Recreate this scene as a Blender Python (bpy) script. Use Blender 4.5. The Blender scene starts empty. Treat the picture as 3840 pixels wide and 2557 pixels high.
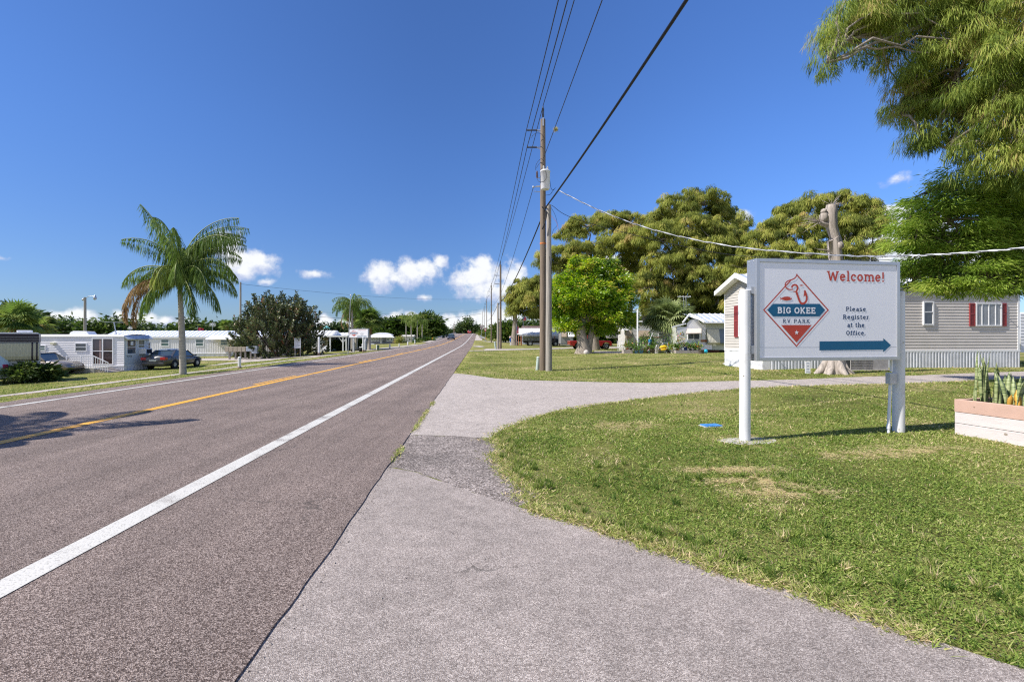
import bpy, bmesh, math, random
import numpy as np
from mathutils import Vector, Matrix, geometry
R = math.radians
random.seed(7); rng = np.random.default_rng(11)
sc = bpy.context.scene
COL = sc.collection
# ------------------------------------------------------------------ camera, sky, sun
F = 1720.0; CX = 1920.0; HY = 1262.0; EYE = 1.5
cam = bpy.data.cameras.new("camera"); camo = bpy.data.objects.new("camera", cam); COL.objects.link(camo)
cam.sensor_width = 36; cam.lens = 36 * F / 3840; cam.shift_y = -16.5 / 3840
cam.clip_start = 0.05; cam.clip_end = 6000
camo.location = (0, 0, EYE); camo.rotation_euler = (R(90), 0, 0)
sc.camera = camo
SUN_EL = R(49); sdx, sdy = .963, .268                   # horizontal travel direction of the light
SKY_STRENGTH = .115; SUN_STRENGTH = 5.0
sc.view_settings.view_transform = 'Standard'; sc.view_settings.look = 'None'
sc.view_settings.exposure = 0.5; sc.view_settings.gamma = 1
sun = bpy.data.lights.new("sun", 'SUN'); suno = bpy.data.objects.new("sun", sun); COL.objects.link(suno)
sun.energy = SUN_STRENGTH; sun.angle = R(.5); sun.color = (1, .95, .87)
suno.rotation_euler = Vector((sdx * math.cos(SUN_EL), sdy * math.cos(SUN_EL), -math.sin(SUN_EL))).to_track_quat('-Z', 'Y').to_euler()
sc.render.engine = 'CYCLES'
try:
    sc.cycles.use_denoising = False; sc.cycles.pixel_filter_type = 'BLACKMAN_HARRIS'; sc.cycles.filter_width = 1.2
    sc.cycles.max_bounces = 8; sc.cycles.transparent_max_bounces = 8; sc.cycles.sample_clamp_indirect = 4
except Exception: pass

world = bpy.data.worlds.new("World"); sc.world = world; world.use_nodes = True
def build_world():
    nt = world.node_tree; N = nt.nodes; L = nt.links
    def nd(t, **k):
        n = N.new(t)
        for a, b in k.items(): setattr(n, a, b)
        return n
    def link(v, s):
        if isinstance(v, bpy.types.NodeSocket): L.new(v, s)
        else: s.default_value = v
    def m(op, a, b=None, c=None, clamp=False):
        n = nd('ShaderNodeMath', operation=op); n.use_clamp = clamp
        link(a, n.inputs[0])
        if b is not None: link(b, n.inputs[1])
        if c is not None: link(c, n.inputs[2])
        return n.outputs[0]
    sky = nd('ShaderNodeTexSky', sky_type='NISHITA'); sky.sun_disc = False
    sky.sun_elevation = SUN_EL; sky.sun_rotation = math.atan2(-sdx, -sdy)
    sky.altitude = 0; sky.air_density = 1.0; sky.dust_density = .3; sky.ozone_density = 2.2
    tc = nd('ShaderNodeTexCoord'); sep = nd('ShaderNodeSeparateXYZ'); L.new(tc.outputs['Generated'], sep.inputs[0])
    x, y, z = sep.outputs
    az = m('ARCTAN2', x, y); el = m('ARCSINE', z)
    comb = nd('ShaderNodeCombineXYZ'); L.new(az, comb.inputs[0]); L.new(el, comb.inputs[1])
    def noise(scale, det, off=0):
        n = nd('ShaderNodeTexNoise'); n.inputs['Scale'].default_value = scale; n.inputs['Detail'].default_value = det
        n.inputs['Roughness'].default_value = .58
        if off:
            ad = nd('ShaderNodeVectorMath', operation='ADD'); L.new(comb.outputs[0], ad.inputs[0]); ad.inputs[1].default_value = (0, off, off); L.new(ad.outputs[0], n.inputs['Vector'])
        else: L.new(comb.outputs[0], n.inputs['Vector'])
        return n.outputs[0]
    n1 = noise(38, 8); n2 = noise(60, 6, .012)
    # lobes: azimuth/elevation centre and radii (radians) of the cumulus heaps, strength
    lobes = [(858,925,58,55,1),(880,985,60,60,1),(960,985,85,45,1),(905,1015,60,40,1),(1000,1058,32,16,.8),(1182,1030,60,18,.62),
        (1428,1035,58,52,1.15),(1478,1045,50,34,.9),(1540,1030,70,48,1.15),(1600,1010,60,34,1.1),(1648,985,30,26,1),(1590,1118,28,16,.7),
        (1735,1055,60,40,.85),(1800,1045,85,65,1.1),(1810,1000,40,35,1.2),(1835,1095,110,40,.85),(1925,1045,50,58,1),(1900,1090,70,45,.85),
        (1690,1225,80,40,1.1),(1770,1215,70,38,1.15),(1840,1218,80,48,1.2),(1900,1200,80,48,1.1),(1740,1200,34,24,1.1),(1655,1215,50,30,1),
        (210,1195,55,28,1.1),(300,1195,70,36,1.15),(330,1220,90,30,1.1),(445,1190,34,26,1.1),(430,1215,60,20,.9),(540,1205,60,28,1.05),(620,1207,40,22,.9),(690,1210,40,22,.9),
        (1490,1190,30,24,1.05),(1545,1190,40,20,1.05),(1450,1205,30,18,1),(1410,1235,60,36,1.1),(1310,1215,60,24,.9),(1215,1215,40,30,1.0),(1240,1240,80,30,1.0),
        (2190,1215,190,60,1.1),(2060,1240,120,60,1.0),(2300,990,70,50,1),(2785,820,36,30,1),
        (3320,815,95,48,1.2),(3380,800,60,40,1.1),(3300,860,110,60,1.15),(3340,940,140,70,1.1),(3380,1000,150,70,1),(3500,900,120,90,.9),(3390,672,60,26,.55),(3700,1000,150,120,.9),
        (3960,900,200,120,1),(-250,1190,150,50,1.1),(-500,1150,120,70,1.0),(4400,1100,250,110,1),(10,970,30,10,.5)]
    D = None
    S = None
    for (px, py, rx, ry, s) in lobes:
        v = Vector(((px - CX) / F, 1, (HY - py) / F)).normalized()
        a0, e0 = math.atan2(v.x, v.y), math.asin(v.z)
        c2 = math.cos(a0)
        ra, re = rx / F * c2 * c2 * 1.12, ry / F * c2 * 1.12
        d = nd('ShaderNodeVectorMath', operation='SUBTRACT'); L.new(comb.outputs[0], d.inputs[0]); d.inputs[1].default_value = (a0, e0, 0)
        d2 = nd('ShaderNodeVectorMath', operation='MULTIPLY'); L.new(d.outputs[0], d2.inputs[0]); d2.inputs[1].default_value = (1 / ra, 1 / re, 0)
        ln = nd('ShaderNodeVectorMath', operation='LENGTH'); L.new(d2.outputs[0], ln.inputs[0])
        f = m('MULTIPLY', m('SUBTRACT', 1.35, ln.outputs['Value']), s)
        D = f if D is None else m('SMOOTH_MAX', D, f, .25)
        # height inside the lobe, used to tell crown from underside
        dz = nd('ShaderNodeSeparateXYZ'); L.new(d2.outputs[0], dz.inputs[0])
        w = m('MULTIPLY', m('MAXIMUM', f, 0), m('ADD', dz.outputs[1], 1.0))
        S = w if S is None else m('MAXIMUM', S, w)
    # unseen cumulus bank added behind the camera as fill light for shaded faces
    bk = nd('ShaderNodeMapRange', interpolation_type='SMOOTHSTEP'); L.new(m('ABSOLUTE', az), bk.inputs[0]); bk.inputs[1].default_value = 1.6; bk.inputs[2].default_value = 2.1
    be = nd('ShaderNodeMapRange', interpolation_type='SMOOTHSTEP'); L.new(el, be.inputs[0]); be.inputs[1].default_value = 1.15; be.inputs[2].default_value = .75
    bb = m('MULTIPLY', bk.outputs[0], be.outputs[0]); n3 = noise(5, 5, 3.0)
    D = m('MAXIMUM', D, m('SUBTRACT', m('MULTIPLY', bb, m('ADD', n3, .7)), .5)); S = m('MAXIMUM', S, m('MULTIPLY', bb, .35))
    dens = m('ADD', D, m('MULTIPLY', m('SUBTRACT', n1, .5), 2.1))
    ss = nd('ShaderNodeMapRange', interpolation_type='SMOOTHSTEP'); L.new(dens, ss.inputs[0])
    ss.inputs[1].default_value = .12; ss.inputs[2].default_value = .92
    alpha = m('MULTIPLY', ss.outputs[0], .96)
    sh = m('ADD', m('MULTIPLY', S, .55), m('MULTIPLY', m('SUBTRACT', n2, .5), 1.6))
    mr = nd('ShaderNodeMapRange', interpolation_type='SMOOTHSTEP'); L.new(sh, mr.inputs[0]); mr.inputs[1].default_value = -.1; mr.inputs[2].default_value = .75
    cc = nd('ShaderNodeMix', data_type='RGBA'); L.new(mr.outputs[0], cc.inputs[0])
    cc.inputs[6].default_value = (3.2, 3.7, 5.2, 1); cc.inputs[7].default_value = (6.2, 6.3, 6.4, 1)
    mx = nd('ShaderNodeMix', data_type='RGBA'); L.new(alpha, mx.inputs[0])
    tint = nd('ShaderNodeMix', data_type='RGBA', blend_type='MULTIPLY'); tint.inputs[0].default_value = 1
    L.new(sky.outputs[0], tint.inputs[6]); 
    tr = nd('ShaderNodeMapRange', interpolation_type='SMOOTHSTEP'); L.new(el, tr.inputs[0]); tr.inputs[1].default_value = -.02; tr.inputs[2].default_value = .42
    tcx = nd('ShaderNodeMix', data_type='RGBA'); L.new(tr.outputs[0], tcx.inputs[0]); tcx.inputs[6].default_value = (.34, .45, .68, 1); tcx.inputs[7].default_value = (.38, .57, .9, 1)
    ar = nd('ShaderNodeMapRange', interpolation_type='SMOOTHSTEP'); L.new(az, ar.inputs[0]); ar.inputs[1].default_value = -.25; ar.inputs[2].default_value = .55; ar.inputs[3].default_value = 1; ar.inputs[4].default_value = 1.45
    av = nd('ShaderNodeVectorMath', operation='SCALE'); L.new(tcx.outputs[2], av.inputs[0]); L.new(ar.outputs[0], av.inputs['Scale'])
    L.new(av.outputs[0], tint.inputs[7])
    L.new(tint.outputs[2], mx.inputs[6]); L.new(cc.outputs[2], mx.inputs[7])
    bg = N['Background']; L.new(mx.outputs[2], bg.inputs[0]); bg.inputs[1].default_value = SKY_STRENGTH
build_world()

# ------------------------------------------------------------------ terrain functions (r = offset from the camera's line along the road, s = distance)
SL = .0727
def lerp(t, xs, ys): return np.interp(t, xs, ys)
def zroad(s): return lerp(s, [-60,0,60,75,90,105,120,135,150,165,180,200,220,235,250,265,280,300,330,370,420,600], [0,0,-.06,-.04,.1,.28,.54,.86,1.2,1.52,1.85,2.33,2.78,3.02,3.15,3.15,3.0,2.6,1.7,.7,-.2,-.4])
def zleft(s): return lerp(s, [-60,0,38,55,80,120,1000], [-1.0,-1.0,-1.0,-.85,-.72,-.6,-.6])
def zright(s): return lerp(s, [-60,4,10,28,45,60,100,1000], [0,.02,.28,.28,.08,-.15,-.28,-.4])
def gz_rs(r, s):
    zr = zroad(s)
    wide = 1 + np.maximum(0, (zr - .2)) * .55
    fl = lerp((-10.9 - r) / wide, [0,1.6,5.1,11.1,15.1], [0,.2,.45,.93,1])
    g = lerp((r - 2.0) / wide, [0,12], [0,1]); g = g * g * (3 - 2 * g)
    zl = zr - .07; left = zl + fl * (zleft(s) - zl)
    right = zr - .0 + g * (zright(s) - zr)
    shoulder = zr - .07
    z = np.where(r < -10.9, left, np.where(r > -1.05, right, shoulder))
    return z
def gz(X, Y): return gz_rs(X + SL * Y, Y)
def gzf(X, Y): return float(gz(np.float64(X), np.float64(Y)))
def roadz(r, s): return zroad(s) - np.abs(r + 6.5) * .006 + .005
def hit(px, py, add=0.0):
    """ground point seen along a measured sight line"""
    dx, dz = (px - CX) / F, (HY - py) / F
    Y = 1.0; st = .25
    while Y < 900:
        if EYE + dz * Y <= gzf(dx * Y, Y) + add: break
        Y += st; st = max(.05, Y * .01)
    lo, hi = Y - st, Y
    for _ in range(20):
        m = (lo + hi) / 2
        if EYE + dz * m <= gzf(dx * m, m) + add: hi = m
        else: lo = m
    return Vector((dx * hi, hi, EYE + dz * hi))
def W(px, py, Y): return Vector(((px - CX) / F * Y, Y, EYE + (HY - py) / F * Y))

# ------------------------------------------------------------------ object helpers
def tag(o, label=None, cat=None, group=None, kind=None):
    if label: o["label"] = label
    if cat: o["category"] = cat
    if group: o["group"] = group
    if kind: o["kind"] = kind
    return o
def thing(name, label, cat, loc=(0, 0, 0), rotz=0, group=None):
    o = bpy.data.objects.new(name, None); COL.objects.link(o)
    o.empty_display_size = .2; o.location = loc; o.rotation_euler = (0, 0, rotz)
    return tag(o, label, cat, group)
def copy_tree(o, parent=None):
    c = o.copy(); COL.objects.link(c); c.parent = parent
    for ch in list(o.children): copy_tree(ch, c)
    return c
class MB:
    def __init__(s): s.v = []; s.f = []; s.sm = []
    def add(s, vs, fs, smooth=False):
        b = len(s.v); s.v += [tuple(v) for v in vs]; s.f += [tuple(b + i for i in f) for f in fs]; s.sm += [smooth] * len(fs); return s
    def box(s, x0, x1, y0, y1, z0, z1, M=None):
        vs = [Vector(p) for p in ((x0,y0,z0),(x1,y0,z0),(x1,y1,z0),(x0,y1,z0),(x0,y0,z1),(x1,y0,z1),(x1,y1,z1),(x0,y1,z1))]
        if M is not None: vs = [M @ v for v in vs]
        return s.add(vs, [(0,3,2,1),(4,5,6,7),(0,1,5,4),(1,2,6,5),(2,3,7,6),(3,0,4,7)])
    def bar(s, a, b, w, h=None, up=(0,0,1)):
        a, b = Vector(a), Vector(b); h = h or w; d = (b - a).normalized(); u = Vector(up)
        if abs(d.dot(u)) > .98: u = Vector((0,1,0))
        x = d.cross(u).normalized() * w / 2; y = d.cross(x).normalized() * h / 2
        vs = [a-x-y, a+x-y, a+x+y, a-x+y, b-x-y, b+x-y, b+x+y, b-x+y]
        return s.add(vs, [(0,3,2,1),(4,5,6,7),(0,1,5,4),(1,2,6,5),(2,3,7,6),(3,0,4,7)])
    def tube(s, pts, rad, n=10, cap=True, jag=0, squash=1):
        pts = [Vector(p) for p in pts]; k = len(pts)
        rad = [rad] * k if isinstance(rad, (int, float)) else list(rad)
        rings = []; prev = None
        for i, p in enumerate(pts):
            d = (pts[min(i+1,k-1)] - pts[max(i-1,0)]).normalized()
            if prev is None: u = Vector((1,0,0)) if abs(d.x) < .9 else Vector((0,1,0))
            else: u = prev
            u = (u - d * u.dot(d)).normalized(); v = d.cross(u); prev = u
            ring = []
            for j in range(n):
                a = 2 * math.pi * j / n; r = rad[i] * (1 + (random.uniform(-jag, jag) if jag else 0))
                ring.append(p + (u * math.cos(a) + v * math.sin(a) * squash) * r)
            rings.append(ring)
        vs = [q for r_ in rings for q in r_]; fs = []
        for i in range(k - 1):
            for j in range(n):
                a, b = i * n + j, i * n + (j + 1) % n
                fs.append((a, b, b + n, a + n))
        s.add(vs, fs, True)
        if cap: s.add(rings[0], [tuple(range(n))[::-1]]); s.add(rings[-1], [tuple(range(n))])
        return s
    def cyl(s, a, b, r0, r1=None, n=14): return s.tube([a, b], [r0, r0 if r1 is None else r1], n)
    def lathe(s, prof, c=(0,0,0), n=20, axis='z'):
        c = Vector(c); vs = []; fs = []
        for (r, h) in prof:
            for j in range(n):
                a = 2*math.pi*j/n; p = Vector((r*math.cos(a), r*math.sin(a), h))
                if axis == 'y': p = Vector((p.x, p.z, p.y))
                if axis == 'x': p = Vector((p.z, p.x, p.y))
                vs.append(c + p)
        for i in range(len(prof) - 1):
            for j in range(n):
                a, b = i*n+j, i*n+(j+1)%n; fs.append((a, b, b+n, a+n))
        s.add(vs, fs, True); s.add(vs[:n], [tuple(range(n))[::-1]]); s.add(vs[-n:], [tuple(range(n))]); return s
    def ball(s, c, r, n=10, m=14, jag=0):
        c = Vector(c); r = Vector(r) if not isinstance(r, (int, float)) else Vector((r, r, r)); vs = []; fs = []
        for i in range(n + 1):
            t = math.pi * i / n
            for j in range(m):
                a = 2*math.pi*j/m; k = 1 + (random.uniform(-jag, jag) if jag and 0 < i < n else 0)
                vs.append(c + Vector((r.x*math.sin(t)*math.cos(a)*k, r.y*math.sin(t)*math.sin(a)*k, r.z*math.cos(t)*k)))
        for i in range(n):
            for j in range(m): fs.append((i*m+j, (i+1)*m+j, (i+1)*m+(j+1)%m, i*m+(j+1)%m))
        return s.add(vs, fs, True)
    def prism(s, poly, a, b, axis='x', M=None):
        """poly = (u,v) outline, extruded from a to b along the axis (x: u=y v=z, y: u=x v=z, z: u=x v=y)"""
        def P(u, v, t): return Vector({'x':(t,u,v),'y':(u,t,v),'z':(u,v,t)}[axis])
        k = len(poly); vs = [P(u, v, a) for u, v in poly] + [P(u, v, b) for u, v in poly]
        if M is not None: vs = [M @ v for v in vs]
        return s.add(vs, [tuple(range(k)), tuple(range(2*k-1, k-1, -1))] + [(i, (i+1) % k, k + (i+1) % k, k + i) for i in range(k)])
    def build(s, name, mat, parent=None, bevel=0, label=None, recalc=True, sub=0):
        me = bpy.data.meshes.new(name); me.from_pydata(s.v, [], s.f); me.validate()
        if len(me.polygons) == len(s.sm): me.polygons.foreach_set("use_smooth", s.sm)
        if recalc:
            bm = bmesh.new(); bm.from_mesh(me); bmesh.ops.recalc_face_normals(bm, faces=bm.faces); bm.to_mesh(me); bm.free()
        me.materials.append(mat)
        o = bpy.data.objects.new(name, me); COL.objects.link(o); o.parent = parent
        if bevel:
            b = o.modifiers.new("bevel", 'BEVEL'); b.width = bevel; b.segments = 2; b.limit_method = 'ANGLE'; b.angle_limit = R(35)
        if sub:
            b = o.modifiers.new("sub", 'SUBSURF'); b.levels = sub; b.render_levels = sub
        if label: o["label"] = label
        return o

# ------------------------------------------------------------------ materials
MATS = {}
def mat(name, col, rough=.6, metal=0.0, var=.12, scale=6.0, bump=0.0, bscale=40.0, spec=.35, dirt=0.0, dirtcol=(.16,.14,.11), stretch=(1,1,1), coat=0.0, spots=0):
    if name in MATS: return MATS[name]
    m = bpy.data.materials.new(name); m.use_nodes = True; MATS[name] = m
    nt = m.node_tree; N = nt.nodes; L = nt.links; b = N['Principled BSDF']
    b.inputs['Roughness'].default_value = rough; b.inputs['Metallic'].default_value = metal
    b.inputs['Specular IOR Level'].default_value = spec; b.inputs['Coat Weight'].default_value = coat
    tc = N.new('ShaderNodeTexCoord'); mp = N.new('ShaderNodeMapping'); L.new(tc.outputs['Object'], mp.inputs[0]); mp.inputs['Scale'].default_value = stretch
    no = N.new('ShaderNodeTexNoise'); no.inputs['Scale'].default_value = scale; no.inputs['Detail'].default_value = 6; L.new(mp.outputs[0], no.inputs[0])
    mx = N.new('ShaderNodeMix'); mx.data_type = 'RGBA'
    mx.inputs[6].default_value = tuple(c * (1 - var) for c in col) + (1,); mx.inputs[7].default_value = tuple(min(1, c * (1 + var)) for c in col) + (1,)
    cr = N.new('ShaderNodeMapRange'); cr.inputs[1].default_value = .3; cr.inputs[2].default_value = .7; L.new(no.outputs[0], cr.inputs[0]); L.new(cr.outputs[0], mx.inputs[0])
    out = mx.outputs[2]
    if dirt:
        n2 = N.new('ShaderNodeTexNoise'); n2.inputs['Scale'].default_value = scale * 2.3; n2.inputs['Detail'].default_value = 9; n2.inputs['Roughness'].default_value = .65; L.new(mp.outputs[0], n2.inputs[0])
        r2 = N.new('ShaderNodeMapRange'); r2.inputs[1].default_value = .56; r2.inputs[2].default_value = .72; r2.inputs[4].default_value = dirt; L.new(n2.outputs[0], r2.inputs[0])
        m2 = N.new('ShaderNodeMix'); m2.data_type = 'RGBA'; L.new(r2.outputs[0], m2.inputs[0]); L.new(out, m2.inputs[6]); m2.inputs[7].default_value = dirtcol + (1,); out = m2.outputs[2]
    if spots:
        vo = N.new('ShaderNodeTexVoronoi'); vo.inputs['Scale'].default_value = spots; L.new(tc.outputs['Object'], vo.inputs[0])
        n3 = N.new('ShaderNodeTexNoise'); n3.inputs['Scale'].default_value = spots * .35; L.new(tc.outputs['Object'], n3.inputs[0])
        r3 = N.new('ShaderNodeMath'); r3.operation = 'LESS_THAN'; L.new(vo.outputs['Distance'], r3.inputs[0])
        q = N.new('ShaderNodeMapRange'); q.inputs[1].default_value = .45; q.inputs[2].default_value = .75; q.inputs[4].default_value = .3; L.new(n3.outputs[0], q.inputs[0]); L.new(q.outputs[0], r3.inputs[1])
        m3 = N.new('ShaderNodeMix'); m3.data_type = 'RGBA'; L.new(r3.outputs[0], m3.inputs[0]); L.new(out, m3.inputs[6]); m3.inputs[7].default_value = dirtcol + (1,); out = m3.outputs[2]
    L.new(out, b.inputs['Base Color'])
    if bump:
        nb = N.new('ShaderNodeTexNoise'); nb.inputs['Scale'].default_value = bscale; nb.inputs['Detail'].default_value = 5; L.new(mp.outputs[0], nb.inputs[0])
        bp = N.new('ShaderNodeBump'); bp.inputs['Strength'].default_value = bump; bp.inputs['Distance'].default_value = .01; L.new(nb.outputs[0], bp.inputs['Height']); L.new(bp.outputs[0], b.inputs['Normal'])
    return m
def leafmat(name, cols, trans=.35, rough=.5, spec=.3):
    """cols: list of (position, rgb) along the per-leaf random attribute v"""
    m = bpy.data.materials.new(name); m.use_nodes = True; nt = m.node_tree; N = nt.nodes; L = nt.links
    b = N['Principled BSDF']; out = N['Material Output']
    at = N.new('ShaderNodeAttribute'); at.attribute_name = 'v'
    cr = N.new('ShaderNodeValToRGB'); L.new(at.outputs['Fac'], cr.inputs[0]); el = cr.color_ramp.elements
    while len(el) < len(cols): el.new(.5)
    for e, (p, c) in zip(el, cols): e.position = p; e.color = tuple(c) + (1,)
    L.new(cr.outputs[0], b.inputs['Base Color']); b.inputs['Roughness'].default_value = rough; b.inputs['Specular IOR Level'].default_value = spec
    tr = N.new('ShaderNodeBsdfTranslucent'); hs = N.new('ShaderNodeHueSaturation'); hs.inputs['Saturation'].default_value = 1.1; hs.inputs['Value'].default_value = 1.35
    L.new(cr.outputs[0], hs.inputs['Color']); L.new(hs.outputs[0], tr.inputs['Color'])
    ms = N.new('ShaderNodeMixShader'); ms.inputs[0].default_value = trans
    L.new(b.outputs[0], ms.inputs[1]); L.new(tr.outputs[0], ms.inputs[2]); L.new(ms.outputs[0], out.inputs[0])
    return m
def glassmat(name, col, rough=.06):
    m = mat(name, col, rough=rough, var=.25, scale=2.5, spec=.8, coat=.5); return m

white_paint = mat('white paint', (.74,.74,.76), .5, var=.05, scale=3, dirt=.18, dirtcol=(.4,.37,.33))
white_clean = mat('white trim', (.8,.8,.82), .45, var=.03)
white_panel = mat('white aluminium siding', (.8,.78,.8), .4, var=.05, scale=1.5, dirt=.15, dirtcol=(.42,.42,.42), stretch=(1,1,4))
white_rib = mat('white ribbed skirting', (.66,.67,.71), .5, var=.1, scale=3, dirt=.3, dirtcol=(.33,.3,.27))
grey_rib = mat('weathered ribbed skirting', (.62,.63,.68), .45, var=.12, scale=3, dirt=.25, dirtcol=(.35,.33,.3))
metal_roof = mat('galvanised roof sheet', (.36,.42,.55), .4, metal=.1, var=.08, scale=2, dirt=.15)
def stripes(m, pitch, frac, col):
    nt = m.node_tree; N = nt.nodes; L = nt.links; b = N['Principled BSDF']; src = b.inputs['Base Color'].links[0].from_socket
    tc = N.new('ShaderNodeTexCoord'); sp = N.new('ShaderNodeSeparateXYZ'); L.new(tc.outputs['Object'], sp.inputs[0])
    a = N.new('ShaderNodeMath'); a.operation = 'DIVIDE'; a.inputs[1].default_value = pitch; L.new(sp.outputs[0], a.inputs[0])
    f = N.new('ShaderNodeMath'); f.operation = 'FRACT'; L.new(a.outputs[0], f.inputs[0]); c = N.new('ShaderNodeMath'); c.operation = 'LESS_THAN'; c.inputs[1].default_value = frac; L.new(f.outputs[0], c.inputs[0])
    mx = N.new('ShaderNodeMix'); mx.data_type = 'RGBA'; L.new(c.outputs[0], mx.inputs[0]); L.new(src, mx.inputs[6]); mx.inputs[7].default_value = col + (1,); L.new(mx.outputs[2], b.inputs['Base Color'])
stripes(metal_roof, .5, .5, (.8,.8,.84))
white_roof = mat('white ribbed roof', (.3,.3,.3), .5, var=.1); stripes(white_roof, .62, .62, (.8,.8,.8))
alu = mat('aluminium', (.5,.51,.53), .35, metal=.7, var=.05, scale=8, stretch=(1,1,.05), bump=.05, bscale=90)
galv = mat('galvanised steel', (.45,.47,.5), .45, metal=.6, var=.12, scale=12)
glass = glassmat('window glass', (.05,.06,.07))
glass_green = glassmat('window glass green curtain', (.06,.12,.11))
dark = mat('dark rubber', (.015,.015,.017), .8, var=.3, scale=20)
black_metal = mat('black metal', (.02,.02,.022), .45, var=.2)
chrome = mat('chrome', (.6,.6,.62), .2, metal=1, var=.05)
concrete = mat('concrete', (.42,.4,.36), .9, var=.15, scale=6, bump=.3, bscale=60, dirt=.4, dirtcol=(.1,.1,.1))
wood_pole = mat('weathered brown pole wood', (.2,.155,.115), .85, var=.35, scale=3, stretch=(12,12,.35), bump=.8, bscale=5, dirt=.35, dirtcol=(.07,.055,.04))
wood_grey = mat('weathered grey pole wood', (.34,.31,.27), .85, var=.35, scale=3, stretch=(14,14,.35), bump=.8, bscale=5, dirt=.5, dirtcol=(.11,.09,.075))
wood_plank = mat('grey planks', (.42,.37,.34), .85, var=.2, scale=4, stretch=(.4,1,8), dirt=.25)
bark = mat('bark', (.27,.23,.19), .9, var=.35, scale=4, stretch=(4,4,.6), bump=1, bscale=10, dirt=.4, dirtcol=(.09,.075,.06))
bark_dark = mat('dark bark', (.13,.105,.085), .9, var=.35, scale=4, stretch=(4,4,.6), bump=1, bscale=10)
# ------------------------------------------------------------------ setting materials
def nodes_of(name):
    m = bpy.data.materials.new(name); m.use_nodes = True; nt = m.node_tree
    return m, nt.nodes, nt.links, nt.nodes['Principled BSDF']
def ground_mat():
    m, N, L, b = nodes_of('lawn soil and turf')
    tc = N.new('ShaderNodeTexCoord')
    def noise(s, d=6, r=.6):
        n = N.new('ShaderNodeTexNoise'); n.inputs['Scale'].default_value = s; n.inputs['Detail'].default_value = d; n.inputs['Roughness'].default_value = r
        L.new(tc.outputs['Object'], n.inputs[0]); return n.outputs[0]
    def ramp(f, cols):
        c = N.new('ShaderNodeValToRGB'); L.new(f, c.inputs[0]); el = c.color_ramp.elements
        while len(el) < len(cols): el.new(.5)
        for e, (p, q) in zip(el, cols): e.position = p; e.color = tuple(q) + (1,)
        return c.outputs[0]
    c1 = ramp(noise(.35, 8), [(.3,(.11,.115,.035)),(.5,(.22,.225,.065)),(.7,(.4,.32,.17))])
    c2 = ramp(noise(14, 8, .75), [(.32,(.3,.33,.25)),(.5,(.85,.85,.8)),(.7,(1.3,1.3,1.1))])
    mu = N.new('ShaderNodeMix'); mu.data_type = 'RGBA'; mu.blend_type = 'MULTIPLY'; mu.inputs[0].default_value = .75
    L.new(c1, mu.inputs[6]); L.new(c2, mu.inputs[7])
    st = N.new('ShaderNodeMapRange'); st.inputs[1].default_value = .62; st.inputs[2].default_value = .72; L.new(noise(.9, 9, .7), st.inputs[0])
    m3 = N.new('ShaderNodeMix'); m3.data_type = 'RGBA'; m3.inputs[7].default_value = (.42,.33,.2,1)
    sc_ = N.new('ShaderNodeMath'); sc_.operation = 'MULTIPLY'; sc_.inputs[1].default_value = .6; L.new(st.outputs[0], sc_.inputs[0])
    L.new(sc_.outputs[0], m3.inputs[0]); L.new(mu.outputs[2], m3.inputs[6]); L.new(m3.outputs[2], b.inputs['Base Color'])
    b.inputs['Roughness'].default_value = .95; b.inputs['Specular IOR Level'].default_value = .1
    bp = N.new('ShaderNodeBump'); bp.inputs['Strength'].default_value = .9; bp.inputs['Distance'].default_value = .05; L.new(noise(22, 6, .8), bp.inputs['Height']); L.new(bp.outputs[0], b.inputs['Normal'])
    return m
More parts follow.
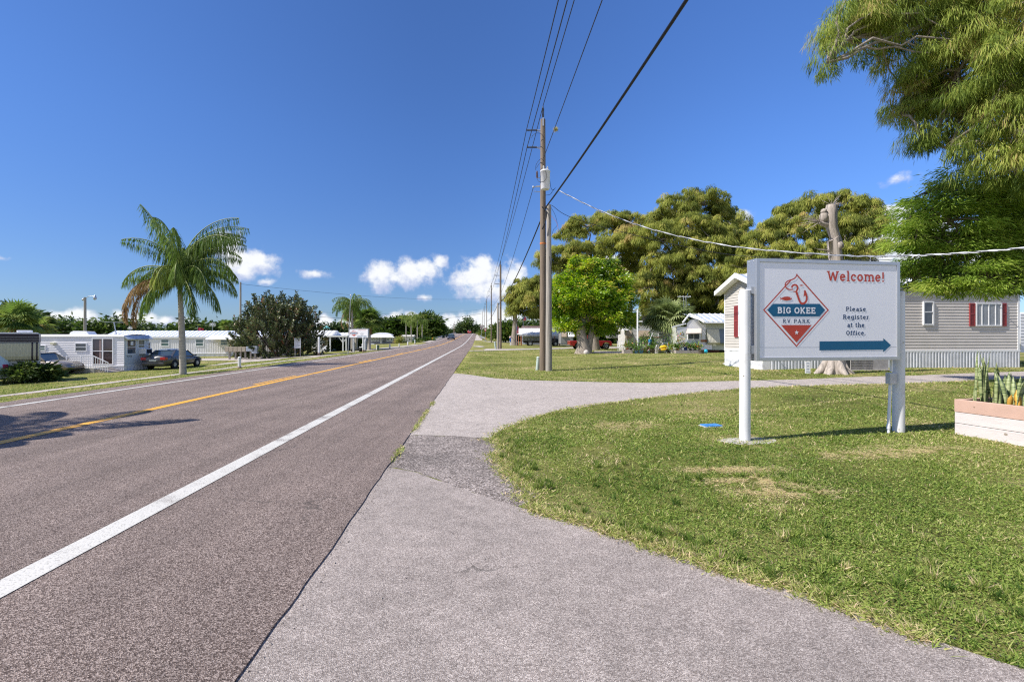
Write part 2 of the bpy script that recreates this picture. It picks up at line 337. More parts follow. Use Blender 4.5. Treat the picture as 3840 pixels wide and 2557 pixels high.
def asphalt(name, lo, mid, hi, patch, scale=110, bumpd=.006, dark=.5, tracks=False):
    m, N, L, b = nodes_of(name)
    tc = N.new('ShaderNodeTexCoord')
    def noise(s, d=4, r=.6, st=None):
        n = N.new('ShaderNodeTexNoise'); n.inputs['Scale'].default_value = s; n.inputs['Detail'].default_value = d; n.inputs['Roughness'].default_value = r
        if st:
            mp = N.new('ShaderNodeMapping'); mp.inputs['Scale'].default_value = st; mp.inputs['Rotation'].default_value = (0, 0, -math.atan(SL)); L.new(tc.outputs['Object'], mp.inputs[0]); L.new(mp.outputs[0], n.inputs[0])
        else: L.new(tc.outputs['Object'], n.inputs[0])
        return n.outputs[0]
    vo = N.new('ShaderNodeTexVoronoi'); vo.inputs['Scale'].default_value = scale; L.new(tc.outputs['Object'], vo.inputs[0])
    sp = N.new('ShaderNodeSeparateColor'); L.new(vo.outputs['Color'], sp.inputs[0])
    cr = N.new('ShaderNodeValToRGB'); L.new(sp.outputs[0], cr.inputs[0]); el = cr.color_ramp.elements; el.new(.5)
    for e, (p, c) in zip(el, [(.12, lo), (.5, mid), (.92, hi)]): e.position = p; e.color = tuple(c) + (1,)
    pr = N.new('ShaderNodeMapRange'); pr.inputs[1].default_value = .3; pr.inputs[2].default_value = .7; pr.inputs[3].default_value = 1 - patch; pr.inputs[4].default_value = 1 + patch
    L.new(noise(.8, 8, .65), pr.inputs[0])
    p2 = N.new('ShaderNodeMapRange'); p2.inputs[1].default_value = .3; p2.inputs[2].default_value = .7; p2.inputs[3].default_value = .8; p2.inputs[4].default_value = 1.18
    L.new(noise(2.2, 6, .6, (1.0, .03, 1)) if tracks else noise(7, 8, .7), p2.inputs[0])
    mm = N.new('ShaderNodeMath'); mm.operation = 'MULTIPLY'; L.new(pr.outputs[0], mm.inputs[0]); L.new(p2.outputs[0], mm.inputs[1])
    # pits between the stones
    pit = N.new('ShaderNodeMapRange'); pit.inputs[1].default_value = .38; pit.inputs[2].default_value = .5; pit.inputs[3].default_value = 1 - dark; pit.inputs[4].default_value = 1; L.new(noise(scale * .55, 3), pit.inputs[0])
    m2 = N.new('ShaderNodeMath'); m2.operation = 'MULTIPLY'; L.new(mm.outputs[0], m2.inputs[0]); L.new(pit.outputs[0], m2.inputs[1])
    vm = N.new('ShaderNodeVectorMath'); vm.operation = 'SCALE'; L.new(cr.outputs[0], vm.inputs[0]); L.new(m2.outputs[0], vm.inputs['Scale'])
    out = vm.outputs[0]
    if True:
        # hairline cracks
        v2 = N.new('ShaderNodeTexVoronoi'); v2.feature = 'DISTANCE_TO_EDGE'; v2.inputs['Scale'].default_value = .55
        ad = N.new('ShaderNodeVectorMath'); ad.operation = 'ADD'; no = N.new('ShaderNodeTexNoise'); no.inputs['Scale'].default_value = 3; no.inputs['Detail'].default_value = 6; L.new(tc.outputs['Object'], no.inputs[0])
        vs = N.new('ShaderNodeVectorMath'); vs.operation = 'SCALE'; vs.inputs['Scale'].default_value = .5; L.new(no.outputs['Color'], vs.inputs[0])
        L.new(tc.outputs['Object'], ad.inputs[0]); L.new(vs.outputs[0], ad.inputs[1]); L.new(ad.outputs[0], v2.inputs[0])
        ck = N.new('ShaderNodeMapRange'); ck.inputs[1].default_value = .002; ck.inputs[2].default_value = .006; ck.inputs[3].default_value = 1; ck.inputs[4].default_value = 0; L.new(v2.outputs['Distance'], ck.inputs[0])
        gt = N.new('ShaderNodeMapRange'); gt.inputs[1].default_value = .52; gt.inputs[2].default_value = .6; gt.inputs[4].default_value = .55; L.new(noise(.6, 2), gt.inputs[0])
        km = N.new('ShaderNodeMath'); km.operation = 'MULTIPLY'; L.new(ck.outputs[0], km.inputs[0]); L.new(gt.outputs[0], km.inputs[1])
        mx = N.new('ShaderNodeMix'); mx.data_type = 'RGBA'; L.new(km.outputs[0], mx.inputs[0]); L.new(out, mx.inputs[6]); mx.inputs[7].default_value = (.05,.045,.04,1); out = mx.outputs[2]
    L.new(out, b.inputs['Base Color']); b.inputs['Roughness'].default_value = .85; b.inputs['Specular IOR Level'].default_value = .25
    bp = N.new('ShaderNodeBump'); bp.inputs['Strength'].default_value = .8; bp.inputs['Distance'].default_value = bumpd
    L.new(vo.outputs['Distance'], bp.inputs['Height']); L.new(bp.outputs[0], b.inputs['Normal'])
    return m
lawn_m = ground_mat()
road_m = asphalt('brown aggregate asphalt', (.062,.043,.036), (.165,.122,.104), (.42,.34,.3), .16, scale=190, dark=.28, tracks=True)
drive_m = asphalt('pale driveway asphalt', (.27,.232,.208), (.42,.365,.33), (.58,.515,.47), .1, scale=150, dark=.35)
patch_m = asphalt('coarse worn asphalt patch', (.11,.09,.078), (.25,.21,.19), (.46,.4,.365), .4, scale=85, bumpd=.012, dark=.55)
apron_m = asphalt('grey roadside asphalt', (.2,.168,.15), (.315,.265,.24), (.5,.44,.4), .2, scale=190, dark=.25)
dirt_m = asphalt('pale crushed shell', (.32,.27,.23), (.42,.37,.33), (.55,.5,.46), .12, scale=60, dark=.2)
def paint_mat(name, col):
    m, N, L, b = nodes_of(name)
    tc = N.new('ShaderNodeTexCoord'); n = N.new('ShaderNodeTexNoise'); n.inputs['Scale'].default_value = 70; n.inputs['Detail'].default_value = 5; L.new(tc.outputs['Object'], n.inputs[0])
    r = N.new('ShaderNodeMapRange'); r.inputs[1].default_value = .34; r.inputs[2].default_value = .46; r.inputs[3].default_value = .55; L.new(n.outputs[0], r.inputs[0])
    v = N.new('ShaderNodeVectorMath'); v.operation = 'SCALE'; v.inputs[0].default_value = col; L.new(r.outputs[0], v.inputs['Scale']); L.new(v.outputs[0], b.inputs['Base Color'])
    b.inputs['Roughness'].default_value = .6
    n2 = N.new('ShaderNodeTexNoise'); n2.inputs['Scale'].default_value = 190; n2.inputs['Detail'].default_value = 3; L.new(tc.outputs['Object'], n2.inputs[0])
    n3 = N.new('ShaderNodeTexNoise'); n3.inputs['Scale'].default_value = 2.5; n3.inputs['Detail'].default_value = 5; L.new(tc.outputs['Object'], n3.inputs[0])
    ad = N.new('ShaderNodeMath'); ad.operation = 'ADD'; L.new(n2.outputs[0], ad.inputs[0]); L.new(n3.outputs[0], ad.inputs[1])
    wr = N.new('ShaderNodeMapRange'); wr.inputs[1].default_value = 1.13; wr.inputs[2].default_value = 1.2; L.new(ad.outputs[0], wr.inputs[0])
    wm = N.new('ShaderNodeMix'); wm.data_type = 'RGBA'; L.new(wr.outputs[0], wm.inputs[0]); L.new(v.outputs[0], wm.inputs[6]); wm.inputs[7].default_value = (.13,.105,.09,1); L.new(wm.outputs[2], b.inputs['Base Color'])
    bp = N.new('ShaderNodeBump'); bp.inputs['Strength'].default_value = .5; bp.inputs['Distance'].default_value = .004; L.new(n.outputs[0], bp.inputs['Height']); L.new(bp.outputs[0], b.inputs['Normal'])
    return m
line_white = paint_mat('white road paint', (.54,.52,.475)); line_yellow = paint_mat('yellow road paint', (.72,.36,.03))

def grid_mesh(name, rs, ss, zfun, m, kind='structure', jag=None):
    RR, SS = np.meshgrid(np.array(rs, float), np.array(ss, float)); X = RR - SL * SS
    if jag is not None: X = X + jag(RR, SS)
    Z = zfun(RR, SS); v = np.stack([X, SS, Z], -1).reshape(-1, 3)
    nr, ns = len(rs), len(ss); i = (np.arange(ns - 1)[:, None] * nr + np.arange(nr - 1)[None]).ravel()
    f = np.stack([i, i + 1, i + nr + 1, i + nr], -1)
    me = bpy.data.meshes.new(name); me.vertices.add(len(v)); me.vertices.foreach_set("co", v.astype(np.float32).ravel())
    me.loops.add(f.size); me.loops.foreach_set("vertex_index", f.astype(np.int32).ravel()); me.polygons.add(len(f))
    me.polygons.foreach_set("loop_start", np.arange(0, f.size, 4, dtype=np.int32)); me.polygons.foreach_set("use_smooth", np.ones(len(f), bool))
    me.update(calc_edges=True); me.validate(); me.materials.append(m)
    o = bpy.data.objects.new(name, me); COL.objects.link(o); tag(o, kind=kind); return o
rs = sorted(set([-900,-500,-300,-200,-150,-110,-80,-60,-50,-42,-36,-32,-29,-27,-26.1] + list(np.arange(-26,-11,.75)) + [-10.95,-10.9] + [-8.7,-6.5,-3.7,-1.06,-1.03] + list(np.arange(-.6,24,.8)) + [26,29,33,38,45,55,70,90,120,160,220,300,500,900]))
ss = list(np.arange(-30, 60, 1.0)) + list(np.arange(60, 440, 5)) + [460,500,560,650,800,1000,1400,2000,3200]
grid_mesh('ground', rs, ss, gz_rs, lawn_m)
rss = list(np.arange(-30, 40, .12)) + list(np.arange(40, 420, 2.5))
jn = rng.normal(0, 1, 4000)
def road_jag(r, s):
    k = (np.abs(s) * 4).astype(int) % 3900
    j = (np.interp(s * 4, np.arange(-300, 3600), np.convolve(jn, np.ones(5) / 5, 'same')[:3900])) * .016 + jn[k] * .005
    return np.where(np.abs(r + 1.047) < .01, np.maximum(j, -.006), np.where(np.abs(r + 10.8) < .01, j * 2, 0))
grid_mesh('road', [-10.8,-10,-8.3,-6.5,-4.5,-2.6,-1.3,-1.05,-1.045], rss, lambda r, s: roadz(r, s) + .042 - .05 * (r > -1.048) * (s < 40), road_m, jag=road_jag).data.polygons.foreach_set('use_smooth', np.zeros(8 * (len(rss) - 1), bool))
def stripe(name, r0, w, s0, s1, m):
    s_ = list(np.arange(s0, min(s1, 60), .5)) + list(np.arange(max(s0, 60), s1, 3)) + [s1] if s1 > 60 else list(np.arange(s0, s1, .5)) + [s1]
    return grid_mesh(name, [r0 - w / 2, r0 + w / 2], s_, lambda r, s: roadz(r, s) + .047, m)
stripe('road_edge_line', -2.8, .2, -10, 400, line_white)
stripe('road_edge_line', -9.98, .17, -10, 400, line_white)
stripe('road_centre_line', -6.58, .2, -10, 400, line_yellow)
for k in range(14):
    s0 = 14.0 + 12.2 * k; stripe('road_passing_dash', -6.86, .13, s0, s0 + 3.2, line_yellow)

# ---- paved and dirt sheets outlined on the ground
POLYS = []
def densify(poly, step, jag):
    out = []
    for i, a in enumerate(poly):
        b = poly[(i + 1) % len(poly)]; a, b = Vector(a), Vector(b); n = max(1, int((b - a).length / step)); nrm = (b - a).normalized(); nrm = Vector((-nrm.y, nrm.x))
        for k in range(n):
            p = a.lerp(b, k / n); out.append(p + nrm * random.uniform(-jag, jag) * min(1, p.y * .1 + .35))
    return out
def sheet(name, poly, m, dz, step=.25, jag=.02, grid=.5, excl=True, zf=None):
    P = densify(poly, step, jag)
    if excl: POLYS.append(np.array([(p.x, p.y) for p in P]))
    xs = [p.x for p in P]; ys = [p.y for p in P]; n = len(P)
    pts = list(P); gx = np.arange(min(xs), max(xs), grid); gy = np.arange(min(ys), max(ys), grid)
    if len(gx) * len(gy) < 40000:
        G = np.array([(x, y) for x in gx for y in gy])
        if len(G):
            ins = inside(G, np.array([(p.x, p.y) for p in P])); pts += [Vector(g) for g in G[ins]]
    v, e, f, *_ = geometry.delaunay_2d_cdt(pts, [], [list(range(n))], 1, 1e-5)
    mb = MB(); mb.add([(p.x, p.y, (zf or gzf)(p.x, p.y) + dz) for p in v], [tuple(q) for q in f], True)
    o = mb.build(name, m); tag(o, kind='structure')
    for p in o.data.polygons[:1]:
        if p.normal.z < 0: o.data.flip_normals()
    return o
def inside(P, poly):
    x, y = P[:, 0], P[:, 1]; r = np.zeros(len(P), bool); n = len(poly)
    for i in range(n):
        x0, y0 = poly[i]; x1, y1 = poly[i - 1]
        if y0 == y1: continue
        c = ((y0 > y) != (y1 > y)) & (x < (x1 - x0) * (y - y0) / (y1 - y0) + x0); r ^= c
    return r
def H2(*pts): return [tuple(hit(x, y).xy) for x, y in pts]
def redge(ys, r=-1.075): return [(r - SL * y, y) for y in ys]
def ysight(py): return EYE * F / (py - HY)
top = H2((1712,1400),(1760,1405),(1860,1419),(1957,1425),(2100,1429),(2446,1436),(2640,1431),(2997,1423),(3440,1408),(3652,1399),(4100,1384))
low = H2((4100,1416),(3652,1430),(3440,1439),(2997,1449),(2800,1458),(2640,1471),(2400,1497),(2250,1516),(2087,1541),(1980,1573),(1900,1602),(1843,1631),(1839,1646),(1700,1634),(1560,1631))
yA, yB, yC = ysight(1399), ysight(1632), ysight(1752)
def zclamp(x, y): return gzf(max(x, -1.02 - SL * y), y)
sheet('driveway', top + low + redge([yB, yB + 2, yB + 5, yA - 2, yA]), drive_m, .004, zf=zclamp)
pat = H2((1560,1631),(1700,1634),(1839,1646),(1870,1665),(1895,1690),(1850,1705),(1880,1740),(1930,1790),(2034,1847),(1990,1880),(1939,1901),(1773,1847),(1566,1773),(1480,1755))
sheet('asphalt_patch', pat + redge([yC, (yB + yC) / 2, yB]), patch_m, .001, step=.12, jag=.03, grid=.2, zf=zclamp)
apr = H2((1480,1755),(1566,1773),(1773,1847),(1939,1901),(1990,1910),(2201,1965),(2446,2046),(2600,2100),(2772,2160),(2950,2200),(3098,2250),(3300,2325),(3500,2395),(3840,2511),(4500,2750))
sheet('roadside_pavement', apr + [(4.2, -1), (4.6, -12), (-.2, -12)] + redge([-6, -2, 0, 1.0, 2, 3, yC]), apron_m, .004, step=.12, grid=.4, zf=zclamp)
# concrete strips crossing the verge farther on, and the dirt on the left
sheet('driveway_strip', H2((1760,1309),(1900,1309),(2060,1306),(2140,1303),(2330,1301),(2330,1306),(2140,1307),(2060,1310),(1900,1314),(1760,1317)), dirt_m, .02, step=2, jag=.05, grid=3)
sheet('driveway_strip', H2((1773,1279),(1870,1281),(1990,1283),(1990,1285),(1870,1284.5),(1775,1283.5)), dirt_m, .02, step=3, jag=.1, grid=5)
sheet('driveway_strip', H2((1770,1296),(1800,1297),(1822,1300),(1800,1302.5),(1768,1301)), dirt_m, .02, step=1, jag=.1, grid=2)
def rsx(r, s): return (r - SL * s, s)
sheet('footpath', [rsx(-15.4, s) for s in np.arange(2, 62, 4)] + [rsx(-14.6, 62), rsx(-13.0, 66), rsx(-11, 70), rsx(-11, 78), rsx(-14, 72)] + [rsx(-16.4, s) for s in np.arange(64, 1, -4)], dirt_m, .012, step=1.0, jag=.12, grid=1.0)
sheet('gravel_lot', H2((742,1344),(900,1342),(980,1338),(1200,1333),(1236,1330),(1180,1337),(1090,1341),(960,1347),(915,1353),(860,1352),(742,1353)), dirt_m, .016, step=.8, jag=.15, grid=1.5)
sheet('gravel_lot', H2((925,1352),(985,1346),(1090,1341),(1010,1352),(925,1358),(820,1369),(770,1373),(820,1365)), dirt_m, .016, step=.8, jag=.15, grid=1.5)
sheet('footpath', H2((1385,1313),(1440,1308),(1500,1301),(1560,1295),(1600,1291),(1560,1292),(1500,1298),(1440,1304),(1385,1311)), dirt_m, .02, step=2, jag=.1, grid=3)
sheet('gravel_lot', H2((2218,1325),(2330,1325),(2340,1318),(2230,1317)), dirt_m, .02, step=1, jag=.1, grid=2)
for s0, s1, r0, r1 in ((100, 320, -11.0, -12.4), (118, 320, -1.0, .9)):
    S = np.arange(s0, s1, 6.0)
    grid_mesh('road_shoulder', sorted([r0, r1]), list(S), lambda r, s: zroad(s) - .0 + .012 * (r > -6) , dirt_m)

# ------------------------------------------------------------------ leaf clouds (numpy)
class Leaves:
    def __init__(s): s.P = []; s.D = []; s.Wd = []; s.V = []
    def add(s, P, D, Wd, V):
        s.P.append(np.asarray(P, float)); s.D.append(np.asarray(D, float)); s.Wd.append(np.asarray(Wd, float)); s.V.append(np.asarray(V, float))
    def build(s, name, m, parent=None, shape=.45, label=None, droop=0.0):
        P, D, Wd, V = map(np.concatenate, (s.P, s.D, s.Wd, s.V)); n = len(P)
        mid = P + D * shape; tip = P + D; tip[:, 2] -= droop * np.linalg.norm(D, axis=1)
        co = np.empty((n, 4, 3)); co[:, 0] = P; co[:, 1] = mid + Wd / 2; co[:, 2] = tip; co[:, 3] = mid - Wd / 2
        me = bpy.data.meshes.new(name); me.vertices.add(4 * n); me.vertices.foreach_set("co", co.astype(np.float32).ravel())
        me.loops.add(4 * n); me.loops.foreach_set("vertex_index", np.arange(4 * n, dtype=np.int32)); me.polygons.add(n)
        me.polygons.foreach_set("loop_start", np.arange(0, 4 * n, 4, dtype=np.int32)); me.update(calc_edges=True)
        at = me.attributes.new('v', 'FLOAT', 'POINT'); at.data.foreach_set('value', np.repeat(np.clip(V, 0, 1), 4).astype(np.float32))
        me.materials.append(m); o = bpy.data.objects.new(name, me); COL.objects.link(o); o.parent = parent
        if label: o["label"] = label
        return o
def unit(a): return a / np.maximum(1e-9, np.linalg.norm(a, axis=-1, keepdims=True))
def perp(D):
    q = rng.normal(size=D.shape); return unit(np.cross(D, q))

# ---- grass blades
grass_m = leafmat('grass blades', [(0,(.05,.1,.018)),(.28,(.135,.215,.036)),(.5,(.27,.34,.07)),(.72,(.46,.44,.18)),(1,(.68,.52,.34))], trans=.3, rough=.6, spec=.2)
def vnoise(x, y, sc_, seed):
    g = np.random.default_rng(seed).random((64, 64)); u, v = x * sc_ % 63, y * sc_ % 63; i, j = u.astype(int), v.astype(int); a, b = u - i, v - j
    a = a * a * (3 - 2 * a); b = b * b * (3 - 2 * b)
    return g[i, j] * (1 - a) * (1 - b) + g[i + 1, j] * a * (1 - b) + g[i, j + 1] * (1 - a) * b + g[i + 1, j + 1] * a * b
def bare(X, Y):
    b = np.zeros(len(X), bool)
    for p in POLYS: b |= inside(np.stack([X, Y], -1), p)
    r = X + SL * Y
    return b | ((r > -10.85) & (r < -1.0))
G = Leaves()
DRY = [(hit(a, b).x, hit(a, b).y, ra, rb) for a, b, ra, rb in ((2960,1850,.36,.11),(2840,1810,.34,.1),(2740,1765,.4,.09),(3230,1710,.55,.13),(3440,1690,.5,.16),(2330,1600,.5,.3),(2650,1345,3.0,1.2),(2200,1350,2.4,1.0))]
def blades(n, ymin, ymax, amin, amax, hscale=1.0, wscale=1.0, power=1.0, keep=None):
    Y = np.exp(rng.uniform(math.log(ymin), math.log(ymax), n)) if power == 1 else rng.uniform(ymin, ymax, n)
    t = rng.uniform(amin, amax, n); X = t * Y
    # most blades stand together in tufts scattered at random
    nt_ = n // 14; Yc = np.exp(rng.uniform(math.log(ymin), math.log(ymax), nt_)); Xc = rng.uniform(amin, amax, nt_) * Yc; hc = rng.random(nt_)
    ti = rng.integers(0, nt_, n); use = rng.random(n) < .5; rad = (.018 + .006 * Yc[ti]) * (.6 + hc[ti])
    X = np.where(use, Xc[ti] + rng.normal(0, 1, n) * rad, X); Y = np.where(use, Yc[ti] + rng.normal(0, 1, n) * rad, Y); h = np.where(use, hc[ti], rng.random(n) * .5)
    ok = ~bare(X, Y)
    for (qx, qy, qa, qb) in DRY: ok &= (((X - qx) / qa) ** 2 + ((Y - qy) / qb) ** 2 + rng.normal(0, .45, n) + 1.6 * (vnoise(X + 60, Y + 70, 6.3, 77) - .5) > 1) | (rng.random(n) < .35)
    if keep is not None: ok &= keep(X, Y)
    X, Y, h = X[ok], Y[ok], h[ok]; n = len(X)
    pn = vnoise(X + 200, Y + 200, .9, 3); p2 = vnoise(X + 200, Y + 200, 3.1, 5); p3 = vnoise(X + 200, Y + 200, .33, 9)
    thin = rng.random(n) < np.clip(1.4 - 2.2 * np.maximum(0, pn - .55) - .9 * (p2 > .75), .12, 1); X, Y, h, pn, p2, p3 = X[thin], Y[thin], h[thin], pn[thin], p2[thin], p3[thin]; n = len(X)
    H = (.015 + .042 * rng.random(n) ** 2) * (.5 + 1.0 * p2) * hscale * (1 + .5 * (h > .8)) * (1 + .012 * Y)
    az = rng.uniform(0, 2 * math.pi, n); lean = rng.uniform(.3, 2.4, n)
    D = np.stack([np.cos(az) * lean, np.sin(az) * lean, np.ones(n)], -1); D = unit(D) * H[:, None]
    Wd = perp(D); Wd[:, 2] *= .3; Wd = unit(Wd) * ((.0035 + .0011 * Y) * wscale * rng.uniform(.7, 1.4, n))[:, None]
    p4 = vnoise(X + 150, Y + 250, 1.7, 21); V = .02 + .28 * p3 + .2 * h + .3 * pn ** 2 + .22 * p4 + rng.normal(0, .16, n) + .35 * (rng.random(n) < .07 + .25 * (pn > .78))
    G.add(np.stack([X, Y, gz(X, Y) - .004], -1), D, Wd, V)
blades(330000, 1.7, 9, .0, 1.35)
blades(150000, 6, 22, -.2, 1.5, 1.0, 1.1)
blades(70000, 15, 60, -.12, .8, 1.0, 1.2)
blades(90000, 10, 55, -1.25, -.3, 1.1, 1.2)
# taller ragged fringe along the paved edges
def fringe(poly, n, w, y0=1.2, y1=16):
    p = np.array(poly); i = rng.integers(0, len(p) - 1, n * 4); t = rng.random(n * 4)[:, None]; q = p[i] * (1 - t) + p[i + 1] * t
    q = q + rng.normal(0, w, q.shape); ok = (q[:, 1] > y0) & (q[:, 1] < y1); q = q[ok][:n]
    X, Y = q[:, 0], q[:, 1]; k = ~((X + SL * Y > -10.8) & (X + SL * Y < -1.0)); X, Y = X[k], Y[k]; n = len(X)
    H = (.03 + .06 * rng.random(n) ** 2) * (1 + .01 * Y); az = rng.uniform(0, 6.283, n); lean = rng.uniform(.5, 2.2, n)
    D = unit(np.stack([np.cos(az) * lean, np.sin(az) * lean, np.ones(n)], -1)) * H[:, None]
    Wd = unit(perp(D)) * ((.004 + .001 * Y) * rng.uniform(.7, 1.3, n))[:, None]
    G.add(np.stack([X, Y, gz(X, Y)], -1), D, Wd, .45 + .25 * rng.random(n) + .3 * (rng.random(n) < .35))
fringe(densify(H2((1990,1910),(2201,1965),(2446,2046),(2600,2100),(2772,2160),(2950,2200),(3098,2250),(3300,2325),(3500,2395),(3840,2511)), .1, .05)[:-30], 9000, .045)
fringe(densify(low[:12], .2, .05)[:-40], 7000, .06)
fringe(densify(pat[2:10], .1, .05)[:-14], 3500, .07)
# coarser bunches of grass along the pavement and scattered brown thatch
tp_ = np.concatenate([np.array(densify(H2((2100,1915),(2350,1975),(2600,2070),(2850,2150),(3100,2225),(3350,2310),(3600,2400),(3840,2480)), .11, .12)[:-30]), np.stack([rng.uniform(.6, 3.2, 130), rng.uniform(2.2, 5.5, 130)], -1), np.array(densify(H2((1900,1620),(1900,1690),(1930,1760),(2050,1850)), .1, .05)[:-8])])
tp_ = tp_ + rng.normal(0, .06, tp_.shape); tp_ = tp_[~bare(tp_[:, 0], tp_[:, 1])]
for x_, y_ in tp_:
    n = int(rng.integers(30, 100)); az = rng.uniform(0, 6.283, n); le = rng.uniform(.1, .85, n); H = rng.uniform(.045, .12, n) * rng.uniform(.6, 1.25)
    D = unit(np.stack([np.cos(az) * le, np.sin(az) * le, np.ones(n)], -1)) * H[:, None]; X = x_ + rng.normal(0, .016, n); Y = y_ + rng.normal(0, .016, n)
    G.add(np.stack([X, Y, gz(X, Y) - .004], -1), D, unit(perp(D)) * rng.uniform(.004, .0065, n)[:, None], rng.normal(.36, .14) + rng.normal(0, .14, n) + .4 * (rng.random(n) < .15))
n = 34000; X = rng.normal(0, 1, n); Y = rng.normal(0, 1, n); pc_ = [hit(2900, 1840), hit(2700, 1780), hit(3150, 1700), hit(3420, 2150), hit(2500, 1960), hit(3300, 2060)]; pc_ = np.array(DRY); ci = rng.integers(0, len(DRY), n); X = X * .75 * pc_[ci, 2] + pc_[ci, 0]; Y = Y * .75 * pc_[ci, 3] + pc_[ci, 1]
k = ~bare(X, Y) & (vnoise(X + 60, Y + 70, 6.3, 77) < .62); X, Y = X[k], Y[k]; n = len(X); az = rng.uniform(0, 6.283, n); D = np.stack([np.cos(az), np.sin(az), rng.uniform(0, .5, n)], -1) * rng.uniform(.015, .05, n)[:, None]
G.add(np.stack([X, Y, gz(X, Y) + rng.uniform(.004, .02, n)], -1), D, unit(perp(D)) * .004, rng.uniform(.72, 1, n))
# little round leaved ground cover between the blades
n = 60000; Y = np.exp(rng.uniform(math.log(2.2), math.log(11), n)); X = rng.uniform(.35, 1.3, n) * Y; k = ~bare(X, Y) & (rng.random(n) < np.clip(vnoise(X + 90, Y + 40, 1.3, 33) * 1.6 - .3, 0, 1)); X, Y = X[k], Y[k]; n = len(X)
az = rng.uniform(0, 6.283, n); D = np.stack([np.cos(az), np.sin(az), rng.uniform(-.1, .5, n)], -1) * rng.uniform(.009, .02, n)[:, None] * (1 + .05 * Y)[:, None]; Wd = np.stack([-np.sin(az), np.cos(az), rng.normal(0, .3, n)], -1) * (.009 * (1 + .05 * Y))[:, None]
G.add(np.stack([X, Y, gz(X, Y) + rng.uniform(.01, .03, n)], -1), D, Wd, rng.normal(.42, .12, n))
G.build('grass', grass_m, shape=.35, droop=.15); tag(bpy.data.objects['grass'], kind='stuff', label='short mown green lawn grass with straw coloured patches', cat='grass')

# weeds rooting in the seam between road and driveway
Lw = Leaves(); wy = np.concatenate([rng.normal(c, .18, 160) for c in (7.6, 8.3, 9.0, 5.9, 10.2)]); wx = -1.03 - SL * wy + rng.normal(0, .02, len(wy))
D = unit(np.stack([rng.normal(0, 1, len(wy)), rng.normal(0, 1, len(wy)), np.full(len(wy), .7)], -1)) * rng.uniform(.02, .06, len(wy))[:, None]
Lw.add(np.stack([wx, wy, np.full(len(wy), .005)], -1), D, unit(perp(D)) * .012, rng.uniform(.4, .9, len(wy)))
o = Lw.build('weeds', grass_m); tag(o, kind='stuff', label='yellow green weeds growing in the seam beside the road', cat='weeds')

# crumbs of stone and dry leaf bits strewn along the pavement edges and the seam
st = MB(); sp_ = []
for a_ in densify(H2((1566,1773),(1773,1847),(1939,1901),(2201,1965),(2446,2046),(2772,2160),(3098,2250),(3500,2395),(3840,2511)), .05, .03)[:-60]: sp_.append((a_.x + random.gauss(0, .05), a_.y + random.gauss(0, .05)))
for i in range(170): y_ = random.uniform(1.3, 9); sp_.append((-1.03 - SL * y_ + abs(random.gauss(0, .05)), y_))
for i in range(120): p_ = hit(random.uniform(1850, 2050), random.uniform(1660, 1900)); sp_.append((p_.x, p_.y))
for i in range(60): y_ = random.uniform(1.6, 9); sp_.append((random.uniform(-.8, 1.2) , y_))
for (x_, y_) in sp_:
    if x_ + SL * y_ < -1.04: continue
    r_ = random.uniform(.003, .009); z_ = gzf(x_, y_) + .006; a_ = random.uniform(0, 6.28); v_ = [(x_ + r_ * math.cos(a_ + k * 2.1) * random.uniform(.7, 1.3), y_ + r_ * math.sin(a_ + k * 2.1) * random.uniform(.7, 1.3), z_) for k in range(3)] + [(x_, y_, z_ + r_ * .9)]
    st.add(v_, [(0,1,3),(1,2,3),(2,0,3)])
o = st.build('gravel_crumbs', mat('loose stone crumbs', (.27,.23,.2), .9, var=.75, scale=90)); tag(o, kind='stuff', label='loose stone crumbs strewn along the pavement edges', cat='gravel')
# ------------------------------------------------------------------ frames: local coordinates of a building front, measured sight lines
class Frame:
    """origin o, x axis turned by rot; front plane is local y = 0"""
    def __init__(s, x, y, rot=0.0, z=None):
        s.o = Vector((x, y, gzf(x, y) if z is None else z)); s.rot = rot
        s.M = Matrix.Translation(s.o) @ Matrix.Rotation(rot, 4, 'Z'); s.I = s.M.inverted()
    def ray(s, px, py):
        o = s.I @ Vector((0, 0, EYE)); d = (s.I.to_3x3() @ Vector(((px - CX) / F, 1, (HY - py) / F))); return o, d
    def f(s, px, py, y=0.0):
        o, d = s.ray(px, py); t = (y - o.y) / d.y; p = o + d * t; return p.x, p.z
    def sx(s, px, py, x=0.0):
        o, d = s.ray(px, py); t = (x - o.x) / d.x; p = o + d * t; return p.y, p.z
    def rect(s, x0, y0, x1, y1, y=0.0):
        a = s.f(x0, y0, y); b = s.f(x1, y1, y); return min(a[0], b[0]), max(a[0], b[0]), min(a[1], b[1]), max(a[1], b[1])
    def thing(s, name, label, cat, group=None): return thing(name, label, cat, s.o, s.rot, group)

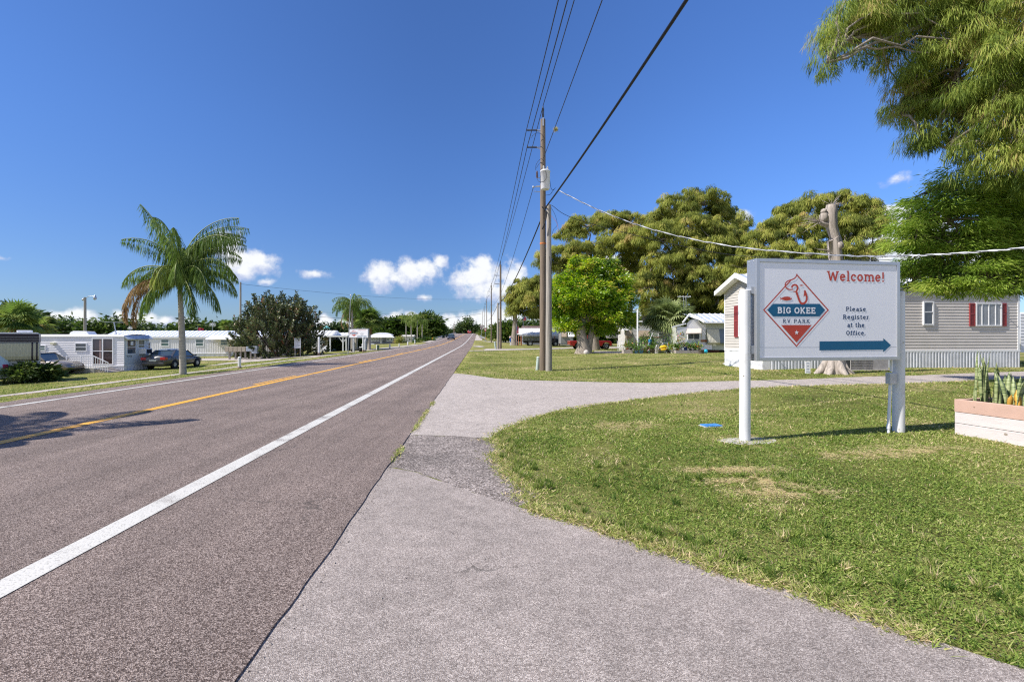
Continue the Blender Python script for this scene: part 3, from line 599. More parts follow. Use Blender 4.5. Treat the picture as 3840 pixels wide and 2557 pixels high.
# ------------------------------------------------------------------ slab serif lettering (strokes)
def arc(cx, cy, rx, ry, a0, a1, n=12): return [(cx + rx * math.cos(R(a0 + (a1 - a0) * i / n)), cy + ry * math.sin(R(a0 + (a1 - a0) * i / n))) for i in range(n + 1)]
XH = .74
def glyph(ch, t):
    h = t / 2; T = 1 - h; X = XH - h
    def se(x, y, w=.3): return ('s', [(x - w / 2, y), (x + w / 2, y)])
    b = .055; tp = 1 - .055
    G = {
    'W': (1.2, [[(.14,.97),(.37,.02)],[(.37,.02),(.6,.9)],[(.6,.9),(.83,.02)],[(.83,.02),(1.06,.97)], se(.14,tp,.3), se(1.06,tp,.3)]),
    'e': (.62, [[(.12,.4),(.5,.4)], arc(.31,XH/2,.21,XH/2-h,5,325,20)]),
    'l': (.34, [[(.17,1.03),(.17,0)], se(.17,b,.3), se(.12,1.0,.2)]),
    'c': (.58, [arc(.31,XH/2,.2,XH/2-h,35,325,20), [(.49,.62),(.49,.48)]]),
    'o': (.64, [arc(.32,XH/2,.22,XH/2-h,0,360,26)]),
    'm': (1.06, [[(.17,X+h),(.17,0)], arc(.36,X-.15,.19,.15,180,0)+[(.55,0)], arc(.74,X-.15,.19,.15,180,0)+[(.93,0)], se(.17,b,.26), se(.55,b,.26), se(.93,b,.26), se(.1,XH-b,.16)]),
    '!': (.3, [[(.15,1.0),(.15,.3)], [(.15,t),(.15,0)]]),
    'B': (.72, [[(.17,0),(.17,1)], [(.05,T),(.4,T)]+arc(.4,.76,.17,T-.76,90,-90)[1:]+[(.17,.52)], [(.4,.52)]+arc(.42,.27+h/2,.19,.25-h/2,90,-90)[0:]+[(.05,h)]]),
    'I': (.4, [[(.2,0),(.2,1)], se(.2,b,.32), se(.2,tp,.32)]),
    'G': (.76, [arc(.38,.5,.28,.5-h,40,330,24), [(.42,.46),(.66,.46)], [(.63,.46),(.63,.16)], [(.6,.86),(.6,.68)]]),
    'O': (.78, [arc(.39,.5,.29,.5-h,0,360,30)]),
    'K': (.8, [[(.17,0),(.17,1)], [(.64,.97),(.24,.44)], [(.32,.52),(.68,.03)], se(.17,b,.3), se(.17,tp,.3), se(.64,b,.26), se(.62,tp,.26)]),
    'E': (.68, [[(.17,0),(.17,1)], [(.05,T),(.6,T)], [(.05,h),(.62,h)], [(.17,.5),(.48,.5)], [(.58,T+h),(.58,T-.16)], [(.6,0),(.6,.26)], [(.48,.6),(.48,.4)]]),
    'R': (.76, [[(.17,0),(.17,1)], [(.05,T),(.4,T)]+arc(.4,.73,.19,T-.73,90,-90)[1:]+[(.17,.46+h/2)], [(.4,.46),(.62,.03)], se(.17,b,.3), se(.64,b,.22)]),
    'V': (.78, [[(.14,.97),(.39,.02)],[(.39,.02),(.64,.97)], se(.14,tp,.28), se(.64,tp,.28)]),
    'P': (.7, [[(.17,0),(.17,1)], [(.05,T),(.4,T)]+arc(.4,.7,.2,T-.7,90,-90)[1:]+[(.17,.41)], se(.17,b,.3)]),
    'A': (.8, [[(.15,.03),(.4,.98)],[(.4,.98),(.65,.03)],[(.25,.34),(.55,.34)], se(.14,b,.26), se(.66,b,.26)]),
    'a': (.6, [[(.14,.6)]+arc(.3,X-.14,.17,.14,120,0,8)+[(.47,.0)], [(.47,.42),(.3,.42)]+arc(.27,.22,.16,.22-h,90,270)[0:]+[(.47,.13)], [(.47,b),(.56,b)]]),
    's': (.54, [arc(.27,X-.13+h*.3,.17,.15,25,220,10)+arc(.27,.21,.18,.16,40,-150,12), ]),
    'g': (.62, [arc(.29,XH/2+.03,.2,XH/2-h-.02,0,360,22), [(.49,XH),(.49,-.08)]+arc(.3,-.1,.19,.15,0,-150,8), [(.49,XH-b),(.58,XH-b)]]),
    'i': (.34, [[(.18,XH),(.18,0)], se(.18,b,.28), se(.12,XH-b,.2), [(.17,.98),(.17,.98-t)]]),
    't': (.46, [[(.2,.93),(.2,.2)]+arc(.33,.2,.13,.2-h,180,290,6), [(.04,XH-b),(.4,XH-b)]]),
    'r': (.48, [[(.18,XH),(.18,0)], arc(.38,X-.17,.2,.17,170,75,6), se(.18,b,.28), se(.11,XH-b,.18)]),
    'h': (.7, [[(.17,1.03),(.17,0)], arc(.36,X-.17,.19,.17,180,0)+[(.55,0)], se(.17,b,.26), se(.55,b,.26), se(.11,1.0,.18)]),
    'f': (.42, [[(.18,0),(.18,.8)]+arc(.32,.82,.14,.2-h,180,70,6), [(.05,XH-b),(.4,XH-b)], se(.18,b,.28)]),
    '.': (.26, [[(.13,t),(.13,0)]]),
    '9': (.6, [arc(.3,.68,.2,.32-h,0,360,18), [(.5,.68)]+arc(.26,.34,.24,.34-h,30,-60,8)]), '7': (.6, [[(.08,T),(.52,T)],[(.5,T),(.24,0)]]),
    '6': (.6, [arc(.3,.32,.2,.32-h,0,360,18), [(.1,.32)]+arc(.34,.66,.24,.34-h,210,120,8)]), '0': (.62, [arc(.31,.5,.2,.5-h,0,360,22)]),
    '5': (.6, [[(.5,T),(.16,T),(.14,.55)]+arc(.28,.3,.2,.3-h+.0,110,-130,12)]), '2': (.6, [arc(.3,.7,.19,.3-h,150,-35,10)+[(.1,h),(.52,h)]]),
    'H': (.8, [[(.18,0),(.18,1)], [(.62,0),(.62,1)], [(.18,.5),(.62,.5)], se(.18,b,.28), se(.62,b,.28)]), 'L': (.64, [[(.17,0),(.17,1)], [(.05,h),(.58,h)]]), '-': (.4, [[(.05,.4),(.35,.4)]]),
    'n': (.7, [[(.17,XH),(.17,0)], arc(.36,X-.17,.19,.17,180,0)+[(.55,0)]]), 'y': (.6, [[(.1,XH),(.3,.05)], [(.52,XH),(.2,-.25)]]), 'D': (.74, [[(.17,0),(.17,1)], [(.05,T),(.3,T)]+arc(.3,.5,.32,.5-h,90,-90)[1:]+[(.05,h)]]),
    ' ': (.34, [])}
    return G[ch]
def ribbon(mb, pts, w, y, closed=False):
    pts = [Vector(p) for p in pts]; n = len(pts); L = []; Rr = []
    if closed is False and n > 2 and (pts[0] - pts[-1]).length < 1e-6: closed = True
    if closed and (pts[0] - pts[-1]).length < 1e-6: pts = pts[:-1]; n -= 1
    for i, p in enumerate(pts):
        a = pts[(i - 1) % n] if (closed or i > 0) else None; c = pts[(i + 1) % n] if (closed or i < n - 1) else None
        d1 = (p - a).normalized() if a is not None else (c - p).normalized(); d2 = (c - p).normalized() if c is not None else d1
        t = (d1 + d2); t = t.normalized() if t.length > 1e-6 else d1; nn = Vector((-t.y, t.x)); k = max(.35, nn.dot(Vector((-d1.y, d1.x))))
        o = nn * (w / 2 / k); L.append(p + o); Rr.append(p - o)
    vs = [(q.x, y, q.y) for q in L] + [(q.x, y, q.y) for q in Rr]; m = n if closed else n - 1
    mb.add(vs, [(i, (i + 1) % n, n + (i + 1) % n, n + i) for i in range(m)])
def text_mb(mb, s, x0, x1, zb, cap, y, t=.16, track=.06, T=None):
    """text between x0 and x1 on baseline zb; each stroke sits a hair in front of the last"""
    wid = sum(glyph(c, t)[0] + track for c in s) - track; k = (x1 - x0) / wid; x = x0; e = 0
    for c in s:
        w, st = glyph(c, t)
        for q in st:
            ser = isinstance(q, tuple); pts = q[1] if ser else q
            P = [(x + px_ * k, zb + pz * cap) for px_, pz in pts]
            ribbon(mb, P, (t * .68 if ser else t) * cap, y - .00012 * (e % 7)); e += 1
        x += (w + track) * k

# ------------------------------------------------------------------ the welcome sign
red_vinyl = mat('red vinyl lettering', (.52,.06,.035), .4, var=.04); blue_vinyl = mat('blue vinyl', (.003,.105,.22), .4, var=.04)
navy_vinyl = mat('navy vinyl lettering', (.012,.06,.16), .4, var=.04); face_m = mat('sign face panel', (.84,.83,.88), .3, var=.02, scale=1.3, dirt=.1, dirtcol=(.5,.48,.45))
steel_post = mat('painted steel post', (.7,.7,.71), .5, var=.06, scale=4, dirt=.45, dirtcol=(.3,.26,.2), stretch=(1,1,.4), spots=14)
def sign_print(root, f, y):
    """the print measured off the face: q(px,py) gives local coordinates on it"""
    def q(px, py): return f(px, py)
    zx, zy = lambda x: 2820 + x * .22959, lambda y_: 1000 + y_ * .22959
    def Q(x, y_): return q(zx(x), zy(y_))
    m = MB(); w = Q(110,700)[1]; u = (Q(1250,700)[0] - Q(190,700)[0]) / 1060        # metres per zoomed pixel
    t = 17 * u
    ribbon(m, [Q(*p) for p in ((735,135),(1245,708),(728,1296),(195,708),(540,325))], t, y)
    ribbon(m, [Q(*p) for p in ((545,318),(632,228))], t, y - .0003)
    ribbon(m, [Q(*p) for p in ((735,118),(728,150),(712,175),(690,195),(660,210),(620,222),(590,232),(563,250),(546,275),(541,305),(552,335),(578,360),(610,374),(640,375),(668,368))], t * .95, y - .0006)
    ribbon(m, [Q(*p) for p in ((650,345),(657,322),(675,303),(700,296),(725,303),(742,322),(748,350),(740,378),(722,398))], 26 * u, y - .0009)
    ribbon(m, [Q(*p) for p in ((722,398),(735,440),(752,490),(770,545),(790,585),(815,604),(845,600),(875,580),(893,545),(895,500),(884,455),(872,420),(858,392))], 30 * u, y - .0012)
    m.add([(Q(*p)[0], y - .0015, Q(*p)[1]) for p in ((660,400),(690,398),(722,400),(735,430),(700,415),(676,408))], [(0,1,2,3,4,5)])
    m.add([(Q(*p)[0], y - .0018, Q(*p)[1]) for p in ((852,375),(884,455),(878,480),(862,474),(842,498),(850,440))], [(0,1,2,3,4,5)])
    def fish(cx, cy, L, H, flip=1):
        pts = [(-.5,0),(-.35,.38),(-.1,.52),(.15,.45),(.36,.12),(.5,.45),(.42,0),(.5,-.45),(.36,-.12),(.15,-.42),(-.1,-.5),(-.35,-.34)]
        P = [Q(cx + flip * a * L, cy - b * H) for a, b in pts]; m.add([(p[0], y - .0006, p[1]) for p in P], [tuple(range(12))])
    fish(556, 522, 205, 66, -1); fish(812, 306, 66, 20)
    m.add([(Q(*p)[0], y, Q(*p)[1]) for p in ((475,953),(978,953),(728,1236))], [(0,1,2)])
    a0, a1 = Q(1225,232), Q(2165,236); text_mb(m, "Welcome!", a0[0], a1[0], a0[1], Q(1225,70)[1] - a0[1], y, t=.165, track=.07)
    m.build('red_print', red_vinyl, root, recalc=False)
    m = MB(); m.add([(Q(*p)[0], y, Q(*p)[1]) for p in ((252,708),(345,607),(1105,607),(1195,708),(1105,812),(345,812))], [(0,1,2,3,4,5)])
    m.add([(Q(*p)[0], y, Q(*p)[1]) for p in ((1103,1220),(2147,1210),(2147,1168),(2270,1280),(2147,1396),(2147,1354),(1103,1366))], [(0,1,2,3,4,5,6)])
    m.build('blue_print', blue_vinyl, root, recalc=False)
    for s, x0, x1, yb, yt in (("Please",1532,1862,726,655),("Register",1485,1910,857,784),("at the",1556,1838,990,915),("Office.",1538,1860,1118,1045)):
        m = MB(); a = Q(x0, yb); b_ = Q(x1, yb); text_mb(m, s, a[0], b_[0], a[1], Q(x0, yt)[1] - a[1], y, t=.19, track=.1); m.build('navy_lettering', navy_vinyl, root, recalc=False)
    m = MB(); a, b_ = Q(503,920), Q(948,920); text_mb(m, "RV PARK", a[0], b_[0], a[1], Q(503,855)[1] - a[1], y, t=.17, track=.18)
    m.build('navy_lettering', navy_vinyl, root, recalc=False)
    m = MB(); a, b_ = Q(412,764), Q(1036,764); text_mb(m, "BIG OKEE", a[0], b_[0], a[1], Q(412,660)[1] - a[1], y - .002, t=.19, track=.05); m.build('white_lettering', face_m, root, recalc=False); m = MB()
    c = Q(728,1075); m.add([(c[0] + (38 if k % 2 == 0 else 15) * u * math.sin(k * math.pi / 5), y - .002, c[1] + (38 if k % 2 == 0 else 15) * u * math.cos(k * math.pi / 5)) for k in range(10)], [tuple(range(10))])
    m.build('white_star', face_m, root, recalc=False); m = MB(); m.add([(Q(628,513)[0] + 6*u*math.cos(k), y - .002, Q(628,513)[1] + 6*u*math.sin(k)) for k in range(6)], [tuple(range(6))])
    m.build('fish_eye', face_m, root, recalc=False)
ZL = 6.53; ZR = ZL * 1.0516
A0 = Vector(((2835 - CX) / F * ZL, ZL)); A1 = Vector(((3373 - CX) / F * ZR, ZR))
rotS = math.atan2(A1.y - A0.y, A1.x - A0.x); SW = (A1 - A0).length
fs = Frame(A0.x, A0.y, rotS, 0.0)
zt, zb = EYE + (HY - 968.9) / F * ZL, EYE + (HY - 1354) / F * ZL; SD = .2
sign = fs.thing('welcome_sign', 'large near welcome sign with red and blue print on two white posts over the lawn', 'sign', 'welcome signs')
fw = .052
m = MB(); m.box(0, SW, .012, SD, zb, zt)
for a in (0, SW - fw): m.box(a, a + fw, -.012, .012, zb, zt)
for a in (zb, zt - fw): m.box(fw, SW - fw, -.0115, .0125, a, a + fw)
m.build('cabinet', alu, sign, bevel=.004)
m = MB(); m.box(fw - .004, SW - fw + .004, -.001, .0105, zb + fw - .004, zt - fw + .004)
m.build('face_panel', face_m, sign)
m = MB(); zs = fs.f(2900, 1302)[1]; m.box(fw, SW - fw, -.0022, -.0012, zs, zs + .003); m.build('face_seam', mat('seam', (.5,.5,.53), .5), sign)
sign_print(sign, lambda px, py: fs.f(px, py, -.004), -.004)
for zz in (zb + .03, zt - .03):
    for yy in (.05, .15): m = MB(); m.ball((-.001, yy, zz), .008); m.build('rivet', galv, sign)
def post(px, base, zt_, r=.074, ymid=.1):
    x, _ = fs.f(px, base, ymid); p = MB(); z0 = gzf(*(fs.M @ Vector((x, ymid, 0))).xy) - .05
    p.tube([(x, ymid, z0), (x + .002, ymid, z0 + 1), (x, ymid, zt_)], [r, r * .99, r * .99], 28); p.lathe([(r*1.0, zt_), (r*.7, zt_ + .012), (.01, zt_ + .016)], (x, ymid, 0), 28)
    p.build('post', steel_post, sign, recalc=True); return x, z0
x1_, z1_ = post(2793, 1650, EYE + (HY - 1089) / F * 6.6)
x2_, z2_ = post(3369.5, 1627, EYE + (HY - 1096) / F * 7.05, .078, .145)
m = MB(); m.box(x1_ + .06, .004, .04, .16, zb + .1, zb + .22); m.build('bracket', galv, sign); m = MB(); m.box(x1_ + .06, .004, .04, .16, zt - .5, zt - .4); m.build('bracket', galv, sign)
m = MB(); pts = [(x1_ + .43*math.cos(a)*(1+.12*math.sin(3*a)) * 1.0 + .04, .06 + .24*math.sin(a)*(1+.14*math.cos(2*a))) for a in [2*math.pi*k/22 for k in range(22)]]
pts = [(a * 1.0, b_) for a, b_ in pts]; m.prism(pts, -.06, .012, axis='z'); m.build('concrete_footing', mat('stained concrete', (.4,.37,.33), .95, var=.3, scale=5, bump=.5, bscale=50, dirt=.85, dirtcol=(.07,.065,.06)), sign, bevel=.012)
m = MB(); cx_, _ = fs.f(3343, 1500, .1)
m.tube([(cx_ + .02, .12, zb), (cx_ + .02, .12, zb - .18)], .018); m.tube([(cx_, .12, zb - .36), (cx_ - .01, .12, .55), (cx_ - .035, .11, .25), (cx_ - .045, .11, -.1)], [.02, .02, .021, .021], 12)
m.tube([(cx_ - .04, .11, .17), (cx_ - .043, .11, .1)], .027, 12)
m.build('conduit', white_paint, sign)
m = MB(); m.box(cx_ - .055, cx_ + .065, .07, .15, zb - .37, zb - .2); m.build('junction_box', galv, sign, bevel=.006)

# valve cover in the lawn
v = hit(2667, 1598); vc = thing('valve_cover', 'low blue plastic meter cover set flush in the lawn left of the near sign', 'cover', v, R(12))
m = MB(); m.box(-.17, .17, -.11, .11, -.05, .012); m.build('rim', concrete, vc, bevel=.01)
m = MB(); m.box(-.15, .15, -.095, .095, .0, .028); m.build('lid', mat('faded blue plastic', (.05,.22,.55), .5, var=.25, scale=9, dirt=.4), vc, bevel=.008)

# ------------------------------------------------------------------ raised planter and snake plants
salmon = mat('salmon painted board', (.5,.33,.265), .7, var=.08, scale=5, dirt=.15, dirtcol=(.3,.2,.15), bump=.2, spots=9); whiteboard = mat('flaking white painted board', (.58,.53,.52), .75, var=.08, scale=4, dirt=.35, dirtcol=(.3,.25,.21), stretch=(.5,.5,3), bump=.3, spots=7)
pc = hit(3580, 1627); pr_ = hit(3840, 1674)
prot = math.atan2(pr_.y - pc.y, pr_.x - pc.x); pf = Frame(pc.x, pc.y, prot)
pl = pf.thing('raised_planter', 'low painted timber planter with salmon top board at the right edge', 'planter')
hz = pf.f(3580, 1496)[1]; hm = pf.f(3582, 1543)[1]; PW, PD = 2.2, .75
m = MB()
for za, zb_ in ((0, hm * .5 - .003), (hm * .5 + .003, hm - .004)):
    m.box(0, PW, 0, .05, za - .03 * (za == 0), zb_); m.box(0, PW, PD - .05, PD, za - .03, zb_); m.box(.001, .05, .05, PD - .05, za - .02, zb_); m.box(PW - .05, PW - .001, .05, PD - .05, za - .02, zb_)
m.build('lower_boards', whiteboard, pl, bevel=.005)
m = MB(); m.box(-.004, PW, -.004, .05, hm, hz); m.box(-.004, PW, PD - .05, PD + .004, hm, hz); m.box(-.003, .05, .05, PD - .05, hm, hz); m.box(PW - .05, PW + .003, .05, PD - .05, hm, hz); m.build('top_board', salmon, pl, bevel=.006)
m = MB(); m.box(.05, PW - .05, .05, PD - .05, .1, hz - .07); m.build('soil', mat('potting soil', (.05,.035,.025), .95, var=.4, scale=30, bump=.8), pl)
def snake_mat():
    m = bpy.data.materials.new('snake plant leaf'); m.use_nodes = True; N = m.node_tree.nodes; L = m.node_tree.links; b = N['Principled BSDF']
    tc = N.new('ShaderNodeTexCoord'); mp = N.new('ShaderNodeMapping'); mp.inputs['Scale'].default_value = (.5, .5, 5); L.new(tc.outputs['Object'], mp.inputs[0])
    n = N.new('ShaderNodeTexNoise'); n.inputs['Scale'].default_value = 7; n.inputs['Detail'].default_value = 7; n.inputs['Roughness'].default_value = .7; L.new(mp.outputs[0], n.inputs[0])
    c = N.new('ShaderNodeValToRGB'); L.new(n.outputs[0], c.inputs[0]); e = c.color_ramp.elements; e.new(.5); e.new(.6)
    for q, (p, k) in zip(e, [(.36,(.03,.06,.02)),(.43,(.08,.13,.04)),(.49,(.28,.33,.14)),(.63,(.4,.43,.22))]): q.position = p; q.color = k + (1,)
    L.new(c.outputs[0], b.inputs['Base Color']); b.inputs['Roughness'].default_value = .45; return m
snake_m = snake_mat(); yellow_leaf = mat('yellowed leaf', (.6,.33,.06), .5, var=.3, scale=12)
def leaf_strip(mb, base, h, w, lean, az, twist=0, n=9):
    vs = []; fs_ = []; b = Vector(base)
    for i in range(n):
        t = i / (n - 1); p = b + Vector((math.cos(az), math.sin(az), 0)) * lean * t * t * h + Vector((0, 0, h * t))
        ww = w * (.62 + 1.1 * t * (1 - t)) * (1 if t < .72 else max(.05, (1 - t) / .28)) ; a = az + math.pi / 2 + twist * t; d = Vector((math.cos(a), math.sin(a), 0)) * ww / 2; nrm = Vector((-d.y, d.x, 0)).normalized() * ww * .22
        vs += [p - d, p + nrm, p + d, p - nrm * .3]
    for i in range(n - 1):
        for k in range(4): fs_.append((4*i + k, 4*i + (k + 1) % 4, 4*i + 4 + (k + 1) % 4, 4*i + 4 + k))
    mb.add(vs, fs_, True)
def snake_plant(px0, px1, tall, n, label, yel=0):
    xa = pf.f(px0, 1490, .3)[0]; xb = pf.f(px1, 1490, .3)[0]; c = (xa + xb) / 2; o = thing('snake_plant', label, 'plant', pf.M @ Vector((c, .35, hz - .07)), prot, 'snake plants in the painted planter')
    for k in range(n):
        lm = MB(); x = random.uniform(xa - c, xb - c); y_ = random.uniform(-.22, .22); hh = tall * random.choice((1, .85, .7, .6, .9)) * random.uniform(.85, 1.02)
        leaf_strip(lm, (x, y_, 0), hh * (.6 if k < yel else 1), random.uniform(.065, .095), random.uniform(0, .28), random.uniform(0, 6.28), random.uniform(-.6, .6))
        lm.build('leaf', yellow_leaf if k < yel else snake_m, o, recalc=True, label='yellowed leaf' if k < yel else None)
snake_plant(3655, 3712, .92, 9, 'tallest clump of banded snake plant leaves rising near the left end of the planter')
snake_plant(3722, 3772, .66, 8, 'middle snake plant clump in the planter, shorter than the one left of it')
snake_plant(3785, 3850, .5, 10, 'low snake plant clump with yellowed leaves at the right edge of the planter', yel=3)
Lg = Leaves(); n = 900; P = np.stack([rng.uniform(.1, 2.0, n), rng.uniform(.08, .6, n), np.full(n, hz - .07)], -1); P = np.array([list(pf.M @ Vector(p)) for p in P])
D = unit(np.stack([rng.normal(0,1,n), rng.normal(0,1,n), np.full(n,.9)], -1)) * rng.uniform(.04,.12,n)[:,None]; Lg.add(P, D, unit(perp(D)) * .009, rng.uniform(.3,.75,n))
o = Lg.build('planter_weeds', grass_m, droop=.3); tag(o, kind='stuff', label='thin green weeds sprouting from the planter soil', cat='weeds')

# ------------------------------------------------------------------ utility poles and wires
wire_m = mat('wire', (.035,.037,.045), .5, var=.1); cable_m = mat('black cable', (.008,.008,.01), .5); wire_lt = mat('bare aluminium service cable', (.45,.46,.5), .4, metal=.2)
insul = mat('grey polymer insulator', (.07,.075,.085), .5); porc = mat('brown porcelain', (.16,.09,.07), .35)
def pole(px, py_base, py_top, rad, mtl, label, lean=0.0, hits=None):
    b = hit(px, py_base) if hits is None else hits; zt_ = EYE + (HY - py_top) / F * b.y; h = zt_ - b.z
    o = thing('utility_pole', label, 'utility pole', b, 0, 'wooden utility poles along the right verge')
    m = MB(); k = 8; m.tube([(lean * h * (i / k), 0, -.15 + (h + .15) * i / k) for i in range(k + 1)], [rad * (1 - .28 * i / k) for i in range(k + 1)], 22, jag=.02); m.build('pole_shaft', mtl, o)
    return o, b, h
def insulator(o, z, x0, x1, y=0.0, lab=None):
    m = MB(); m.cyl((0, y, z), (x0, y, z), .02); m.cyl((0, y, z - .14), (x0, y, z - .02), .012); m.build('standoff_arm', galv, o)
    m = MB(); n = 9
    m.cyl((x0, y, z), (x1, y, z), .028)
    for k in range(n):
        x = x0 + (x1 - x0) * (k + .5) / n; m.lathe([(.03, x - .012), (.062, x), (.03, x + .012)], (0, y, z), 12, axis='x')
    m.build('insulator', insul, o, label=lab)
P1, b1, h1 = pole(2036, 1389, 449, .155, wood_pole, 'tall brown utility pole with a white transformer, nearest the camera')
def zp(b, py): return EYE + (HY - py) / F * b.y - b.z
insulator(P1, zp(b1, 489), -.27, -.72); insulator(P1, zp(b1, 553), -.27, -.7)
m = MB(); z0 = h1 - .02
m.cyl((0, -.03, z0), (0, -.03, z0 + .6), .026)
for k in range(8): m.lathe([(.03, z0 + .1 + k * .055), (.058, z0 + .115 + k * .055), (.03, z0 + .13 + k * .055)], (0, -.03, 0), 12)
m.build('top_insulator', insul, P1)
m = MB(); m.box(-.03, .03, -.16, -.12, h1 - .35, h1 + .02); m.build('pole_bracket', galv, P1); m = MB(); m.box(-.3, .02, -.02, .0, zp(b1, 700), zp(b1, 697)); m.build('pole_bracket', galv, P1)
zc = zp(b1, 686); m = MB(); cxT, cyT = .08, -.36
m.lathe([(.17, zc - .42), (.2, zc - .38), (.205, zc + .34), (.225, zc + .35), (.225, zc + .39), (.19, zc + .42), (.05, zc + .44)], (cxT, cyT, 0), 26); m.build('transformer_tank', white_paint, P1)
m = MB(); m.box(.0, .16, -.2, -.08, zc + .1, zc + .2); m.box(.0, .16, -.2, -.08, zc - .28, zc - .18); m.build('mounting_lug', galv, P1)
m = MB()
for dx, dy in ((-.08, -.02), (.1, .05)):
    m.cyl((cxT + dx, cyT + dy, zc + .4), (cxT + dx, cyT + dy, zc + .62), .03, .022)
    for k in range(3): m.lathe([(.03, zc + .44 + k * .05), (.05, zc + .455 + k * .05), (.03, zc + .47 + k * .05)], (cxT + dx, cyT + dy, 0), 10)
m.build('bushing', mat('pale porcelain', (.62,.62,.6), .3), P1)
m = MB(); x = -.27; zf_ = zp(b1, 657); m.cyl((x, -.1, zf_ - .17), (x, -.1, zf_ + .14), .03)
for k in range(5): m.lathe([(.03, zf_ - .13 + k * .05), (.055, zf_ - .115 + k * .05), (.03, zf_ - .1 + k * .05)], (x, -.1, 0), 10)
m.build('fuse_cutout', porc, P1)
m = MB(); m.cyl((0, -.1, zf_ - .2), (x, -.1, zf_ - .14), .014); m.cyl((0, 0, zp(b1, 701)), (-.42, -.05, zp(b1, 703)), .02); m.cyl((0, 0, zp(b1, 721)), (-.42, -.05, zp(b1, 719)), .014); m.ball((-.43, -.05, zp(b1, 703)), .05); m.build('neutral_arm', galv, P1)
def loop(o, pts, r=.009, name='jumper_wire', mt=None):
    P = [Vector(p) for p in pts]; out = []
    for i in range(len(P) - 1):
        p0, p1, p2, p3 = P[max(0, i-1)], P[i], P[i+1], P[min(len(P)-1, i+2)]
        for k in range(5):
            t = k / 5; out.append(.5 * ((2*p1) + (p2-p0)*t + (2*p0-5*p1+4*p2-p3)*t*t + (3*p1-p0-3*p2+p3)*t**3))
    out.append(P[-1]); m = MB(); m.tube(out, r, 6); return m.build(name, mt or cable_m, o)
loop(P1, [(.05,-.2,zp(b1,527)), (-.1,-.2,zp(b1,510)), (-.35,-.15,zp(b1,507)), (-.55,-.1,zp(b1,522))])
loop(P1, [(.05,-.2,zp(b1,613)), (-.1,-.2,zp(b1,603)), (-.3,-.15,zp(b1,620)), (-.33,-.12,zp(b1,642))])
loop(P1, [(0,-.2,zp(b1,617)), (-.15,-.2,zp(b1,618)), (-.3,-.15,zp(b1,635))])
loop(P1, [(x,-.1,zf_-.18), (-.2,-.3,zp(b1,690)), (.0,-.58,zp(b1,697)), (.12,-.6,zp(b1,680)), (.05,-.55,zc+.4)])
loop(P1, [(.25,-.4,zc+.2), (.33,-.3,zc-.3), (.42,-.2,zp(b1,718)), (.5,-.1,zp(b1,712))])
loop(P1, [(.1,-.1,zp(b1,735)), (.3,-.2,zp(b1,735)), (.42,-.2,zp(b1,722)), (.55,-.1,zp(b1,708))])
m = MB(); m.tube([(0,0,zp(b1,917)), (0,0,zp(b1,911))], [.142,.142], 22); m.build('orange_band', mat('orange paint band', (.5,.17,.05), .7, var=.3, scale=14), P1)
P2_, b2, h2 = pole(2058, 1391, 769, .145, wood_grey, 'shorter pale grey utility pole standing against the tall brown one')
loop(P2_, [(.1,-.1,h2-.15), (.28,-.1,h2-.5), (.36,-.1,h2-.9), (.2,-.1,h2-1.1), (.15,-.1,h2-1.3)], .007); loop(P2_, [(.1,-.1,h2-.5), (.33,-.12,h2-.8), (.4,-.1,h2-1.2), (.2,-.1,h2-1.35)], .007, mt=mat('orange lead', (.5,.2,.15), .6))
loop(P2_, [(-.3,-.05,h2-.1), (-.12,-.15,h2-.35), (-.18,-.18,h2-.8), (-.3,-.15,h2-1.1)], .03)
loop(P2_, [(.09,-.12,.1), (.1,-.13,1.5), (.08,-.14,3), (.13,-.06,4.2), (.02,-.14,5)], .008)
ped = hit(2015, 1388); pd = thing('utility_pedestal', 'leaning pale green cable pedestal at the foot of the near pole', 'pedestal', ped, 0, 'cable pedestals')
pdm = mat('pale green plastic', (.42,.5,.46), .5, var=.08, dirt=.2)
m = MB(); m.tube([(0,0,-.02), (.05,0,.56)], [.082,.08], 18); m.build('tube_body', pdm, pd); m = MB(); m.tube([(.05,0,.56), (.051,0,.575), (.057,0,.61)], [.09,.09,.05], 18); m.build('cap', pdm, pd)
pinfo = [(1877,1303,993,.15,'second brown utility pole down the verge, taller of the pair beyond the short driveway'), (1842.5,1289,1070,.14,'third tall brown utility pole, with standoff insulators over the verge'), (1825,1271,1126,.14,'fourth utility pole, slim against the clouds beyond the third'),
         (1816,1259,1155,.13,'fifth utility pole, at the foot of the bridge rise'), (1809.5,1255,1169,.13,'farthest tall utility pole in the right hand row')]
SP = [b1.y, 58, 100, 159, 228, 300]; poles = [(b1, h1)]
for (px, pb, pt, rad, lab), s in zip(pinfo, SP[1:]):
    X = (px - CX) / F * s; b = Vector((X, s, gzf(X, s))); o, b, h = pole(px, pb, pt, rad, wood_pole, lab, hits=b); poles.append((b, h))
    if s < 160: insulator(o, h - 1.35, -.25, -.75); insulator(o, h - 2.4, -.25, -.75)
    m = MB(); m.cyl((0,0,h), (0,0,h+.5), .04); m.build('top_insulator', insul, o)
X = (1867 - CX) / F * 57; bs = Vector((X, 57, gzf(X, 57))); oS, bS, hS = pole(1867, 1303, 1136, .14, wood_grey, 'short pale utility pole paired with the second pole down the verge', hits=bs)
ped2 = copy_tree(pd); ped2.location = Vector(((1859 - CX) / F * 56, 56, gzf((1859 - CX) / F * 56, 56))); ped2.scale = (1.3, 1.3, 1.5); ped2.rotation_euler = (0, R(-12), 0); ped2["label"] = 'white topped cable pedestal leaning beside the second pair of poles'
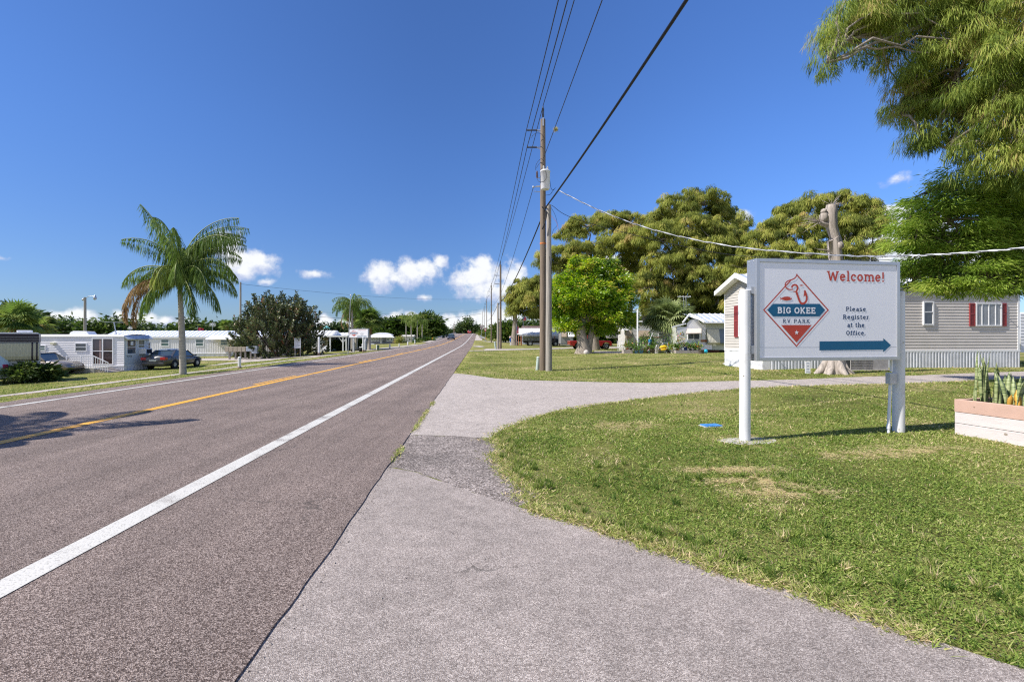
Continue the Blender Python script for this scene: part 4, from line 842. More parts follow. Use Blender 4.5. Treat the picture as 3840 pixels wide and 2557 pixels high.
def wire(name, label, pts, sag, r, mt=wire_m, seg=20, group='overhead wires'):
    m = MB(); P = []
    for a, b in zip(pts[:-1], pts[1:]):
        a, b = Vector(a), Vector(b)
        for k in range(seg):
            t = k / seg; q = a.lerp(b, t); q.z -= sag * 4 * t * (1 - t); P.append(q)
    P.append(Vector(pts[-1])); m.tube(P, r, 6); o = m.build(name, mt); o.location = P[0]; o.data.transform(Matrix.Translation(-P[0])); return tag(o, label, 'wire', group)
def at(i, dx, dz):
    b, h = poles[i]; return Vector((b.x + dx, b.y, b.z + h + dz))
back = Vector((b1.x + SL * 42, b1.y - 42, 0))
def B(dx, z): return Vector((back.x + dx, back.y, z))
zi = [zp(b1, 489) + b1.z, zp(b1, 553) + b1.z]
R_ = .016
wire('power_line', 'leftmost of the three steep power conductors rising from the near pole', [B(-.74, zi[0]), Vector((b1.x - .74, b1.y, zi[0]))] + [at(i, -.78, -1.35) for i in range(1, 6)], .35, R_)
wire('power_line', 'middle of the three steep power conductors rising from the near pole', [B(-.72, zi[1]), Vector((b1.x - .71, b1.y, zi[1]))] + [at(i, -.78, -2.4) for i in range(1, 6)], .35, R_)
wire('power_line', 'rightmost of the three steep power conductors, carried on the pole tops', [B(0, b1.z + h1 + .6), Vector((b1.x, b1.y, b1.z + h1 + .6))] + [at(i, 0, .5) for i in range(1, 6)], .35, R_)
zn = zp(b1, 703) + b1.z
wire('neutral_wire', 'thin neutral wire with a clump of air plant, right of the conductors', [B(.05, zp(b1,598)+b1.z+.1), Vector((b1.x+.02, b1.y-.16, zp(b1,598)+b1.z))], .1, .014)
wire('neutral_wire', 'thin neutral wire running from the low arm of the near pole to the far poles', [Vector((b1.x - .43, b1.y, zn))] + [at(i, -.2, -4.2) for i in range(1, 6)], .4, .013)
wire('telephone_cable', 'thick black telephone cable crossing high past the short grey pole', [Vector((b1.x + SL*42 + .9, b1.y - 42, 7.7)), Vector((b2.x - .13, b2.y - .1, b2.z + h2 - .12)), Vector((bS.x, bS.y, bS.z + hS - .2)), at(3, 0, -7)], .75, .033, cable_m)
# air plant on the neutral wire
tp = W(2085, 486, 17.6); Ln = Leaves(); n = 260; D = unit(rng.normal(size=(n, 3))) * rng.uniform(.05, .16, n)[:, None]; Ln.add(np.tile(np.array(tp), (n, 1)), D, unit(perp(D)) * .012, rng.uniform(.5, 1, n)); o = Ln.build('air_plant', grass_m); tag(o, 'spiky ball of air plant clinging to the neutral wire', 'plant')
# twisted service drop and its thin companion
sd0 = Vector((b1.x + .5, b1.y - .1, zp(b1, 710) + b1.z)); sd1 = W(3900, 925, 8.8)
def span(a, b, n, sag): return [Vector((a.x + (b.x-a.x)*t, a.y + (b.y-a.y)*t, a.z + (b.z-a.z)*t - sag*4*t*(1-t))) for t in [k/n for k in range(n+1)]]
ctrl = [(2095,715,20),(2250,790,18.9),(2450,862,17.5),(2733,922,15.5),(3100,955,12.6),(3340,961,10.9),(3600,950,9.8),(3900,925,8.8)]
def smooth(P, k=8):
    out = []
    for i in range(len(P) - 1):
        p0, p1, p2, p3 = P[max(0, i-1)], P[i], P[i+1], P[min(len(P)-1, i+2)]
        for q in range(k):
            t = q / k; out.append(.5 * ((2*p1) + (p2-p0)*t + (2*p0-5*p1+4*p2-p3)*t*t + (3*p1-p0-3*p2+p3)*t**3))
    return out + [P[-1]]
drop = smooth([W(*c) for c in ctrl], 20)
svc = thing('service_drop', 'white twisted service cable drooping from the transformer across to the right', 'cable', drop[0], 0, 'overhead wires')
for k, (mt, rr) in enumerate(((wire_lt, .02), (wire_lt, .017), (wire_m, .009))):
    m = MB(); m.tube([p - drop[0] + Vector((0, math.cos(i * .9 + k * 2.1), math.sin(i * .9 + k * 2.1))) * .014 for i, p in enumerate(drop)], rr * .62, 6); m.build('strand', mt, svc)
wire('telephone_cable', 'thin dark cable slanting from the short grey pole behind the service drop', smooth([W(2068,770,20.2), W(2200,835,21), W(2700,950,22), W(3100,972,21), W(3340,975,19), W(3900,1000,17)]), 0, .012, wire_m, 1)
# ------------------------------------------------------------------ trees
cyp_m = leafmat('weeping cypress foliage', [(0,(.05,.07,.016)),(.3,(.14,.17,.034)),(.6,(.3,.33,.068)),(.85,(.47,.46,.115)),(1,(.46,.35,.14))], trans=.42, rough=.7, spec=.15)
cyp_n = leafmat('near weeping foliage', [(0,(.035,.065,.014)),(.3,(.12,.175,.032)),(.6,(.27,.34,.065)),(.85,(.42,.45,.11)),(1,(.44,.34,.14))], trans=.42, rough=.7, spec=.15)
cyp_g = leafmat('bright cypress foliage', [(0,(.06,.11,.02)),(.4,(.18,.28,.045)),(.75,(.34,.45,.08)),(1,(.45,.5,.12))], trans=.5, rough=.7, spec=.15)
mango_m = leafmat('glossy yellow green foliage', [(0,(.03,.07,.01)),(.35,(.1,.2,.015)),(.62,(.26,.42,.025)),(.92,(.5,.58,.05)),(1,(.6,.48,.1))], trans=.4, rough=.35, spec=.5)
rub_m = leafmat('dark leathery foliage', [(0,(.025,.042,.014)),(.45,(.075,.1,.035)),(.75,(.2,.23,.09)),(.94,(.24,.22,.09)),(1,(.4,.14,.08))], trans=.15, rough=.4, spec=.4)
dark_leaf = leafmat('deep green foliage', [(0,(.02,.04,.01)),(.4,(.05,.09,.02)),(.75,(.11,.16,.035)),(1,(.2,.24,.06))], trans=.3, rough=.6)
mid_leaf = leafmat('mid green foliage', [(0,(.025,.05,.01)),(.4,(.06,.11,.018)),(.75,(.12,.18,.03)),(1,(.22,.25,.06))], trans=.3, rough=.5)
palm_m = leafmat('palm fronds', [(0,(.035,.07,.018)),(.4,(.11,.18,.04)),(.75,(.25,.32,.08)),(.9,(.36,.38,.11)),(1,(.4,.29,.12))], trans=.4, rough=.6, spec=.2)
brown_m = leafmat('dead palm fronds', [(0,(.15,.09,.045)),(.5,(.33,.21,.1)),(1,(.48,.38,.19))], trans=.15, rough=.8)
def clumps_on(blobs, density, inner=.5, jit=.12):
    """clump centres spread over the shells of the crown's lobes; density = clumps per square metre of shell"""
    C = []; O = []
    for (c, r) in blobs:
        c = np.array(c, float); r = np.array(r, float)
        area = 4 * math.pi * ((r[0]*r[1])**1.6/3 + (r[0]*r[2])**1.6/3 + (r[1]*r[2])**1.6/3) ** (1/1.6); n = max(4, int(area * density))
        d = unit(rng.normal(size=(n, 3))); d[:, 2] = np.where(d[:, 2] < -.55, -d[:, 2] * .6, d[:, 2]); d = unit(d)
        k = rng.uniform(inner, 1, n) ** .6 + rng.normal(0, jit * .5, n); C.append(c + d * r * k[:, None]); O.append(d)
    return np.concatenate(C), np.concatenate(O)
def foliage(Lv, C, O, cr, n, L, Wd, hang=1.0, spread=.5, flat=.6, vmean=.4, vclump=.22, vleaf=.12, up=0.0):
    """every clump is a spray of n leaves fanning outward from its centre and hanging"""
    m = len(C); cv = rng.normal(vmean, vclump, m); sz = rng.uniform(.65, 1.35, m)
    P = np.repeat(C, n, 0); o = np.repeat(O, n, 0); s = np.repeat(sz, n); off = rng.normal(size=(m * n, 3)) * .5
    off[:, 2] *= flat; P = P + off * cr * s[:, None]
    D = unit(off * [1, 1, .5]) * spread + o * [.5, .5, .2] + np.array([0, 0, -hang + up]) + rng.normal(0, .25, (m * n, 3)); D = unit(D)
    ln = L * rng.uniform(.6, 1.4, m * n) * s
    V = np.repeat(cv, n) + rng.normal(0, vleaf, m * n)
    Lv.add(P, D * ln[:, None], perp(D) * (Wd * rng.uniform(.7, 1.3, m * n))[:, None], V)
def domes(Lv, C, O, cr, n, L, Wd, vmean=.5, vclump=.15, vleaf=.12, out=.4, flat=.75, **_):
    """rounded tufts: strips start on a small dome round every twig end and hang down from it"""
    m = len(C); cv = rng.normal(vmean, vclump, m); sz = rng.uniform(.6, 1.4, m); P = np.repeat(C, n, 0); s = np.repeat(sz, n); d = rng.normal(size=(m * n, 3)); d[:, 2] = np.abs(d[:, 2]) * 1.0 - .35
    d = unit(d); rr = cr * s * rng.uniform(.55, 1.0, m * n); P = P + d * rr[:, None] * [1, 1, flat]
    D = unit(d * [out, out, .0] + [0, 0, -1] + rng.normal(0, .18, (m * n, 3)) + (d[:, 2:3] > .75) * d * [.8, .8, .5])
    T = np.cross(D, d); T = unit(T + rng.normal(0, .45, T.shape)); V = np.repeat(cv, n) + rng.normal(0, vleaf, m * n) + .1 * d[:, 2]
    Lv.add(P, D * (L * rng.uniform(.5, 1.4, m * n) * s)[:, None], T * (Wd * rng.uniform(.6, 1.4, m * n))[:, None], V)
def branch_mb(base, tips, r0, r1=.02, wob=.06, mid=None):
    m = MB(); base = Vector(base)
    for t in tips:
        t = Vector(t); k = 6; pts = []
        for i in range(k + 1):
            q = i / k; p = base.lerp(t, q); p.z += (t - base).length * .12 * math.sin(math.pi * q); l = (t - base).length * wob
            if 0 < i < k: p += Vector((random.uniform(-l, l), random.uniform(-l, l), random.uniform(-l, l) * .5))
            pts.append(p)
        m.tube(pts, [r0 * (1 - q / k) + r1 * (q / k) for q in range(k + 1)], 8)
    return m
def tree(name, label, base, trunk_pts, trunk_r, blobs, leaf, params, group=None, barkm=None, limbs=True, cat='tree', extra=None, dens=1.2, inner=.5):
    """base: world; trunk_pts and blobs local to the base"""
    o = thing(name, label, cat, base, 0, group)
    tr = MB(); tr.tube(trunk_pts, trunk_r, 14, jag=.08); tr.build('trunk', barkm or bark, o)
    C, O = clumps_on(blobs, dens, inner)
    if limbs:
        tips = [c for c, r in blobs]; top = Vector(trunk_pts[-1]); rr = trunk_r[-1] * .8
        br = branch_mb(top, tips, rr)
        for c, r in blobs:
            idx = random.sample(range(len(C)), min(len(C), 60)); near = sorted(idx, key=lambda i: (Vector(C[i]) - Vector(c)).length)[:7]
            b2_ = branch_mb(c, [C[i] for i in near], rr * .35, .012); br.add(b2_.v, b2_.f, True)
        br.build('limbs', barkm or bark, o)
    Lv = Leaves(); fn = domes if params.pop('dome', False) else foliage; fn(Lv, C, O, **params)
    if extra: extra(Lv, C, O)
    Lv.build('crown', leaf, o); return o
def pxblobs(lst, base):
    out = []
    for (px, py, rx, ry, Y) in lst:
        c = W(px, py, Y); k = Y / F; out.append(((c.x - base.x, c.y - base.y, c.z - base.z), (rx * k, (rx + ry) * .5 * k, ry * k)))
    return out
def twigs(m, base, n, L, r, dirv, spread):
    base = Vector(base)
    for i in range(n):
        d = (Vector(dirv) + Vector((random.gauss(0, spread), random.gauss(0, spread), random.gauss(0, spread)))).normalized(); l = L * random.uniform(.5, 1.1)
        m.tube([base, base + d * l * .5 + Vector((0, 0, .04 * l)), base + d * l], [r, r * .6, r * .25], 5)

# near weeping cypress reaching in from the upper right, and the light green one under it
nb = Vector((15.5, 10.5, gzf(15.5, 10.5)))
bl = [(3180,150,120,110,11),(3105,235,55,60,10.6),(3320,90,170,140,11.2),(3230,60,120,90,11),(3480,120,190,150,11),(3700,80,220,160,10.5),(3600,260,200,110,10.8),(3780,300,160,140,10),(3430,330,90,70,11.5),(3400,390,70,50,11.8),(3380,430,50,40,11.5),
      (3500,430,120,80,11.5),(3650,440,150,90,11),(3800,480,140,110,10),(3470,530,80,50,11.3),(3560,560,110,70,11),(3700,600,130,80,10.5),(3820,640,130,90,10),(3530,330,110,70,12),(3640,180,140,90,12),
      (3900,150,200,200,9.5),(4000,420,200,200,9.5),(4050,700,200,160,9.5),(4300,300,400,400,10.5),(3950,-150,450,200,10.5),(3450,-60,200,120,11),(3850,250,130,100,12.5),(3750,400,120,100,12.5)]
tree('weeping_cypress', 'huge weeping cypress hanging in from the upper right corner', nb, [(0,0,-.2),(0,0,1),(-.1,0,4),(-.3,0,8)], [.75,.55,.35,.13], pxblobs(bl, nb), cyp_n,
     dict(dome=True, cr=.3, n=280, L=.17, Wd=.014, out=.35, flat=1.0, vmean=.55, vclump=.2), dens=3.0, inner=.45, group='cypress trees')
nb2 = Vector((19.5, 13.6, gzf(19.5, 13.6)))
bl = [(3570,700,70,60,12),(3480,790,90,70,12.2),(3420,890,90,60,12.4),(3560,830,110,90,11.8),(3680,760,110,80,12),(3800,740,100,90,12),(3480,960,90,60,12.3),(3620,950,120,90,12),(3770,900,130,100,12),(3440,1000,70,45,12.8),
      (3560,1030,90,50,12.2),(3700,1040,120,60,11.6),(3830,1020,100,80,11.6),(3780,1080,90,40,11.4),(3950,850,150,160,12.5),(3500,1080,45,35,12.4),(3460,890,60,50,13),(3430,1045,55,45,12.8),(3640,1085,80,40,11.8),(3540,1075,50,50,12),(3720,900,110,100,12.5)]
tree('cypress', 'bright green feathery cypress right of the sign, hanging over the grey home', nb2, [(.6,0,-.2),(.6,.1,1.5),(.0,0,4.5)], [.3,.25,.18], pxblobs(bl, nb2), cyp_g,
     dict(cr=.33, n=230, L=.13, Wd=.022, hang=.55, spread=.9, flat=.38, vmean=.55, vclump=.22), dens=4.0, inner=.4, group='cypress trees', barkm=bark_dark)
# the big cypresses behind the caravans
def bgtree(lab, bpx, Y, bl, trunkpx, dens=.75, n=250, extra_hang=0, leaf=cyp_m, vm=.52, L=.34, Wd=.05, cr=.48, inner=.3, twr=.5):
    X = (bpx - CX) / F * Y; b = Vector((X, Y, gzf(X, Y))); B_ = pxblobs(bl, b)
    T = [(0,0,-.3),(0,0,1),(.2,0,4),(.1,0,7)]
    return tree('cypress', lab, b, T, [twr*1.5, twr, twr*.8, twr*.6], B_, leaf, dict(dome=True, cr=cr, n=n, L=L, Wd=Wd, flat=1.05, out=.5, vmean=vm, vclump=.19), dens=dens*1.15, inner=inner, group='cypress trees')
bgtree('broad tall cypress with drooping sprays, highest of the row behind the caravans', 2560, 50,
  [(2550,790,85,65,50),(2640,770,90,60,51),(2700,830,70,70,52),(2490,830,60,45,50),(2600,860,110,60,48),(2480,900,100,70,47),(2380,910,80,60,49),(2620,950,120,70,47),(2720,930,80,90,50),(2520,1010,110,70,46),(2430,1080,80,60,46),
   (2640,1050,110,70,46),(2560,1110,110,60,47),(2700,1110,90,60,47),(2480,1150,90,45,48),(2610,1180,100,40,50),(2740,1020,60,80,52),(2680,1190,70,40,50)], None, dens=.95)
bgtree('wide spreading cypress with bare curved limbs behind the bright green tree', 2230, 52,
  [(2140,880,60,45,52),(2200,850,80,45,52),(2290,845,90,50,53),(2370,850,70,50,54),(2120,950,60,40,51),(2200,950,90,50,50),(2300,930,80,60,50),(2110,1010,60,45,52),(2050,985,45,45,51),(2035,960,30,30,51),(2190,1020,80,45,53),(2400,950,60,70,54),(2350,1010,80,60,54),(2130,1075,60,45,54),(2420,1040,60,60,52)], None, dens=.85)
bgtree('rounded olive cypress rising behind the welcome sign and dead trunk', 3050, 42,
  [(2960,800,60,45,43),(3050,775,70,50,43),(3130,770,60,50,44),(3240,790,80,50,43),(3280,850,50,60,42),(2920,860,70,50,42),(3000,870,90,60,41),(3120,860,90,70,42),(3220,880,80,70,42),(2860,900,60,50,42),(2820,960,60,60,42),(2920,960,80,60,41),(3030,960,90,60,40),(3160,960,90,60,41),(3270,950,60,50,41),(2870,1020,70,60,41),(2780,1010,60,60,42),(2800,1080,60,70,41),(3240,1020,70,50,41),(2900,1100,90,70,40),(2780,1160,60,50,42),(3100,1050,90,60,41),(3000,1090,90,70,41),(3200,1090,90,60,41)], None, dens=.85)
bgtree('low weeping cypress between the palm and the sign, trunk hidden', 2720, 56,
  [(2770,860,50,60,56),(2760,950,60,70,56),(2700,1160,70,50,54),(2640,1130,60,50,55),(2750,1090,60,60,55),(2560,1200,60,35,56),(2450,1200,60,35,56)], None, dens=.8, vm=.42)
bgtree('smaller cypress with a pale trunk beside the white canopy', 1928, 82,
  [(1980,1080,55,35,83),(2030,1075,50,40,83),(1945,1100,45,30,82),(1990,1130,60,35,81),(2060,1120,60,45,82),(2110,1090,60,50,83),(1940,1165,35,30,82),(2010,1180,50,28,82),(2080,1180,60,35,82),(2140,1150,60,50,84),(1925,1130,30,25,82)], None, dens=.6, L=.45, Wd=.09, cr=.75, twr=.55)
# grey hanging stems and trunks inside the row (bare cypress stems seen under the crowns)
for i, (px, Y, w_) in enumerate(((2370,49,.16),(2420,51,.3),(2462,50,.2),(2490,49,.16),(2535,52,.18),(2590,50,.16),(2655,50,.2),(2690,51,.26),(2712,49,.18))):
    X = (px - CX) / F * Y; b = Vector((X, Y, gzf(X, Y))); o = thing('bare_trunk', 'bare grey trunk in the shade under the cypress row behind the caravans', 'tree', b, 0, 'bare trunks under the cypress row')
    m = MB(); h = random.uniform(6, 9); m.tube([(0,0,-.2),(random.uniform(-.2,.2),0,h*.5),(random.uniform(-.5,.5),0,h)], [w_*1.3,w_,w_*.5], 9, jag=.1); m.build('trunk', bark, o)
    m = MB(); twigs(m, (0,0,h*.6), 7, 1.8, .05, (0,0,.5), .8); m.build('branches', bark, o)

# bright glossy tree in front of them
mb_ = hit(2190, 1326)
bl = [(2215,1030,75,50,40),(2140,1080,70,55,39.5),(2290,1075,75,60,40.5),(2200,1110,100,70,38.5),(2120,1150,55,55,39.5),(2320,1140,60,60,40),(2250,1170,100,60,38.5),(2150,1210,70,45,39),(2330,1200,45,40,41),(2230,1235,90,35,39.5),(2105,1200,35,40,40),(2180,1000,40,30,40),(2260,1000,50,30,40.5)]
def mango_tips(Lv, C, O): foliage(Lv, C[::2] + O[::2] * .25, O[::2], cr=.35, n=34, L=.26, Wd=.09, hang=.25, spread=1.0, vmean=.8, vclump=.12, flat=.5)
tree('shade_tree', 'dense bright yellow green tree with forked pale trunk on the lawn beyond the poles', mb_, [(0,0,-.2),(-.05,0,.6),(-.25,.1,1.6),(-.1,.2,2.6)], [.75,.5,.42,.34], pxblobs(bl, mb_), mango_m,
     dict(cr=.42, n=100, L=.22, Wd=.085, hang=.5, spread=.9, flat=.7, vmean=.48, vclump=.22), dens=2.4, inner=.35, extra=mango_tips)
mt = bpy.data.objects['shade_tree']; m = MB(); m.tube([(.35,.2,-.1),(.5,.1,1.0),(.75,.2,2.4)], [.3,.24,.2], 10, jag=.1); m.tube([(-.55,-.1,-.1),(-.35,.05,.5),(-.2,.1,1.0)], [.3,.2,.2], 10, jag=.1); m.build('side_trunk', bark, mt)
m = MB(); m.ball((.05,-.85,.1), (.22,.2,.24), jag=.06); o = m.build('boulder', mat('pale stone', (.5,.45,.42), .9, bump=.4)); o.location = mb_; tag(o, 'pale rounded rock at the foot of the bright green tree', 'rock')

# dead lopped trunk behind the sign
db = hit(3125, 1400); dead = thing('dead_tree', 'dead lopped tree trunk standing behind the welcome sign, with tufts of bare twigs', 'tree', db)
wood_dead = mat('bleached dead wood', (.38,.33,.29), .9, var=.28, scale=3, stretch=(7,7,.35), bump=1, bscale=7, dirt=.35, dirtcol=(.2,.16,.13))
def dz(py): return EYE + (HY - py) / F * db.y - db.z
def dx(px): return (px - CX) / F * db.y - db.x
m = MB(); m.tube([(0,0,-.15),(dx(3128),0,.12),(dx(3130),0,.4),(dx(3133),0,1.2),(dx(3137),0,dz(1000)),(dx(3126),0,dz(902)),(dx(3122),0,dz(896))], [.42,.36,.29,.25,.21,.19,.18], 26, jag=.09)
for a in range(7):
    an = a * .9 + .3; m.tube([(math.cos(an)*.18, math.sin(an)*.18, .5),(math.cos(an)*.34, math.sin(an)*.34, .15),(math.cos(an)*.58, math.sin(an)*.58, -.08)], [.1,.12,.07], 9, jag=.15)
m.build('trunk', wood_dead, dead)
m = MB(); m.tube([(dx(3140),.02,dz(915)),(dx(3132),.02,dz(885)),(dx(3118),0,dz(850)),(dx(3113),0,dz(810)),(dx(3120),0,dz(771))], [.17,.15,.18,.19,.16], 22, jag=.08)
m.ball((dx(3088),-.02,dz(815)), (.13,.14,.2), jag=.08); m.ball((dx(3137),-.17,dz(925)), (.11,.09,.13), jag=.12); m.ball((dx(3085),-.05,dz(795)), (.09,.1,.09), jag=.12)
m.tube([(dx(3100),0,dz(842)),(dx(3080),-.05,dz(841)),(dx(3066),-.08,dz(836))], [.1,.07,.05], 10, jag=.1); m.build('upper_trunk', wood_dead, dead)
m = MB(); twigs(m, (dx(3068),-.08,dz(836)), 26, .62, .011, (-1,0,.35), .42); m.build('left_twigs', wood_dead, dead)
m = MB(); twigs(m, (dx(3120),0,dz(772)), 22, .5, .01, (.25,0,.55), .75); twigs(m, (dx(3105),-.1,dz(945)), 9, .45, .01, (-1,-.2,.3), .35); m.build('top_twigs', wood_dead, dead)
# left verge: the rubber tree, built of upright leafy shoots
rb = Vector(((1040 - CX) / F * 52, 52, 0)); rb.z = gzf(rb.x, rb.y) - .05
ro = thing('rubber_tree', 'big round dark leaved bush with reddish shoots standing across the road', 'tree', rb)
Lr = Leaves(); k = 52 / F; rn = 900; m = MB()
for i in range(rn):
    a = random.uniform(0, 6.283); e = math.asin(random.uniform(-.5, 1)); q = random.uniform(.55, 1) ** .7; d = Vector((math.cos(a) * math.cos(e), math.sin(a) * math.cos(e), math.sin(e)))
    bump_ = 1 + .1 * math.sin(3 * a + 1) * math.cos(e) + .08 * math.sin(7 * a + 3 * e)
    tip = Vector((d.x * 5.0 * bump_, d.y * 4.2 * bump_, 2.6 + d.z * 5.0 * bump_)) * 1.0; tip = Vector((tip.x * q, tip.y * q, 2.2 + (tip.z - 2.2) * q)); tip.z = max(.45, tip.z)
    up = (d * .75 + Vector((0, 0, .8))).normalized(); L_ = random.uniform(.9, 1.7) if tip.z > 1.8 else random.uniform(.5, .9); st = tip - up * L_; nl = 34
    m.tube([st, tip], [.03, .012], 4)
    T = rng.uniform(0, 1, nl) ** .8; P = np.array(st)[None] + np.array(up)[None] * (L_ * T)[:, None]; rd = unit(rng.normal(size=(nl, 3))); rd = unit(rd - (rd @ np.array(up))[:, None] * np.array(up)[None])
    D = unit(rd + np.array(up)[None] * .75) * rng.uniform(.22, .36, nl)[:, None]; cv = random.gauss(.45, .2)
    V = cv + rng.normal(0, .14, nl) + .35 * (rng.random(nl) < .06); Lr.add(P, D, perp(D) * .115, V)
for i in range(14):
    a = random.uniform(0, 6.28); m.tube([(0,0,0),(math.cos(a)*1.2, math.sin(a)*1.2, 1.6),(math.cos(a)*2.6, math.sin(a)*2.4, 3.6)], [.12,.09,.04], 7)
m.build('stems', bark_dark, ro); Lr.build('crown', rub_m, ro)

# ------------------------------------------------------------------ palms
def frond(Lv, stem, base, az, el, L, droop, leafL, leafW, hang, v, n=46, both=True, tw=0):
    """arching feather frond: rachis curve with leaflets hanging from it"""
    d = Vector((math.cos(az), math.sin(az), 0)); pts = []; p = Vector(base); ang = el; k = 14
    for i in range(k + 1):
        pts.append(p.copy()); ang -= droop / k * (1 + .6 * i / k); p = p + (d * math.cos(ang) + Vector((0, 0, math.sin(ang)))) * (L / k)
    stem.tube(pts, [.035 * (1 - .8 * i / k) + .006 for i in range(k + 1)], 5)
    side = Vector((-d.y, d.x, 0)); P = []; D = []; Wd = []; V = []
    for i in range(n * 2):
        t = .12 + .88 * ((i // 2) + random.random()) / n; f = t * k; j = min(k - 1, int(f)); q = pts[j].lerp(pts[j + 1], f - j); tg = (pts[j + 1] - pts[j]).normalized()
        s = 1 if i % 2 else -1; l = leafL * (math.sin(math.pi * min(1, .12 + t * .86)) ** .5) * random.uniform(.8, 1.15)
        dv = side * s * random.uniform(.3, .9) + tg * .4 + Vector((0, 0, -hang * random.uniform(.6, 1.25))) + Vector((random.gauss(0, .12), random.gauss(0, .12), random.gauss(0, .12)))
        dv = dv.normalized() * l; P.append(q); D.append(dv); w = dv.cross(Vector((random.gauss(0, 1), random.gauss(0, 1), random.gauss(0, 1)))).normalized() * leafW; Wd.append(w); V.append(v + random.gauss(0, .12))
    P = np.array(P); D = np.array(D); Wd = np.array(Wd); V = np.array(V)
    # two-piece leaflets: the outer half droops more
    Lv.add(P, D * .55, Wd, V); P2 = P + D * .42; D2 = D * .58; D2[:, 2] -= np.linalg.norm(D, axis=1) * .35 * hang; Lv.add(P2, D2, Wd * .85, V)
trunk_grey = mat('ringed grey palm trunk', (.4,.36,.31), .85, var=.22, scale=2.2, stretch=(1,1,9), bump=.8, bscale=4, dirt=.35, dirtcol=(.2,.17,.14))
trunk_green = mat('green palm shaft', (.2,.24,.06), .5, var=.2, scale=5)
def queen_palm(name, label, base, h, r, fr, leafL=.5, leafW=.028, group=None, dead_fr=(), n=46, lean=0.0, swell=True):
    o = thing(name, label, 'palm', base, 0, group); m = MB(); k = 10
    m.tube([(lean * (i / k) ** 1.5 * h - .0, 0, -.15 + (h + .15) * i / k) for i in range(k + 1)], [r * (1.12 if i == 0 else 1 + (.1 * math.sin(math.pi * min(1, i / k * 1.2)) if swell else 0) - .3 * i / k) for i in range(k + 1)], 18, jag=.03); m.build('trunk', trunk_grey, o)
    top = Vector((lean * h, 0, h)); m = MB(); m.tube([top, top + Vector((0, 0, .5)), top + Vector((0, 0, .9))], [r * .78, r * .7, r * .3], 12); m.build('crown_shaft', trunk_green, o)
    c = top + Vector((0, 0, .65)); Lv = Leaves(); st = MB()
    for (az, el, L, dr, hg, v) in fr: frond(Lv, st, c, R(az), R(el), L, R(dr), leafL, leafW, hg, v, n)
    st.build('frond_stems', trunk_green, o); Lv.build('fronds', palm_m, o)
    if dead_fr:
        Ld = Leaves(); sd_ = MB()
        for (az, el, L, dr, hg, v) in dead_fr: frond(Ld, sd_, c - Vector((0, 0, .25)), R(az), R(el), L, R(dr), leafL * .8, leafW, hg, v, n)
        sd_.build('dead_frond_stems', brown_m, o); Ld.build('dead_fronds', brown_m, o, label='brown dead fronds hanging from the crown')
    return o
pb = hit(686, 1405); s_ = pb.y / F; hq = (1405 - 1085) * s_
fr = [(178,76,4.3,24,1.7,.42),(150,84,3.6,60,1.6,.4),(180,44,3.4,80,1.7,.5),(172,40,3.1,85,1.7,.45),(120,84,3.6,85,1.5,.4),(60,88,4.5,74,1.5,.38),(12,88,4.7,78,1.5,.42),(4,84,4.4,82,1.6,.45),(350,86,4.0,85,1.6,.4),(0,72,3.9,88,1.7,.42),(352,58,3.7,92,1.7,.42),
      (358,34,3.5,78,1.6,.38),(330,46,3.2,100,1.7,.42),(345,8,3.3,66,1.5,.36),(300,62,2.7,120,1.5,.5),(270,62,2.3,135,1.4,.72),(255,66,2.1,135,1.4,.76),(285,88,4.2,78,1.6,.5),(90,62,3.2,90,1.6,.35),(45,62,3.2,95,1.6,.38),
      (205,-12,2.8,62,1.5,.4),(240,-5,2.4,70,1.5,.45),(25,88,4.0,80,1.5,.38),(320,-5,3.2,62,1.5,.38),(140,60,2.2,95,1.5,.4),(100,88,3.7,80,1.5,.36),(0,89,4.7,70,1.6,.36),(200,86,3.4,80,1.5,.4),(10,80,4.1,82,1.5,.4),(300,86,3.8,80,1.5,.45)]
queen_palm('queen_palm', 'tall single palm with a browning frond standing close beyond the left road edge', pb, hq, .15, fr, .72, .036, dead_fr=[(178,30,4.4,105,1.2,.35),(186,28,4.2,108,1.2,.55),(172,22,4.3,100,1.2,.3)], n=100, lean=-.035, group='queen palms')
